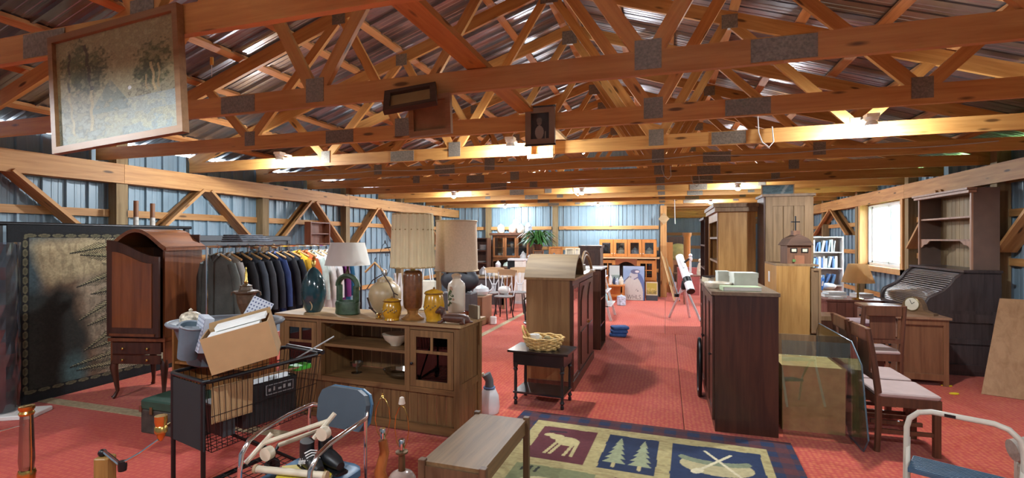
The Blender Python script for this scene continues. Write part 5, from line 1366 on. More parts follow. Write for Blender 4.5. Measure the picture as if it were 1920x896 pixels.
part(t,'shaft',plain('white_post',(.74,.68,.60),.5),(-.12,.12,-.12,.12,.06,1.1)); part(t,'cap',PORW,(-.3,.15,-.15,.15,1.1,1.15)); part(t,'base',PORW,(-.15,.15,-.15,.15,0,.06)); part(t,'dark_speaker',BLACKW,(-.32,-.125,-.1,.1,.72,1.095))
for o in t.children:
    if o.name.startswith('dark_speaker'): o.name='side_panel'

# ================================================================ BACK CENTRE: orange hutch, poster, paintings
x0,x1 = onY(1124,450,14.2).x, onY(1231,450,14.2).x
t = T('orange_sideboard','orange pine sideboard with four-pane glass doors and arched middle','sideboard',((x0+x1)/2,14.15,0),0)
w=(x1-x0)/2
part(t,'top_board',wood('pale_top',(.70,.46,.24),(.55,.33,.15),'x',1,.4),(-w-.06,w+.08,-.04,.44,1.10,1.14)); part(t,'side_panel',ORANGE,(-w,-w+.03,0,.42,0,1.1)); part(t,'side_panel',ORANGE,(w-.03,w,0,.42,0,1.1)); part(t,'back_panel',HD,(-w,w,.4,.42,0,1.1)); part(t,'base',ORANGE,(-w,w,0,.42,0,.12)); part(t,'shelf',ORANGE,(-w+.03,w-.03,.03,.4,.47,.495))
for a,b in ((-w+.03,-w+.45),(w-.52,w-.03)):
    door(t,a,b,.5,1.06,0,ORANGE,.09,'glass',([((a+b)/2,.55,1.0)],[.78]),None,BLACKM,DKGLASS); door(t,a,b,.14,.48,0,ORANGE,.07)
m = MB().prism([(-w+.45,1.1),(-w+.45,.86)]+[(-w+.45+(2*w-.97)*i/12,.86+.15*math.sin(PI*i/12)) for i in range(1,12)]+[(w-.52,.86),(w-.52,1.1)],0,.03); m.ob('arched_apron',wood('red_pine',(.45,.13,.04),(.32,.08,.025),'x',.8,.4),t)
t = T('wall_cabinet','orange pine cabinet with four glass doors standing on the sideboard','cabinet',((x0+x1)/2,14.2,1.141),0)
part(t,'side_panel',ORANGE,(-w,-w+.02,0,.3,0,.50)); part(t,'side_panel',ORANGE,(w-.02,w,0,.3,0,.50)); part(t,'top',ORANGE,(-w,w,0,.3,.48,.50)); part(t,'bottom',ORANGE,(-w,w,0,.3,0,.02)); part(t,'back',HD,(-w,w,.29,.3,.02,.48))
dw=2*w/4
for k in range(4): door(t,-w+k*dw+.005,-w+(k+1)*dw-.005,.02,.48,0,ORANGE,.075,'glass',None,(-w+(k+1)*dw-.035 if k%2==0 else -w+k*dw+.035,.10),PORW,GLASS)
for k in (1,2,3): jar('model_house',['','white lidded pot behind the second glass door','silver lidded pot behind the third glass door','cream village jar behind the fourth glass door'][k],((x0+x1)/2-w+(k+.5)*dw,14.35,1.162),[(.1,0),(.13,.05),(.12,.16),(.06,.2)],(CRW,BLW,CRW)[k-1],cat='jar')
def penguin(u,v):
    c=np.zeros((u.size,3)); c[:]=srgb(150,178,214)
    c=mixc(c,(v>.86)*np.clip((v-.86)*5,0,1),srgb(190,208,230))
    body=(((u-.45)/.5)**2+((v-.1)/.62)**2<1)
    c=mixc(c,(((u-.62)/.45)**2+((v-.2)/.62)**2<1)*1.,srgb(96,118,168)); c=mixc(c,body*1.,srgb(206,204,196))
    c=mixc(c,(((u-.5)/.2)**2+((v-.72)/.12)**2<1)*1.,srgb(198,198,200)); c=mixc(c,(((u-.58)/.22)**2+((v-.84)/.07)**2<1)*1.,srgb(110,112,146))
    c=mixc(c,(((u-.66)/.1)**2+((v-.84)/.035)**2<1)*1.,srgb(226,222,226)); c=mixc(c,(np.abs(v-(.62+.35*(u-.55)))<.018)*((u>.5)&(u<.72)),srgb(120,116,150))
    c=mixc(c,(np.abs(v-(.52+.6*u))<.02)*(u<.3),srgb(110,110,134)); c=mixc(c,(np.hypot((u-.35),(v-.68)*1.5)<.04)*1.,srgb(150,144,140))
    c=mixc(c,(np.hypot((u-.66)*1.,(v-.28)*1.3)<.07)*(vnoise(u,v,40,8)>.5)*.8,srgb(84,82,80))
    return c*(.95+.1*fbm(u,v,20,3))[:,None]
pw = onY(1208,540,13.6).x-onY(1168,540,13.6).x; px_=onY(1168,540,13.6).x
t = T('penguin_poster','tall canvas print of a pale penguin with lettering leaning on the sideboard','poster',(px_,13.62,.0),0,rot=(-.07,0,0))
MB().box(-.02,pw+.02,.004,.03,0,.93).ob('frame',BLACKW,t); g=print_grid('print',pw,.91,60,90,penguin,printmat('poster_print',.5),t); g.location=(0,.0,.01)
fc=bpy.data.curves.new('wtext','FONT'); fc.body='WHLS'; fc.size=.17; fc.extrude=.0005; to=text_mesh('lettering',fc); to.parent=t; to.location=(.10,-.004,.035); to.rotation_euler=(PI/2,0,0); to.scale=(.8,1,1); to.data.materials.append(plain('faded_ink',(.22,.21,.20),.7))
def yellowp(u,v):
    c=np.zeros((u.size,3)); c[:]=srgb(188,168,70); n=fbm(u,v,7,5); c=mixc(c,(v<.4)*np.clip(n*1.6-.3,0,1),srgb(120,104,66)); c=mixc(c,(np.abs(v-.45)<.15)*(vnoise(u,v,9,3)>.55)*.7,srgb(210,190,120)); return c
t = T('yellow_painting','small framed yellow landscape leaning right of the penguin print','painting',(onY(1211,550,13.7).x,13.72,.0),0,rot=(-.1,0,0))
yw = onY(1233,550,13.7).x-onY(1211,550,13.7).x
part(t,'easel_box',plain('dark_box',(.05,.05,.06),.6),(0,yw,.0,.1,0,.14)); g=print_grid('painted_panel',yw-.04,.3,40,40,yellowp,printmat('oil_print',.5),t); g.location=(.02,0,.17)
m=MB().box(0,yw,.004,.03,.14,.17).box(0,yw,.004,.03,.47,.5).box(0,.02,.004,.03,.17,.47).box(yw-.02,yw,.004,.03,.17,.47).box(0,yw,.006,.02,.17,.47); m.ob('frame',CREAM,t)
o=MB().box(-.02,yw+.02,0,.12,0,.06,c=.02).ob('dark_bag',plain('charcoal_bag',(.09,.09,.11),.7),None,False,(onY(1211,550,13.75).x,13.72,.515)); bpy.data.objects.remove(o)
# small table with jars and beach painting left of the poster
t = T('small_display_table','small orange table with jars left of the penguin print','table',(onY(1155,540,13.2).x,13.25,0),0)
part(t,'tabletop',ORANGE,(-.22,.22,-.2,.2,.42,.45)); 
for x in (-.19,.19):
    for y in (-.17,.17): part(t,'leg',ORANGE,(x-.02,x+.02,y-.02,y+.02,0,.42))
part(t,'shelf',ORANGE,(-.19,.19,-.17,.17,.15,.17))
TC=t.location
for k,(dx,r,h,mt,dsc) in enumerate(((-.14,.045,.2,PORW,'tall white'),(-.05,.04,.14,plain('navy_glass',(.03,.05,.12),.2),'dark blue'),(.03,.05,.12,BLW,'blue and white'),(.13,.06,.17,CRW,'cream'))):
    jar('jar',dsc+' jar on the small orange table',TC+Vector((dx,-.05+.04*(k%2),.451)),[(r*.8,0),(r,.03),(r,h*.7),(r*.6,h)],mt)
def beach(u,v):
    c=np.zeros((u.size,3)); c[:]=srgb(206,222,220); c=mixc(c,(v<.45)*1.,srgb(150,176,170)); c=mixc(c,(v<.4)*(vnoise(u*2,v*6,8,2)>.5)*.7,srgb(96,110,112)); return c
t = T('beach_painting','pale seascape painting in dark frame behind the jars','painting',(onY(1141,520,13.6).x,13.6,.45),0)
bw=onY(1163,520,13.6).x-t.location.x
MB().box(0,bw,.004,.03,0,.5).ob('frame',BLACKW,t); g=print_grid('painted_panel',bw-.04,.46,30,30,beach,printmat('oil_print',.5),t); g.location=(.02,0,.02)
t2=T('narrow_table','narrow wooden stand carrying the beach painting','stand',(t.location.x,13.55,0),0); part(t2,'body',ORANGE,(0,bw,.02,.2,0,.448))
jar('tin_can','shiny white and blue paint can on the carpet before the penguin print',(onZ(1165,572).x,onZ(1165,572).y,0),[(.1,0),(.11,.01),(.11,.2),(.1,.21)],BLW,cat='can')
t = T('black_lantern','small black and silver lantern under the sideboard arch','lantern',((x0+x1)/2+.02,14.2,.8),0); part(t,'lantern_box',BLACKW,(-.1,.1,-.08,.08,0,.12)); part(t,'silver_top',CHROME,(-.09,.09,-.07,.07,.12,.18)); t.location.z=.5
# step stand with white drapery, near dark bookcase
t = T('craft_stand','white wooden step shelf cluttered with craft goods near the dark bookcase','shelf',(-1.06,10.5,0),PI/2)
WS = plain('white_step',(.72,.74,.74),.5)
for k in range(3): part(t,'shelf',WS,(-.45,.45,.08*k,.34,.28+.28*k,.30+.28*k))
for x in (-.44,.42): MB().beam((x,.0,0),(x,.28,1.0),.02,.05).ob('side_leg',WS,t)
for x in (-.44,.42): MB().beam((x,.33,0),(x,.30,1.0),.02,.05).ob('side_leg',WS,t)
CSP=t.location
for k,(dy,dz,mt,dsc) in enumerate(((-.3,.30,BLW,'blue speckled'),(.0,.30,PORW,'white'),(.28,.30,plain('aqua_pot',(.35,.6,.62),.4),'aqua'),(-.25,.58,CRW,'cream'),(.1,.58,plain('rust_pot',(.4,.15,.06),.5),'rust red'),(.0,.86,PORW,'tall white'))):
    jar('craft_jar',dsc+' craft jar on the white step shelf',CSP+Vector((-.2,dy,dz+.001)),[(.05,0),(.06,.03),(.055,.13),(.035,.16)],mt)
# ================================================================ corner post ornaments, leaning boards, far chair
o=MB().prism([(0,-.17),(.15,0),(0,.17),(-.15,0)],-.02,0); o=o.ob('diamond_plaque',wood('plaque_wood',(.42,.28,.14),(.30,.18,.08),'x',1,.6),None,False,(-.06,14.60,2.22)); tag(o,'diamond-shaped wooden plaque hung on the corner post','plaque')
bl=[('long grey-white plank leaning against the corner post',.02,LUM_PALE,1.28),('narrow brown plank leaning against the corner post',.16,POST,1.1),('blue-grey lath leaning against the corner post',.25,SIDING,.85),('thin pale lath leaning against the corner post',.08,LUM_PALE,1.15)]
for dsc,dx,mt,h in bl:
    a=onZ(1266,558); o=board('leaning_plank',(a.x+dx*.6-.05,13.6+dx*.8,.01),(onY(1238,480,14.4).x+dx*1.0,14.45,h),.09,.022,mt,None,up=(1,0,.2)); tag(o,dsc,'plank')
t=T('far_chair','brown wooden chair holding a yellow bag in the far right bay','chair',(onY(1278,500,18.0).x,18.0,0),.3)
part(t,'seat',HB,(-.25,.25,-.25,.25,.44,.48)); 
for x in (-.22,.22):
    for y,h in ((-.22,.44),(.22,1.05)): part(t,'leg',HB,(x-.025,x+.025,y-.025,y+.025,0,h))
part(t,'backrest',HB,(-.22,.22,.2,.24,.75,1.05))
o=MB().ball((0,0,.3),.4,14,9,.9,.55,.75); o=o.ob('yellow_bag',plain('khaki_yellow',(.48,.38,.13),.8,0,.3,7),None,True,(onY(1272,480,18.0).x,17.9,1.0)); o.location.z=.9; tag(o,'crumpled khaki yellow bag heaped on the far brown chair','bag')
t=T('wood_column','tall orange turned wooden column standing in the far right bay','column',(onY(1288,460,17.0).x,17.0,0),0)
MB().lathe([(.16,0),(.16,.1),(.10,.14),(.11,1.7),(.14,1.75),(.15,1.85)],16).ob('column_shaft',ORANGE,t,True)
t=T('far_wardrobe','dark cabinet in the far right bay behind the yellow bag','cabinet',(onY(1272,460,20.0).x,20.0,0),0); part(t,'body',HD,(-.4,.4,0,.5,0,1.75)); door(t,-.38,0,.1,1.7,0,HD); door(t,0,.38,.1,1.7,0,HD)
t=T('pine_panel','orange pine panel standing by the corner post in the far bay','panel',(onY(1252,500,16.0).x,16.0,0),0); part(t,'panel_board',ORANGE,(-.15,.15,0,.03,0,1.55))
o=MB().tube([(0,0,0),(.01,0,-.6)],.012,6); o=o.ob('hanging_tube',PORW,None,True,(onY(1265,400,12.73).x,12.72,2.62)); tag(o,'thin white tube hanging from the truss chords near the corner post','tube')
# ================================================================ TELESCOPE
tp=onZ(1282,598); t=T('telescope','white reflector telescope on silver tripod standing on the carpet','telescope',(tp.x,tp.y-.1,0),0)
TW=plain('telescope_white',(.78,.79,.80),.3); SIL=plain('tripod_silver',(.62,.63,.65),.3,.6)
m=MB().tube([(.12,-.35,.62),(-.08,.32,1.28)],.078,18); m.ob('optical_tube',TW,t,True); MB().tube([(.122,-.357,.613),(.118,-.343,.627)],.08,18).ob('tube_mouth',BLACKM,t,True)
MB().tube([(.075,-.2,.77),(.05,-.12,.85)],.084,18).ob('cradle_ring',BLACKM,t,True); MB().tube([(-.03,.16,1.12),(.05,.1,1.2),(.1,.06,1.24)],.022,8).ob('focuser',BLACKM,t,True); MB().tube([(.0,-.02,1.06),(-.08,.18,1.27)],.018,8).ob('finder_scope',TW,t,True)
MB().lathe([(.05,.62),(.06,.66),(.05,.74),(.04,.80)],12).ob('mount_head',BLACKM,t,True)
for a in (2.6,5.9,1.2): MB().tube([(.04*math.cos(a),.04*math.sin(a),.66),(.33*math.cos(a),.33*math.sin(a),.015)],.024,8).ob('tripod_leg',SIL,t,True); MB().ball((.33*math.cos(a),.33*math.sin(a),.022),.02,8,6).ob('foot',BLACKM,t,True)
MB().tube([(0,0,.60),(-.14,-.05,.5)],.012,8).ob('counterweight_bar',SIL,t,True); MB().lathe([(.05,-.03),(.05,.03)],12,(-.14,-.05,.5)).ob('counterweight',BLACKM,t,True)
# ================================================================ DARK CABINET (right of the aisle) and what stands on it
t = T('dark_sideboard','tall dark walnut cabinet with panelled doors facing the aisle','cabinet',(.40,5.97,0),-PI/2)
# local: x 0..1.41 runs toward -Y, y 0..0.49 runs toward +X
DL=1.41; DD=.49; DH=1.17
part(t,'side_panel',DARKW,(DL-.022,DL,.0,DD,0,DH)); part(t,'side_panel',DARKW,(0,.022,.0,DD,0,DH)); part(t,'back_panel',DARKW,(.022,DL-.022,DD-.01,DD,.0,DH)); part(t,'bottom',DARKW,(.022,DL-.022,.01,DD-.01,.06,.08))
part(t,'top',wood('cabinet_top',(.26,.19,.12),(.16,.11,.07),'x',1,.45),(-.02,DL+.02,-.03,DD+.01,DH,DH+.03)); part(t,'toe_board',DARKW,(.022,DL-.022,.0,.02,0,.06))
for k in range(3):
    a=.022+k*(DL-.044)/3; b=a+(DL-.044)/3
    door(t,a+.003,b-.003,.09,DH-.02,0,DARKW,.07,kn=(b-.035 if k%2==0 else a+.035,.65))
CT=DH+.031
def flat(name,lab,cat,x,y,sx,sy,sz,rz,mat,z=CT,c=0.0):
    o=MB().box(-sx/2,sx/2,-sy/2,sy/2,0,sz,c=c).ob(name,mat,None,False,(x,y,z),(0,0,rz)); return tag(o,lab,cat)
WB=plain('white_box',(.70,.74,.66),.6)
p=onZ(1403,543,CT); t=T('white_carton','square white carton with lid on the dark walnut cabinet','box',(.68,4.98,CT),.12); part(t,'carton',WB,(-.1,.1,-.09,.09,0,.135)); part(t,'lid',WB,(-.104,.104,-.094,.094,.10,.142))
t=T('small_white_box','narrow upright white box beside the white carton','box',(.52,5.18,CT),.1); part(t,'carton',WB,(-.05,.05,-.06,.06,0,.135)); part(t,'lid',WB,(-.053,.053,-.063,.063,.125,.14))
GC=plain('pale_green_cover',(.48,.58,.36),.6)
def bookflat(lab,x,y,sx,sy,sz,rz,cov,z=CT):
    t=T('book',lab,'book',(x,y,z),rz); MB().box(-sx/2,sx/2,-sy/2,sy/2,.003,sz-.003).ob('pages',PAPER,t); MB().box(-sx/2-.004,sx/2+.004,-sy/2-.004,sy/2+.004,sz-.003,sz).box(-sx/2-.004,sx/2+.004,-sy/2-.004,sy/2+.004,0,.003).box(-sx/2-.006,-sx/2-.003,-sy/2-.004,sy/2+.004,0,sz).ob('cover',cov,t)
bookflat('pale green book lying flat near the front of the dark walnut cabinet',.62,4.72,.30,.16,.035,.1,GC)
bookflat('cream box-like book under the black folder on the dark walnut cabinet',.50,5.50,.22,.28,.05,.15,CREAM)
bookflat('black folder lying on the cream book',.50,5.50,.2,.26,.015,.25,BLACKW,CT+.051)
o=MB().lathe([(.10,0),(.115,.015),(.12,.045),(.115,.05),(.10,.03),(.001,.02)],20).ob('ceramic_dish',CRW,None,True,(.46,4.93,CT)); tag(o,'cream ceramic dish between the books on the dark walnut cabinet','dish')
t=T('wooden_box','small light wooden box with open lid on the dark walnut cabinet','box',(.52,5.30,CT),.0); part(t,'box_body',OAK,(-.06,.06,-.04,.04,0,.05)); part(t,'lid',OAK,(-.06,.06,-.045,-.04,.02,.075))
# black instrument case leaning on the doors
o=MB()
t=T('oval_tray','black oval framed tray leaning on the walnut cabinet doors','tray',(.36,5.62,.0),PI/2,rot=(0,0,PI/2))
t.location=(.335,5.55,0); MB().tube([(.16*math.cos(2*PI*j/28),0,.30+.30*math.sin(2*PI*j/28)) for j in range(28)],.018,8,True).ob('rim',BLACKM,t,True); MB().lathe([(.15,-.004),(.15,.004)],24,sy=1.95,M=Matrix.Translation((0,.0,.30))@Matrix.Rotation(PI/2,4,'X')).ob('tray_board',BLACKW,t)

# ================================================================ TALL SHELVING AND CABINETS behind it
t=T('oak_display_case','tall golden oak display case, open shelves of crockery facing the aisle','display case',(.68,8.75,0),-PI/2)
# local x 0..1.5 toward -Y, y 0..0.46 toward +X
SH=[.7,1.0,1.34,1.68]; L=1.5
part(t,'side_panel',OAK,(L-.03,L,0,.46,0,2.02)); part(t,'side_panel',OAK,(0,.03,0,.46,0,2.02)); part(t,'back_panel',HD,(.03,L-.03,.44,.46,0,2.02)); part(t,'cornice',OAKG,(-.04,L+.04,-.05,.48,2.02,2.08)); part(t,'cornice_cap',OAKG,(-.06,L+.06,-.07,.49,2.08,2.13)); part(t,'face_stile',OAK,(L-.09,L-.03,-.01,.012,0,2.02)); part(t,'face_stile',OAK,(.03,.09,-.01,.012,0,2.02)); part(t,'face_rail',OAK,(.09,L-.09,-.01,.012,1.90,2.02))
for z in SH: part(t,'shelf',OAKG,(.03,L-.03,.0,.44,z-.03,z))
part(t,'lower_door',OAK,(.09,L-.09,-.01,.01,.08,.66))
cr=[(1.68,7.5,BLW,[(.07,0),(.075,.02),(.075,.2),(.05,.23)],'blue and white canister on the top shelf of the oak display case'),(1.68,7.8,PORW,[(.06,0),(.08,.06),(.04,.2),(.05,.24)],'white figurine jar on the top shelf of the oak display case'),(1.34,7.52,plain('grey_blue_china',(.45,.50,.52),.25),[(.09,0),(.13,.06),(.13,.16),(.09,.22)],'large grey-white cookie jar on the oak display case'),(1.34,7.95,PORW,[(.06,0),(.09,.05),(.07,.18)],'round white jug on the oak display case'),(1.0,7.52,plain('speckled_china',(.50,.47,.40),.5,0,.4,30),[(.10,0),(.13,.06),(.11,.15),(.05,.2)],'speckled tan figural jar low on the oak display case'),(1.0,7.9,CRW,[(.08,0),(.1,.05),(.07,.15)],'cream jar low on the oak display case'),(1.68,8.2,CRW,[(.06,0),(.08,.08),(.05,.2)],'slim cream jar on the top shelf of the oak display case')]
for z,y,mt,pr,dsc in cr: jar('china_jar',dsc,(.88,y,z+.001),pr,mt)
t=T('dark_etagere','dark narrow open shelving beyond the oak display case','shelving',(.62,9.95,0),-PI/2)
L=1.05
for x in (0,L-.03): part(t,'side_panel',DARKW,(x,x+.03,0,.36,0,1.98))
part(t,'back_panel',DARKW,(.03,L-.03,.34,.36,0,1.95)); part(t,'top',DARKW,(-.02,L+.02,-.02,.37,1.98,2.02))
for z in (.45,.85,1.15,1.55): part(t,'shelf',HD,(.03,L-.03,0,.34,z-.025,z))
for z,y,h,mt,dsc in ((1.55,9.15,.30,PORW,'tall white pillar vase high on the dark shelving'),(1.55,9.5,.22,PNK,'pink vase high on the dark shelving'),(1.15,9.15,.25,PORW,'tall white vase with red label on the dark shelving'),(.85,9.15,.18,CRW,'cream vase low on the dark shelving'),(1.15,9.55,.2,BLW,'blue vase on the dark shelving')): jar('tall_vase',dsc,(.78,y,z+.001),[(.05,0),(.06,.03),(.055,h*.8),(.03,h)],mt,cat='vase')
t=T('plank_cupboard','tall weathered cupboard with vertical plank door','cupboard',(1.49,6.86,0),0)
WX=wood('weathered_plank',(.34,.21,.10),(.20,.12,.05),'z',1.2,.6)
part(t,'side_panel',HD,(-.32,-.30,0,.45,0,2.18)); part(t,'side_panel',WX,(.21,.23,0,.45,0,2.18)); part(t,'back_panel',WX,(-.30,.21,.43,.45,0,2.18)); part(t,'top',OAKG,(-.34,.25,-.03,.47,2.18,2.21)); part(t,'face_stile',WX,(-.30,-.22,-.012,0.008,0,2.18)); part(t,'face_stile',WX,(.13,.21,-.012,.008,0,2.18)); part(t,'face_rail',WX,(-.22,.13,-.012,.008,2.06,2.18)); 
planks(t,-.22,.13,.1,2.06,-.006,WX,.115); part(t,'batten',WX,(-.22,.13,-.022,-.006,1.28,1.38)); part(t,'batten',WX,(-.22,.13,-.022,-.006,.4,.5))
def bluep(u,v):
    c=np.zeros((u.size,3)); c[:]=srgb(106,140,150); c=mixc(c,(fbm(u,v,6,4)>.55)*.6,srgb(60,90,100)); return mixc(c,(np.abs(u-.7-.2*(v-.5))<.05)*.6,srgb(200,210,210))
t=T('blue_picture','blue-green picture standing on top of the plank cupboard','picture',(1.20,7.2,2.212),0); g=print_grid('picture_sheet',.36,.13,24,12,bluep,printmat('oil_print',.5),t); g.location=(.015,0,.01); MB().box(0,.39,.002,.02,0,.15).ob('frame',OAK,t)
# ---- oak cabinet on a crate, church model
t=T('crate_stand','brown wooden crate carrying the oak wall cabinet','crate',(1.34,6.20,0),0)
part(t,'crate_body',OAKG,(-.24,.24,-.32,.42,0,.64)); 
t=T('oak_wall_cabinet','golden oak veneered wall cabinet with framed door','cabinet',(1.33,6.20,.641),0)
part(t,'side_panel',OAK,(-.20,-.18,-.30,.36,0,.72)); part(t,'front_panel',OAK,(-.18,.12,-.30,-.28,0,.72)); part(t,'top',OAKG,(-.20,.20,-.30,.36,.70,.72)) ; part(t,'bottom',OAKG,(-.18,.18,-.28,.34,0,.02)); part(t,'back_panel',OAK,(-.18,.18,.34,.36,.02,.70))
for o in list(t.children):
    if o.name.startswith('top'): o.location.z=.02; 
door(t,.125,.215,.02,.70,-.30,OAKG,.022); part(t,'door_edge',CREAM,(.18,.2,-.28,.34,.02,.70)); part(t,'paper_label',PAPER,(-.2012,-.2,.05,.14,.52,.64))
t=T('church_model','brown wooden church dollhouse with a cross on its roof','model house',(1.36,6.12,1.382),.15)
BRK=wood('church_brown',(.20,.09,.045),(.11,.045,.022),'z',1.5,.6)
part(t,'house_body',BRK,(-.12,.12,-.10,.10,0,.20)); MB().prism([(-.14,.20),(.14,.20),(.09,.27),(0,.32),(-.09,.27)],-.12,.12).ob('roof',wood('church_roof',(.12,.06,.035),(.06,.03,.018),'x',1.5,.6),t)
part(t,'steeple',BRK,(-.035,.035,-.035,.035,.31,.36)); part(t,'cross',BLACKM,(-.006,.006,-.006,.006,.36,.52),(-.045,.045,-.006,.006,.45,.462))
for x in (-.07,.04): o=part(t,'window',BLACKW,(x-.02,x+.05,-.104,-.10,.12,.17)); part(o,'window_pane',CREAM,(x-.008,x+.038,-.1055,-.104,.13,.16))
part(t,'arched_door',plain('church_door',(.30,.12,.06),.5),(-.05,.05,-.105,-.10,0,.09)); part(t,'green_trim',plain('leaf_trim',(.12,.22,.06),.6),(-.07,-.04,-.108,-.10,.02,.05))

# ---- glass sheets and box
BOXM=plain('osb_box',(.40,.29,.10),.7,0,.2,14)
t=T('yellow_box','plain mustard-brown plywood box behind the glass sheet','box',(1.22,5.0,0),0); part(t,'box_body',BOXM,(-.26,.215,-.22,.22,0,.54)); part(t,'box_lid',BOXM,(-.265,.22,-.225,.225,.54,.56))
SHG=glassmat('sheet_glass',(.86,.92,.90),.10,.01)
o=MB().box(0,.50,-.003,.003,0,.80).ob('glass_sheet',SHG,None,False,(.93,4.60,.002),(-.06,0,.0)); tag(o,'clear rectangular glass sheet leaning in front of the mustard box','glass sheet')
pts=[(4.46,0),(4.36,.12),(4.50,.66),(4.72,.80),(5.62,.80),(5.70,.72),(5.70,.0)]
t=T('cut_corner_glass','tinted glass tabletop with clipped corners leaning on the chair backs','glass tabletop',(0,0,.002),0)
MB().prism([(y-5.0,z) for y,z in pts],-.005,.005,'x').ob('glass_pane',glassmat('tinted_glass',(.74,.83,.88),.16,.01),t,False,(1.46,5.0,0),(0,.0,0))
MB().tube([(0,y-5.0,z) for y,z in pts],.006,6,True).ob('ground_edge',plain('edge_blue',(.10,.16,.20),.2),t,False,(1.46,5.0,0.004),(0,.0,0))
# ---- dining chairs with pale seats, facing right
CHW=wood('chair_wood',(.15,.06,.03),(.085,.032,.016),'z',1,.4,coat=.2); PSE=plain('pale_vinyl_seat',(.46,.34,.31),.55,0,.06)
def dining_chair(loc,rz,label,first=None):
    if first: return dup(first,loc,rz,label)
    t=T('dining_chair',label,'chair',loc,rz,'dining chairs with pale seats')
    part(t,'seat_pad',PSE,(-.215,.215,-.21,.21,.43,.465),c=.02); part(t,'seat_rail',CHW,(-.21,.21,-.21,-.185,.36,.43)); part(t,'seat_rail',CHW,(-.21,.21,.185,.21,.36,.43)); part(t,'seat_rail',CHW,(-.21,-.185,-.185,.185,.36,.43)); part(t,'seat_rail',CHW,(.185,.21,-.185,.185,.36,.43))
    for x in (-.19,.19):
        part(t,'front_leg',CHW,(x-.021,x+.021,-.205,-.163,0,.36))
        MB().tube([(x,.20,0),(x,.19,.2),(x,.19,.45),(x,.22,.7),(x,.26,.95)],[.022,.024,.026,.024,.02],8).ob('back_stile',CHW,t,True)
    part(t,'crest_rail',CHW,(-.17,.17,.235,.265,.84,.95),c=.01); part(t,'lower_back_rail',CHW,(-.17,.17,.2,.225,.55,.60)); 
    part(t,'back_splat',CHW,(-.12,.12,.215,.23,.60,.84)); part(t,'stretcher',CHW,(-.012,.012,-.17,.18,.16,.19)); 
    for x in (-.19,.19): part(t,'side_stretcher',CHW,(x-.01,x+.01,-.17,.19,.15,.18))
    return t
c1=dining_chair((1.765,4.70,0),PI/2,'dining chair with pale seat nearest the step stool, behind the tinted glass')
dining_chair((1.77,5.19,0),PI/2,'dining chair with pale seat second in row behind the tinted glass',c1)
dining_chair((2.15,6.35,0),PI+.12,'dark dining chair turned toward the drawer desk',c1)
# ================================================================ DESK, ROLL-TOP, HUTCH
t=T('drawer_desk','brown kneehole desk with knobbed drawers and panelled end','desk',(2.53,6.70,0),0)
DW=wood('desk_brown',(.27,.12,.055),(.17,.07,.032),'z',.9,.42); DWX=wood('desk_top_brown',(.34,.19,.11),(.24,.12,.065),'y',.9,.35)
part(t,'desktop',DWX,(-.02,.50,-.02,1.30,.745,.77)); 
for y0 in (0,.92):
    part(t,'end_panel',DW,(.04,.44,y0+.02,y0+.035,.06,.70)); part(t,'pedestal',DW,(.02,.48,y0+.02+.02,y0+.36,.06,.745))
    m=MB()
    m.box(0.0,.05,y0,y0+.02,.0,.745).box(.43,.48,y0,y0+.02,.0,.745).box(.05,.43,y0,y0+.02,.68,.745).box(.05,.43,y0,y0+.02,.06,.13); m.ob('end_frame',DW,t)
    for k in range(3):
        o=MB().box(0,.02,y0+.05,y0+.34,.10+.21*k,.29+.21*k,c=.004).ob('drawer',wood('drawer_face',(.34,.19,.13),(.24,.13,.09),'y',.9,.45),t); 
        MB().ball((-.012,y0+.19,.195+.21*k),.015,8,6).ob('knob',BLACKM,o,True)
part(t,'kneehole_drawer',DW,(.02,.46,.37,.91,.64,.745)); part(t,'modesty_panel',DW,(.46,.478,.36,.92,.2,.745))
t=T('mantel_clock','tambour mantel clock with cream dial on the drawer desk','clock',(2.80,6.98,.771),-.9)
CLW=wood('clock_wood',(.22,.13,.07),(.13,.07,.035),'x',1.2,.4)
MB().prism([(-.22,0),(.22,0),(.22,.025),(.17,.03),(.12,.05),(.10,.12),(.06,.18),(0,.20),(-.06,.18),(-.10,.12),(-.12,.05),(-.17,.03),(-.22,.025)],-.045,.045).ob('clock_case',CLW,t)
dl=MB().lathe([(.075,-.004),(.075,.004)],24,M=Matrix.Translation((0,-.047,.115))@Matrix.Rotation(PI/2,4,'X')).ob('dial',plain('dial_cream',(.68,.62,.48),.4),t); MB().tube([(.078*math.cos(2*PI*j/24),-.05,.115+.078*math.sin(2*PI*j/24)) for j in range(24)],.006,6,True).ob('bezel',MATS['dull_brass'],t,True)
m=MB().beam((0,-.053,.115),(.03,-.053,.14),.002,.006).beam((0,-.053,.115),(-.02,-.053,.165),.002,.005); m.ob('clock_hands',BLACKM,dl)
flat('dark_tray','dark tray lying under the mantel clock','tray',2.84,6.98,.5,.2,.012,-.9,DARKWX,.7705) if False else None
t=T('rolltop_desk','large dark roll-top desk with slatted tambour shutter','desk',(0,0,0),0)
RD=wood('rolltop_dark',(.075,.052,.048),(.04,.026,.024),'z',1,.35,coat=.2); RS=plain('tambour_slat',(.085,.065,.06),.28,0,.15,20,coat=.35)
X0,X1,Y0,Y1=3.06,3.80,7.32,8.66
curve=[(X0,.78),(X0,.86),(X0+.03,.92),(X0+.10,.96),(X0+.18,1.01),(X0+.25,1.09),(X0+.30,1.17),(X0+.36,1.22),(X0+.42,1.245)]
for y in (Y0,Y1-.04):
    MB().prism(curve+[(X1,1.245),(X1,.78)],y,y+.04).ob('side_profile',RD,t)
    MB().tube([(x,y+.02,z) for x,z in curve],.022,8).ob('profile_moulding',RD,t,True)
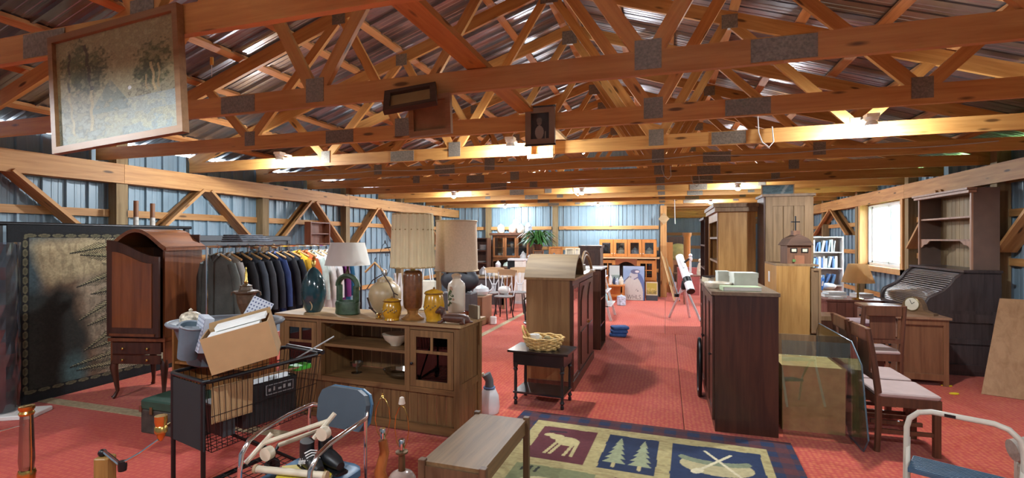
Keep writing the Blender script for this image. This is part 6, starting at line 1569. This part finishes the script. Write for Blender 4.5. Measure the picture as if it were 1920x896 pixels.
part(t,'writing_surface',RD,(X0-.01,X1,Y0,Y1,.74,.78)); part(t,'top_board',RD,(X0+.36,X1,Y0-.03,Y1+.03,1.245,1.275)); part(t,'back_panel',RD,(X1-.02,X1,Y0+.04,Y1-.04,.78,1.245))
pts=[]; 
def cpt(f):
    f*=len(curve)-1; i=min(int(f),len(curve)-2); a,b=curve[i],curve[i+1]; g_=f-i; return (a[0]+(b[0]-a[0])*g_,a[1]+(b[1]-a[1])*g_)
for k in range(26):
    a=cpt(k/26); b=cpt((k+.92)/26)
    MB().tube([(a[0]*.5+b[0]*.5+.02,Y0+.04,a[1]*.5+b[1]*.5-.01),(a[0]*.5+b[0]*.5+.02,Y1-.04,a[1]*.5+b[1]*.5-.01)],.0125,6).ob('tambour_slat',RS,t,True)
for y in (Y0,Y1-.42): part(t,'pedestal',RD,(X0+.05,X1,y+.02,y+.42,.05,.74)); part(t,'plinth',RD,(X0+.03,X1,y,y+.44,0,.05))
for y in (Y0,): part(t,'side_stile',RD,(X0+.05,X0+.13,y,y+.02,.05,.74),); part(t,'side_stile',RD,(X1-.08,X1,y,y+.02,.05,.74)); part(t,'side_rail',RD,(X0+.13,X1-.08,y,y+.02,.64,.74)); part(t,'side_rail',RD,(X0+.13,X1-.08,y,y+.02,.38,.44)); part(t,'side_rail',RD,(X0+.13,X1-.08,y,y+.02,.05,.13))
t=T('hutch_bookcase','pinkish wood open bookcase top standing on the roll-top desk','bookcase',(3.56,8.05,1.276),-PI/2)
PKW=wood('pinkish_wood',(.42,.23,.14),(.30,.15,.085),'z',.9,.5); BKP=wood('bookcase_back',(.36,.26,.14),(.26,.17,.08),'z',1.2,.6); GRS=plain('greybrown_side',(.16,.10,.075),.6,0,.15,5)
w=.66
part(t,'side_panel',GRS,(w-.025,w,0,.26,0,1.0)); part(t,'side_panel',GRS,(-w,-w+.025,0,.26,0,1.0)); planks(t,-w+.025,w-.025,0,.98,.24,BKP,.10); part(t,'face_stile',PKW,(w-.03,w+.002,-.02,0,0,1.0)); part(t,'face_stile',PKW,(-w-.002,-w+.03,-.02,0,0,1.0))
part(t,'crown',PKW,(-w-.04,w+.03,-.06,.02,.94,.97)); part(t,'crown',PKW,(-w-.05,w+.04,-.08,.02,.975,1.0)); part(t,'top',GRS,(-w+.025,w-.025,.02,.24,.955,.975))
for z in (.37,.66): part(t,'shelf',PKW,(-w+.025,w-.025,.0,.24,z-.022,z))
MB().prism([(-w+.03,.348),(-w+.03,.25),(-w+.06,.25),(-w+.12,.29),(-w+.2,.30),(-w+.28,.348)],-.0,.018).ob('scroll_bracket',PKW,t); MB().prism([(w-.03,.348),(w-.03,.25),(w-.06,.25),(w-.12,.29),(w-.2,.30),(w-.28,.348)],0,.018).ob('scroll_bracket',PKW,t)
# plywood board leaning near the roll-top
bl_,br_,tl_=Vector((3.20,6.50,0.004)),Vector((3.72,6.30,0.004)),Vector((3.60,6.97,.98))
n_=(br_-bl_).cross(tl_-bl_).normalized(); tr_=tl_+(br_-bl_)*.45
m=MB(); q=[bl_,br_,tr_,tl_]; m.add([*q,*[p+n_*-.018 for p in q]],[(0,1,2,3),(7,6,5,4),(0,4,5,1),(1,5,6,2),(2,6,7,3),(3,7,4,0)])
o=m.ob('plywood_board',wood('plywood',(.40,.22,.10),(.30,.15,.06),'z',.7,.6)); tag(o,'brown plywood board leaning by the side of the roll-top desk','board')
o=MB().box(0,.16,0,.1,0,.12,c=.01).ob('small_carton',CARD,None,False,(3.60,7.40,1.276)); bpy.data.objects.remove(o)
YP=plain('yellow_paper',(.80,.62,.02),.6)
for k,(x,y) in enumerate(((1775,724),(1789,739))):
    p=onZ(x,y); o=MB().lathe([(.05,0),(.055,.006),(.05,.012)],10,sy=.5).ob('yellow_tag',YP,None,False,(p.x,p.y,.001),(0,0,.4*k)); tag(o,['oblong yellow tag on the carpet touching the desk','round yellow tag on the carpet away from the desk'][k],'tag')
# ================================================================ BOOKSHELF, LAMP, CRATES by the window
t=T('white_bookshelf','white bookshelf full of leaning pale books by the window wall','bookshelf',(3.10,11.9,0),0)
WBM=plain('white_laminate',(.74,.70,.68),.5)
bookcase(t,.88,.28,1.70,[.68,1.04,1.38],WBM,backmat=plain('tan_back',(.50,.40,.33),.7))
BKC=[(.72,.74,.74),(.16,.34,.55),(.50,.60,.66),(.08,.16,.34),(.62,.66,.68),(.30,.48,.60),(.70,.70,.66),(.12,.24,.44)]
SHN={1.381:'third shelf',1.041:'second shelf',.681:'first shelf'}
for z in (1.381,1.041,.681):
    x=-.40; k=0
    while x<.30:
        wth=R.choice((.022,.03,.038,.045)); h=R.uniform(.19,.26)
        if z==.681: h=R.uniform(.2,.25)
        ci=R.randrange(8); lean=R.choice((0,0,0,.12,.2,-.0)) if z>1 else R.choice((0,.25,.35))
        t=T('paperback',['white','blue','grey-blue','navy','pale grey','light blue','off-white','dark blue'][ci]+' paperback among the books on the bookshelf '+SHN[z],'book',(3.10+x+ (h*math.sin(lean) if lean<0 else 0),11.93,z),0,'paperbacks on the '+SHN[z],rot=(0,lean,0))
        MB().box(.002,wth-.002,.003,.15,.002,h-.002).ob('pages',PAPER,t); MB().box(0,.002,0,.152,0,h).box(wth-.002,wth,0,.152,0,h).box(0,wth,0,.002,0,h).ob('cover',plain('bookcol%d'%ci,BKC[ci],.5),t)
        if lean>0: t.location.z+=wth*math.sin(lean)*1.0
        x+=wth+.002+(h*math.sin(lean)*.9 if lean>0 else 0); k+=1
t=T('brown_trunk_table','red-brown wooden chest used as a table for books and lamp','chest',(2.72,8.95,0),.12)
RBW=wood('redbrown_chest',(.26,.10,.07),(.17,.06,.04),'z',1,.45)
part(t,'chest_body',RBW,(-.42,.42,-.3,.3,0,.70)); part(t,'chest_top',RBW,(-.44,.44,-.32,.32,.70,.73)); 
for k in range(7): part(t,'front_slat',RBW,(-.40+.115*k,-.30+.115*k,-.315,-.30,.06,.68))
t=T('table_lamp','brass stick table lamp with glowing tan shade by the window','lamp',(2.78,8.72,.731),0)
LSH=bpy.data.materials.new('tan_translucent_shade'); LSH.use_nodes=True
nt=LSH.node_tree; n=nt.nodes; tl=n.new('ShaderNodeBsdfTranslucent'); tl.inputs[0].default_value=(.75,.48,.22,1); mx=n.new('ShaderNodeMixShader'); mx.inputs[0].default_value=.7
n['Principled BSDF'].inputs['Base Color'].default_value=(.70,.46,.22,1); n['Principled BSDF'].inputs['Roughness'].default_value=.9
nt.links.new(n['Principled BSDF'].outputs[0],mx.inputs[1]); nt.links.new(tl.outputs[0],mx.inputs[2]); nt.links.new(mx.outputs[0],n['Material Output'].inputs[0])
MB().lathe([(.08,0),(.08,.015),(.015,.03),(.012,.30),(.02,.31)],14).ob('stand',BRASS,t,True); shade(t,.215,.125,.26,.54,LSH); MB().lathe([(.001,.31),(.03,.33),(.035,.37),(.02,.41),(.001,.42)],12).ob('bulb',PORC,t,True)
MB().tube([(-.12,0,.54),(0,0,.50),(.12,0,.54)],.003,5).ob('shade_spider',BRASS,t,True)
for k,(x,y,z,sx,sy,sz,c_,dsc) in enumerate(((2.55,9.05,.731,.3,.22,.05,(.45,.52,.58),'grey-blue thick book on the red-brown chest'),(2.56,9.05,.783,.26,.2,.03,(.75,.76,.76),'white magazine on the grey-blue book'),(2.95,9.1,.731,.24,.2,.06,(.66,.68,.70),'pale boxed game beside the table lamp'),(2.5,8.76,.731,.16,.12,.03,(.74,.72,.70),'small white booklet at the chest corner'))):
    t=T('loose_book',dsc,'book',(x,y,z),.2*k); cm=plain('loosecover%d'%k,c_,.6); MB().box(-sx/2,sx/2,-sy/2,sy/2,.003,sz-.003).ob('pages',PAPER,t); MB().box(-sx/2-.004,sx/2+.004,-sy/2-.004,sy/2+.004,sz-.003,sz).box(-sx/2-.004,sx/2+.004,-sy/2-.004,sy/2+.004,0,.003).ob('cover',cm,t)
t=T('low_book_case','low wooden case of blue binders and papers before the white bookshelf','case',(2.62,10.7,0),0)
bookcase(t,.95,.4,.66,[.34],OBR)
for k in range(7):
    c_=k%3; t=T('binder',['bright blue','pale','dark blue'][c_]+' binder lying in the low case before the bookshelf','binder',(2.17+.105*k,10.74,.661),0,'binders on the low case',rot=(0,.15,0))
    MB().box(0,.05,0,.24,.02,.25,c=.004).ob('binder_body',plain('binder%d'%c_,((.04,.18,.50),(.62,.66,.68),(.04,.08,.22))[c_],.5),t); part(t,'spine_label',PAPER,(.012,.038,-.002,0,.10,.19))
o=MB().ball((0,0,.07),.13,12,8,1.1,.8,.5).ob('paper_heap',PAPER,None,True,(3.0,10.98,.661)); tag(o,'heap of loose white papers on the low case','papers')
t=T('carved_side_box','carved brown wooden side box between oak cabinet and chairs','box',(2.02,7.75,0),.1); part(t,'box_body',OBR,(-.2,.2,-.2,.2,0,.62)); part(t,'front_rail',OAKG,(-.2,.2,-.215,-.2,.0,.06)); part(t,'front_rail',OAKG,(-.2,.2,-.215,-.2,.56,.62)); part(t,'dark_panel',HD,(-.14,.14,-.205,-.2,.06,.56))
t=T('folded_pink_cloth','pale pink folded quilt on an orange wooden stool','quilt',(2.30,7.30,.56),.2); part(t,'quilt_top',plain('pink_quilt',(.58,.44,.46),.9),(-.16,.16,-.14,.14,.03,.07),c=.02); part(t,'quilt_bottom',plain('maroon_quilt',(.14,.05,.06),.9),(-.17,.17,-.15,.15,0,.03),c=.01)
t=T('orange_stool','orange pine box stool under the folded quilt','stool',(2.30,7.30,0),.2); part(t,'stool_top',ORANGE,(-.19,.19,-.17,.17,.53,.559)); part(t,'stool_body',ORANGE,(-.17,.17,-.15,.15,0,.53))
# ================================================================ STEP STOOL, UPHOLSTERED PIECE
a=Vector((1.22,3.12,0)); b=Vector((1.60,2.92,0)); dv=(b-a).normalized(); ang_=math.atan2(dv.y,dv.x); Lw=(b-a).length
t=T('step_stool','white tubular step stool with blue ribbed treads and looped handle','step stool',a,ang_)
IVT=plain('ivory_tube',(.62,.58,.48),.4,0,.1)
MB().tube([(-.02,.10,0),(-.005,.0,.45),(0,-.02,.66),(.012,-.022,.71),(.05,-.025,.75),(.10,-.026,.765),(Lw-.10,-.026,.765),(Lw-.05,-.025,.75),(Lw-.012,-.022,.71),(Lw,-.02,.66),(Lw+.005,0,.45),(Lw+.02,.10,0)][::1],.0135,10).ob('handle_loop',IVT,t,True)
MB().tube([(.0,.015,.60),(.02,-.17,.28),(.0,-.26,0)],.0115,8).ob('front_leg',IVT,t,True); MB().tube([(Lw,.015,.60),(Lw-.02,-.17,.28),(Lw,-.26,0)],.0115,8).ob('front_leg',IVT,t,True)
BT=plain('blue_tread',(.05,.10,.16),.5,0,.15)
for z,y0,y1 in ((.50,-.17,.03),(.25,-.32,-.15)):
    tr=MB().box(.02,Lw-.02,y0,y1,z-.02,z).ob('tread',BT,t)
    m=MB()
    for k in range(10): yy=y0+.01+(y1-y0-.02)*k/9; m.box(.025,Lw-.025,yy-.004,yy+.004,z,z+.004)
    m.ob('tread_ribs',BT,tr,kind='stuff')
part(t,'paint_chip',BLACKM,(Lw*.35,Lw*.45,-.0402,-.0385,.757,.772))
UPH=plain('beige_upholstery',(.34,.28,.22),.95,0,.15,40,.4); UPL=plain('light_chenille',(.36,.32,.27),.95,0,.12,40,.4)
t=T('upholstered_ottoman','beige carpet-like upholstered headrest piece beside the step stool','ottoman',(2.16,3.60,0),-.45)
part(t,'base_block',UPH,(-.20,.45,-.2,.2,.02,.38),c=.04); MB().tube([(-.22,-.16,.44),(-.1,-.1,.46),(.4,.0,.46)],[.06,.085,.085],14).ob('bolster',UPL,t,True); part(t,'bolster_base',UPH,(-.2,.44,-.18,.16,.37,.42),c=.02)
# ================================================================ PAINTINGS HUNG IN THE TRUSSES
def landscape(u,v):
    n=fbm(u,v,8,21); n2=fbm(u,v,26,31)
    c=np.zeros((u.size,3)); c[:]=srgb(150,144,106)
    c=mixc(c,np.clip((v-.45)*1.6,0,1),srgb(146,140,98)); c=mixc(c,(v<.5)*np.clip((.5-v)*2.4,0,1),srgb(122,130,118))
    c=mixc(c,((v<.55-1.6*np.abs(u-.46))&(v>.25))*.6,srgb(74,96,92))
    def foliage(cx,cz,rx,rz,col,seed,k=.85):
        nonlocal c
        nn=.6*fbm(u,v,18,seed)+.4*vnoise(u,v,60,seed+3); e_=((u-cx)/rx)**2+((v-cz)/rz)**2; c=mixc(c,np.clip((.55+1.9*(nn-.45)-e_)*4,0,1)*k*(.55+.6*vnoise(u,v,70,seed+1)),col)
    foliage(.24,.68,.26,.30,srgb(66,78,44),41); foliage(.16,.74,.12,.22,srgb(84,98,60),45,.6); foliage(.30,.60,.18,.2,srgb(52,62,36),43,.7); foliage(.82,.63,.19,.25,srgb(66,80,42),47); foliage(.80,.55,.15,.15,srgb(48,58,34),49,.7)
    c=mixc(c,((u<.32)&(v<.5)&(n2>.45))*.55,srgb(80,82,66)); c=mixc(c,((v<.36)&(u<.6)&(n2>.52))*.5,srgb(64,62,48)); c=mixc(c,((v<.45)&(v>.33)&(u>.6)&(n2>.5))*.6,srgb(70,66,54))
    c=mixc(c,((v<.34)&(u>.45))*np.clip((u-.4)*1.6,0,1)*.7,srgb(146,164,168))
    c=mixc(c,((v<.2)&(n>.55))*.5,srgb(150,148,118))
    for (x0,x1,z0,z1,w,col) in ((.14,.10,.08,.50,.010,srgb(150,138,100)),(.29,.30,.10,.48,.013,srgb(156,142,102)),(.30,.26,.48,.92,.014,srgb(54,52,36)),(.10,.12,.5,.9,.01,srgb(60,58,40)),(.82,.80,.36,.62,.010,srgb(178,158,110)),(.85,.86,.38,.6,.008,srgb(160,140,96)),(.76,.75,.38,.52,.007,srgb(160,140,96))):
        s_=np.clip((v-z0)/(z1-z0),0,1); xx=x0+(x1-x0)*s_; c=mixc(c,((v>z0)&(v<z1)&(np.abs(u-xx-.006*np.sin(v*40))<w))*.9,col)
    c=mixc(c,(np.hypot(u-.62,(v-.43)*.8)<.014)*1.,srgb(206,210,206))
    c=mixc(c,(n2>.6)*.25,srgb(190,184,140)); return c*(.80+.4*vnoise(u,v,140,6))[:,None]*1.0
cr=[onY(*q,1.715) for q in ((95,75),(337,8),(352,245),(110,292))]
ctr=sum(cr,Vector())/4; w_=((cr[1]-cr[0]).length+(cr[2]-cr[3]).length)/2; h_=((cr[0]-cr[3]).length+(cr[1]-cr[2]).length)/2; rl=math.atan2((cr[1]-cr[0]).z,(cr[1]-cr[0]).x)
def hung(name,label,ctr,w,h,rot,fn,frame,fw=.03,nx=80,ny=70,back=None,cat='painting',rough=.35):
    t=T(name,label,cat,ctr,0,rot=rot)
    m=MB().box(-w/2,w/2,-.022,.012,-h/2,-h/2+fw).box(-w/2,w/2,-.022,.012,h/2-fw,h/2).box(-w/2,-w/2+fw,-.022,.012,-h/2+fw,h/2-fw).box(w/2-fw,w/2,-.022,.012,-h/2+fw,h/2-fw); m.ob('frame',frame,t)
    if fn: g=print_grid('canvas',w-2*fw,h-2*fw,nx,ny,fn,printmat('oil_print_%s'%name,rough,.25),t); g.location=(-w/2+fw,-.004,-h/2+fw)
    if back: part(t,'back_board',back,(-w/2+fw,w/2-fw,0,.006,-h/2+fw,h/2-fw))
    return t
FR=wood('frame_brown',(.34,.19,.08),(.22,.11,.04),'x',1,.4)
hung('landscape_painting','large framed woodland river landscape hung from the first truss',ctr,w_,h_,(0,-rl,0),landscape,FR,.032,240,190,rough=.42,back=plain('canvas_back',(.30,.22,.12),.9))
def portrait(u,v):
    c=np.zeros((u.size,3)); c[:]=srgb(40,36,34); n=fbm(u,v,10,61)
    c=mixc(c,np.clip(n-.3,0,1)*.4,srgb(70,62,54)); c=mixc(c,((((u-.45)/.24)**2+((v-.26)/.26)**2)<1)*1.,srgb(150,140,122)); c=mixc(c,((((u-.45)/.13)**2+((v-.64)/.12)**2)<1)*1.,srgb(120,104,88)); c=mixc(c,((((u-.44)/.16)**2+((v-.73)/.10)**2)<1)*1.,srgb(104,96,84)); c=mixc(c,(np.abs(u-.78)<.03)*(v<.3),srgb(140,130,110)); return c
a_=[onY(*q,4.12) for q in ((986,203),(1041,200),(1041,270),(986,273))]; cc=sum(a_,Vector())/4
hung('portrait_picture','dark portrait print of a child in a light mat hung on a truss chord',cc,a_[1].x-a_[0].x,a_[0].z-a_[3].z,(0,0,0),portrait,plain('taupe_mat',(.26,.20,.13),.6),.05,50,60,back=plain('canvas_back',(.30,.22,.12),.9),cat='picture')
o=part(bpy.context.scene.objects['portrait_picture'],'outer_edge',BLACKW,(-.137,.137,-.024,-.0,-.170,-.156))
part(bpy.context.scene.objects['portrait_picture'],'outer_edge',BLACKW,(-.137,.137,-.024,0,.156,.170))
a_=[onY(*q,5.37) for q in ((990,262),(1038,262),(1038,297),(990,297))]; cc=sum(a_,Vector())/4
hung('empty_frame','empty pale wooden picture frame hanging below the portrait',Vector((cc.x,5.36,cc.z)),a_[1].x-a_[0].x,a_[0].z-a_[3].z,(0,0,0),None,LUM_PALE,.045,cat='frame')
BB=plain('brown_backing',(.28,.16,.07),.8,0,.25,8)
DF=wood('dark_frame',(.10,.055,.03),(.05,.026,.015),'x',1,.5)
q_=[onY(*q,2.86) for q in ((762,186),(833,180),(838,238),(764,247))]; cc=sum(q_,Vector())/4
hung('backward_picture','upright picture frame seen from its brown paper back, on a truss',Vector((cc.x,2.925,cc.z)),.30,.26,(0,-.04,0),None,FR,.035,back=BB,cat='frame')
hung('tilted_frame','dark deep frame tilted out from the truss showing its back',onY(770,185,2.83)+Vector((0,0,.0)),.34,.24,(-.75,-.18,.30),None,DF,.04,back=plain('tan_backing',(.38,.25,.10),.8,0,.15,8),cat='frame')
# light pull with a yellow tag, cables along the trusses
p=onY(397,100,2.94)
t=T('pull_string','thin pull string with small yellow tag hanging from a truss','pull string',(p.x,2.94,0),0); MB().tube([(0,0,2.9),(0,0,p.z-.03)],.0025,5).ob('string',PAPER,t); part(t,'tag',plain('amber_tag',(.65,.38,.06),.5),(-.014,.014,-.004,.004,p.z-.09,p.z-.03))
CAB=plain('white_cable',(.55,.52,.48),.5)
def cable(Y,xs,z,sag,lab):
    pts=[]
    for i,(a,b) in enumerate(zip(xs[:-1],xs[1:])):
        for k in range(8): f=k/8; pts.append((a+(b-a)*f,Y,z-sag*math.sin(PI*f)))
    pts.append((xs[-1],Y,z)); o=MB().tube(pts,.006,5).ob('cable',CAB,None,True); tag(o,lab,'cable')
cable(TY[7]-.03,[-6.0,-4.2,-2.6,-1.1,.4,1.9,3.4],2.70,.03,'white electric cable sagging along a truss face behind the bulbs')
cable(TY[9]-.03,[-4.5,-3.0,-1.2,.6,2.0],2.66,.04,'white electric cable stapled along a farther truss chord')
for k,(px,Y) in enumerate(((1240,TY[8]-.03),(1295,TY[9]-.03),(1420,TY[6]-.03),(1075,TY[10]-.03))):
    x=onY(px,300,Y).x; o=MB().tube([(x,Y,2.95),(x+.01,Y-.01,2.7),(x+.04,Y-.02,2.6),(x+.10,Y-.02,2.55),(x+.14,Y-.02,2.60),(x+.13,Y-.01,2.75)],.006,6).ob('wire_drop',CAB,None,True); tag(o,['looped wire drop above the aisle','looped wire drop nearer the oak case','looped wire drop beside the right hand bulb','looped wire drop by the middle bulb row'][k],'wire')
# statuette behind the buffet corner
p=onZ(905,772); t=T('heron_statuette','grey and white goose statuette on the carpet behind the buffet corner','statuette',(p.x+.06,p.y+.02,0),.3)
MB().lathe([(.09,0),(.10,.05),(.09,.16),(.06,.22)],14).ob('white_body',PORW,t,True); MB().tube([(0,0,.20),(.0,0,.30),(-.03,0,.36)],[.05,.04,.045],10).ob('grey_neck',plain('slate_goose',(.12,.13,.14),.5),t,True); MB().tube([(-.05,0,.36),(-.11,0,.34)],[.02,.006],8).ob('beak',CREAM,t,True); MB().tube([(.05*math.cos(2*PI*j/14),.05*math.sin(2*PI*j/14),.235) for j in range(14)],.01,6,True).ob('collar',plain('blue_band',(.1,.16,.3),.5),t,True)
# bentwood chair leg side: dark chair behind the bonnet wardrobe
t=T('bentwood_chair','dark bentwood chair half hidden behind the bonnet wardrobe','chair',(-1.77,6.9,0),.3)
MB().lathe([(.2,.43),(.21,.45),(.19,.465),(.001,.465)],20).ob('seat',BLACKW,t,True)
for a in (.8,2.34,3.94,5.48): MB().tube([(.15*math.cos(a),.15*math.sin(a),.44),(.17*math.cos(a),.17*math.sin(a),.2),(.23*math.cos(a),.23*math.sin(a),0)],.015,8).ob('leg',BLACKW,t,True)
MB().tube([(-.17,.12,.45),(-.19,.18,.75),(0,.22,.92),(.19,.18,.75),(.17,.12,.45)],.014,8).ob('back_bow',BLACKW,t,True)

# white figures and a red box on a small table in the far bay
t=T('bay_table','small reddish table with white figures beyond the telescope','table',(onY(1300,500,13.4).x+.05,13.4,0),0)
part(t,'tabletop',RBW,(-.3,.3,-.22,.22,.70,.73)); 
for x in (-.27,.27):
    for y in (-.19,.19): part(t,'leg',RBW,(x-.02,x+.02,y-.02,y+.02,0,.70))
BTL=t.location
t=T('white_figure','slim white candlestick figure on the reddish table','figurine',BTL+Vector((-.12,0,.731)),0)
MB().lathe([(.06,0),(.07,.02),(.03,.05),(.025,.35),(.05,.38),(.05,.44),(.02,.46)],14).ob('stem',PORW,t,True); MB().ball((0,0,.50),.045,10,8).ob('head',PORW,t,True)
t=T('white_figure','stout cream figure beside the slim candlestick figure','figurine',BTL+Vector((.12,.03,.731)),0)
MB().lathe([(.08,0),(.09,.05),(.07,.22),(.05,.30),(.03,.32)],14).ob('robe',CRW,t,True); MB().ball((0,0,.37),.05,10,8).ob('head',CRW,t,True)
t=T('red_box','dusty red fabric box below the far brown chair','box',(onY(1290,500,15.6).x,15.6,0),0); part(t,'box_body',plain('dusty_red',(.40,.10,.09),.8),(-.3,.3,-.2,.2,0,.72)); part(t,'lid',MATS['dusty_red'],(-.31,.31,-.21,.21,.72,.80))
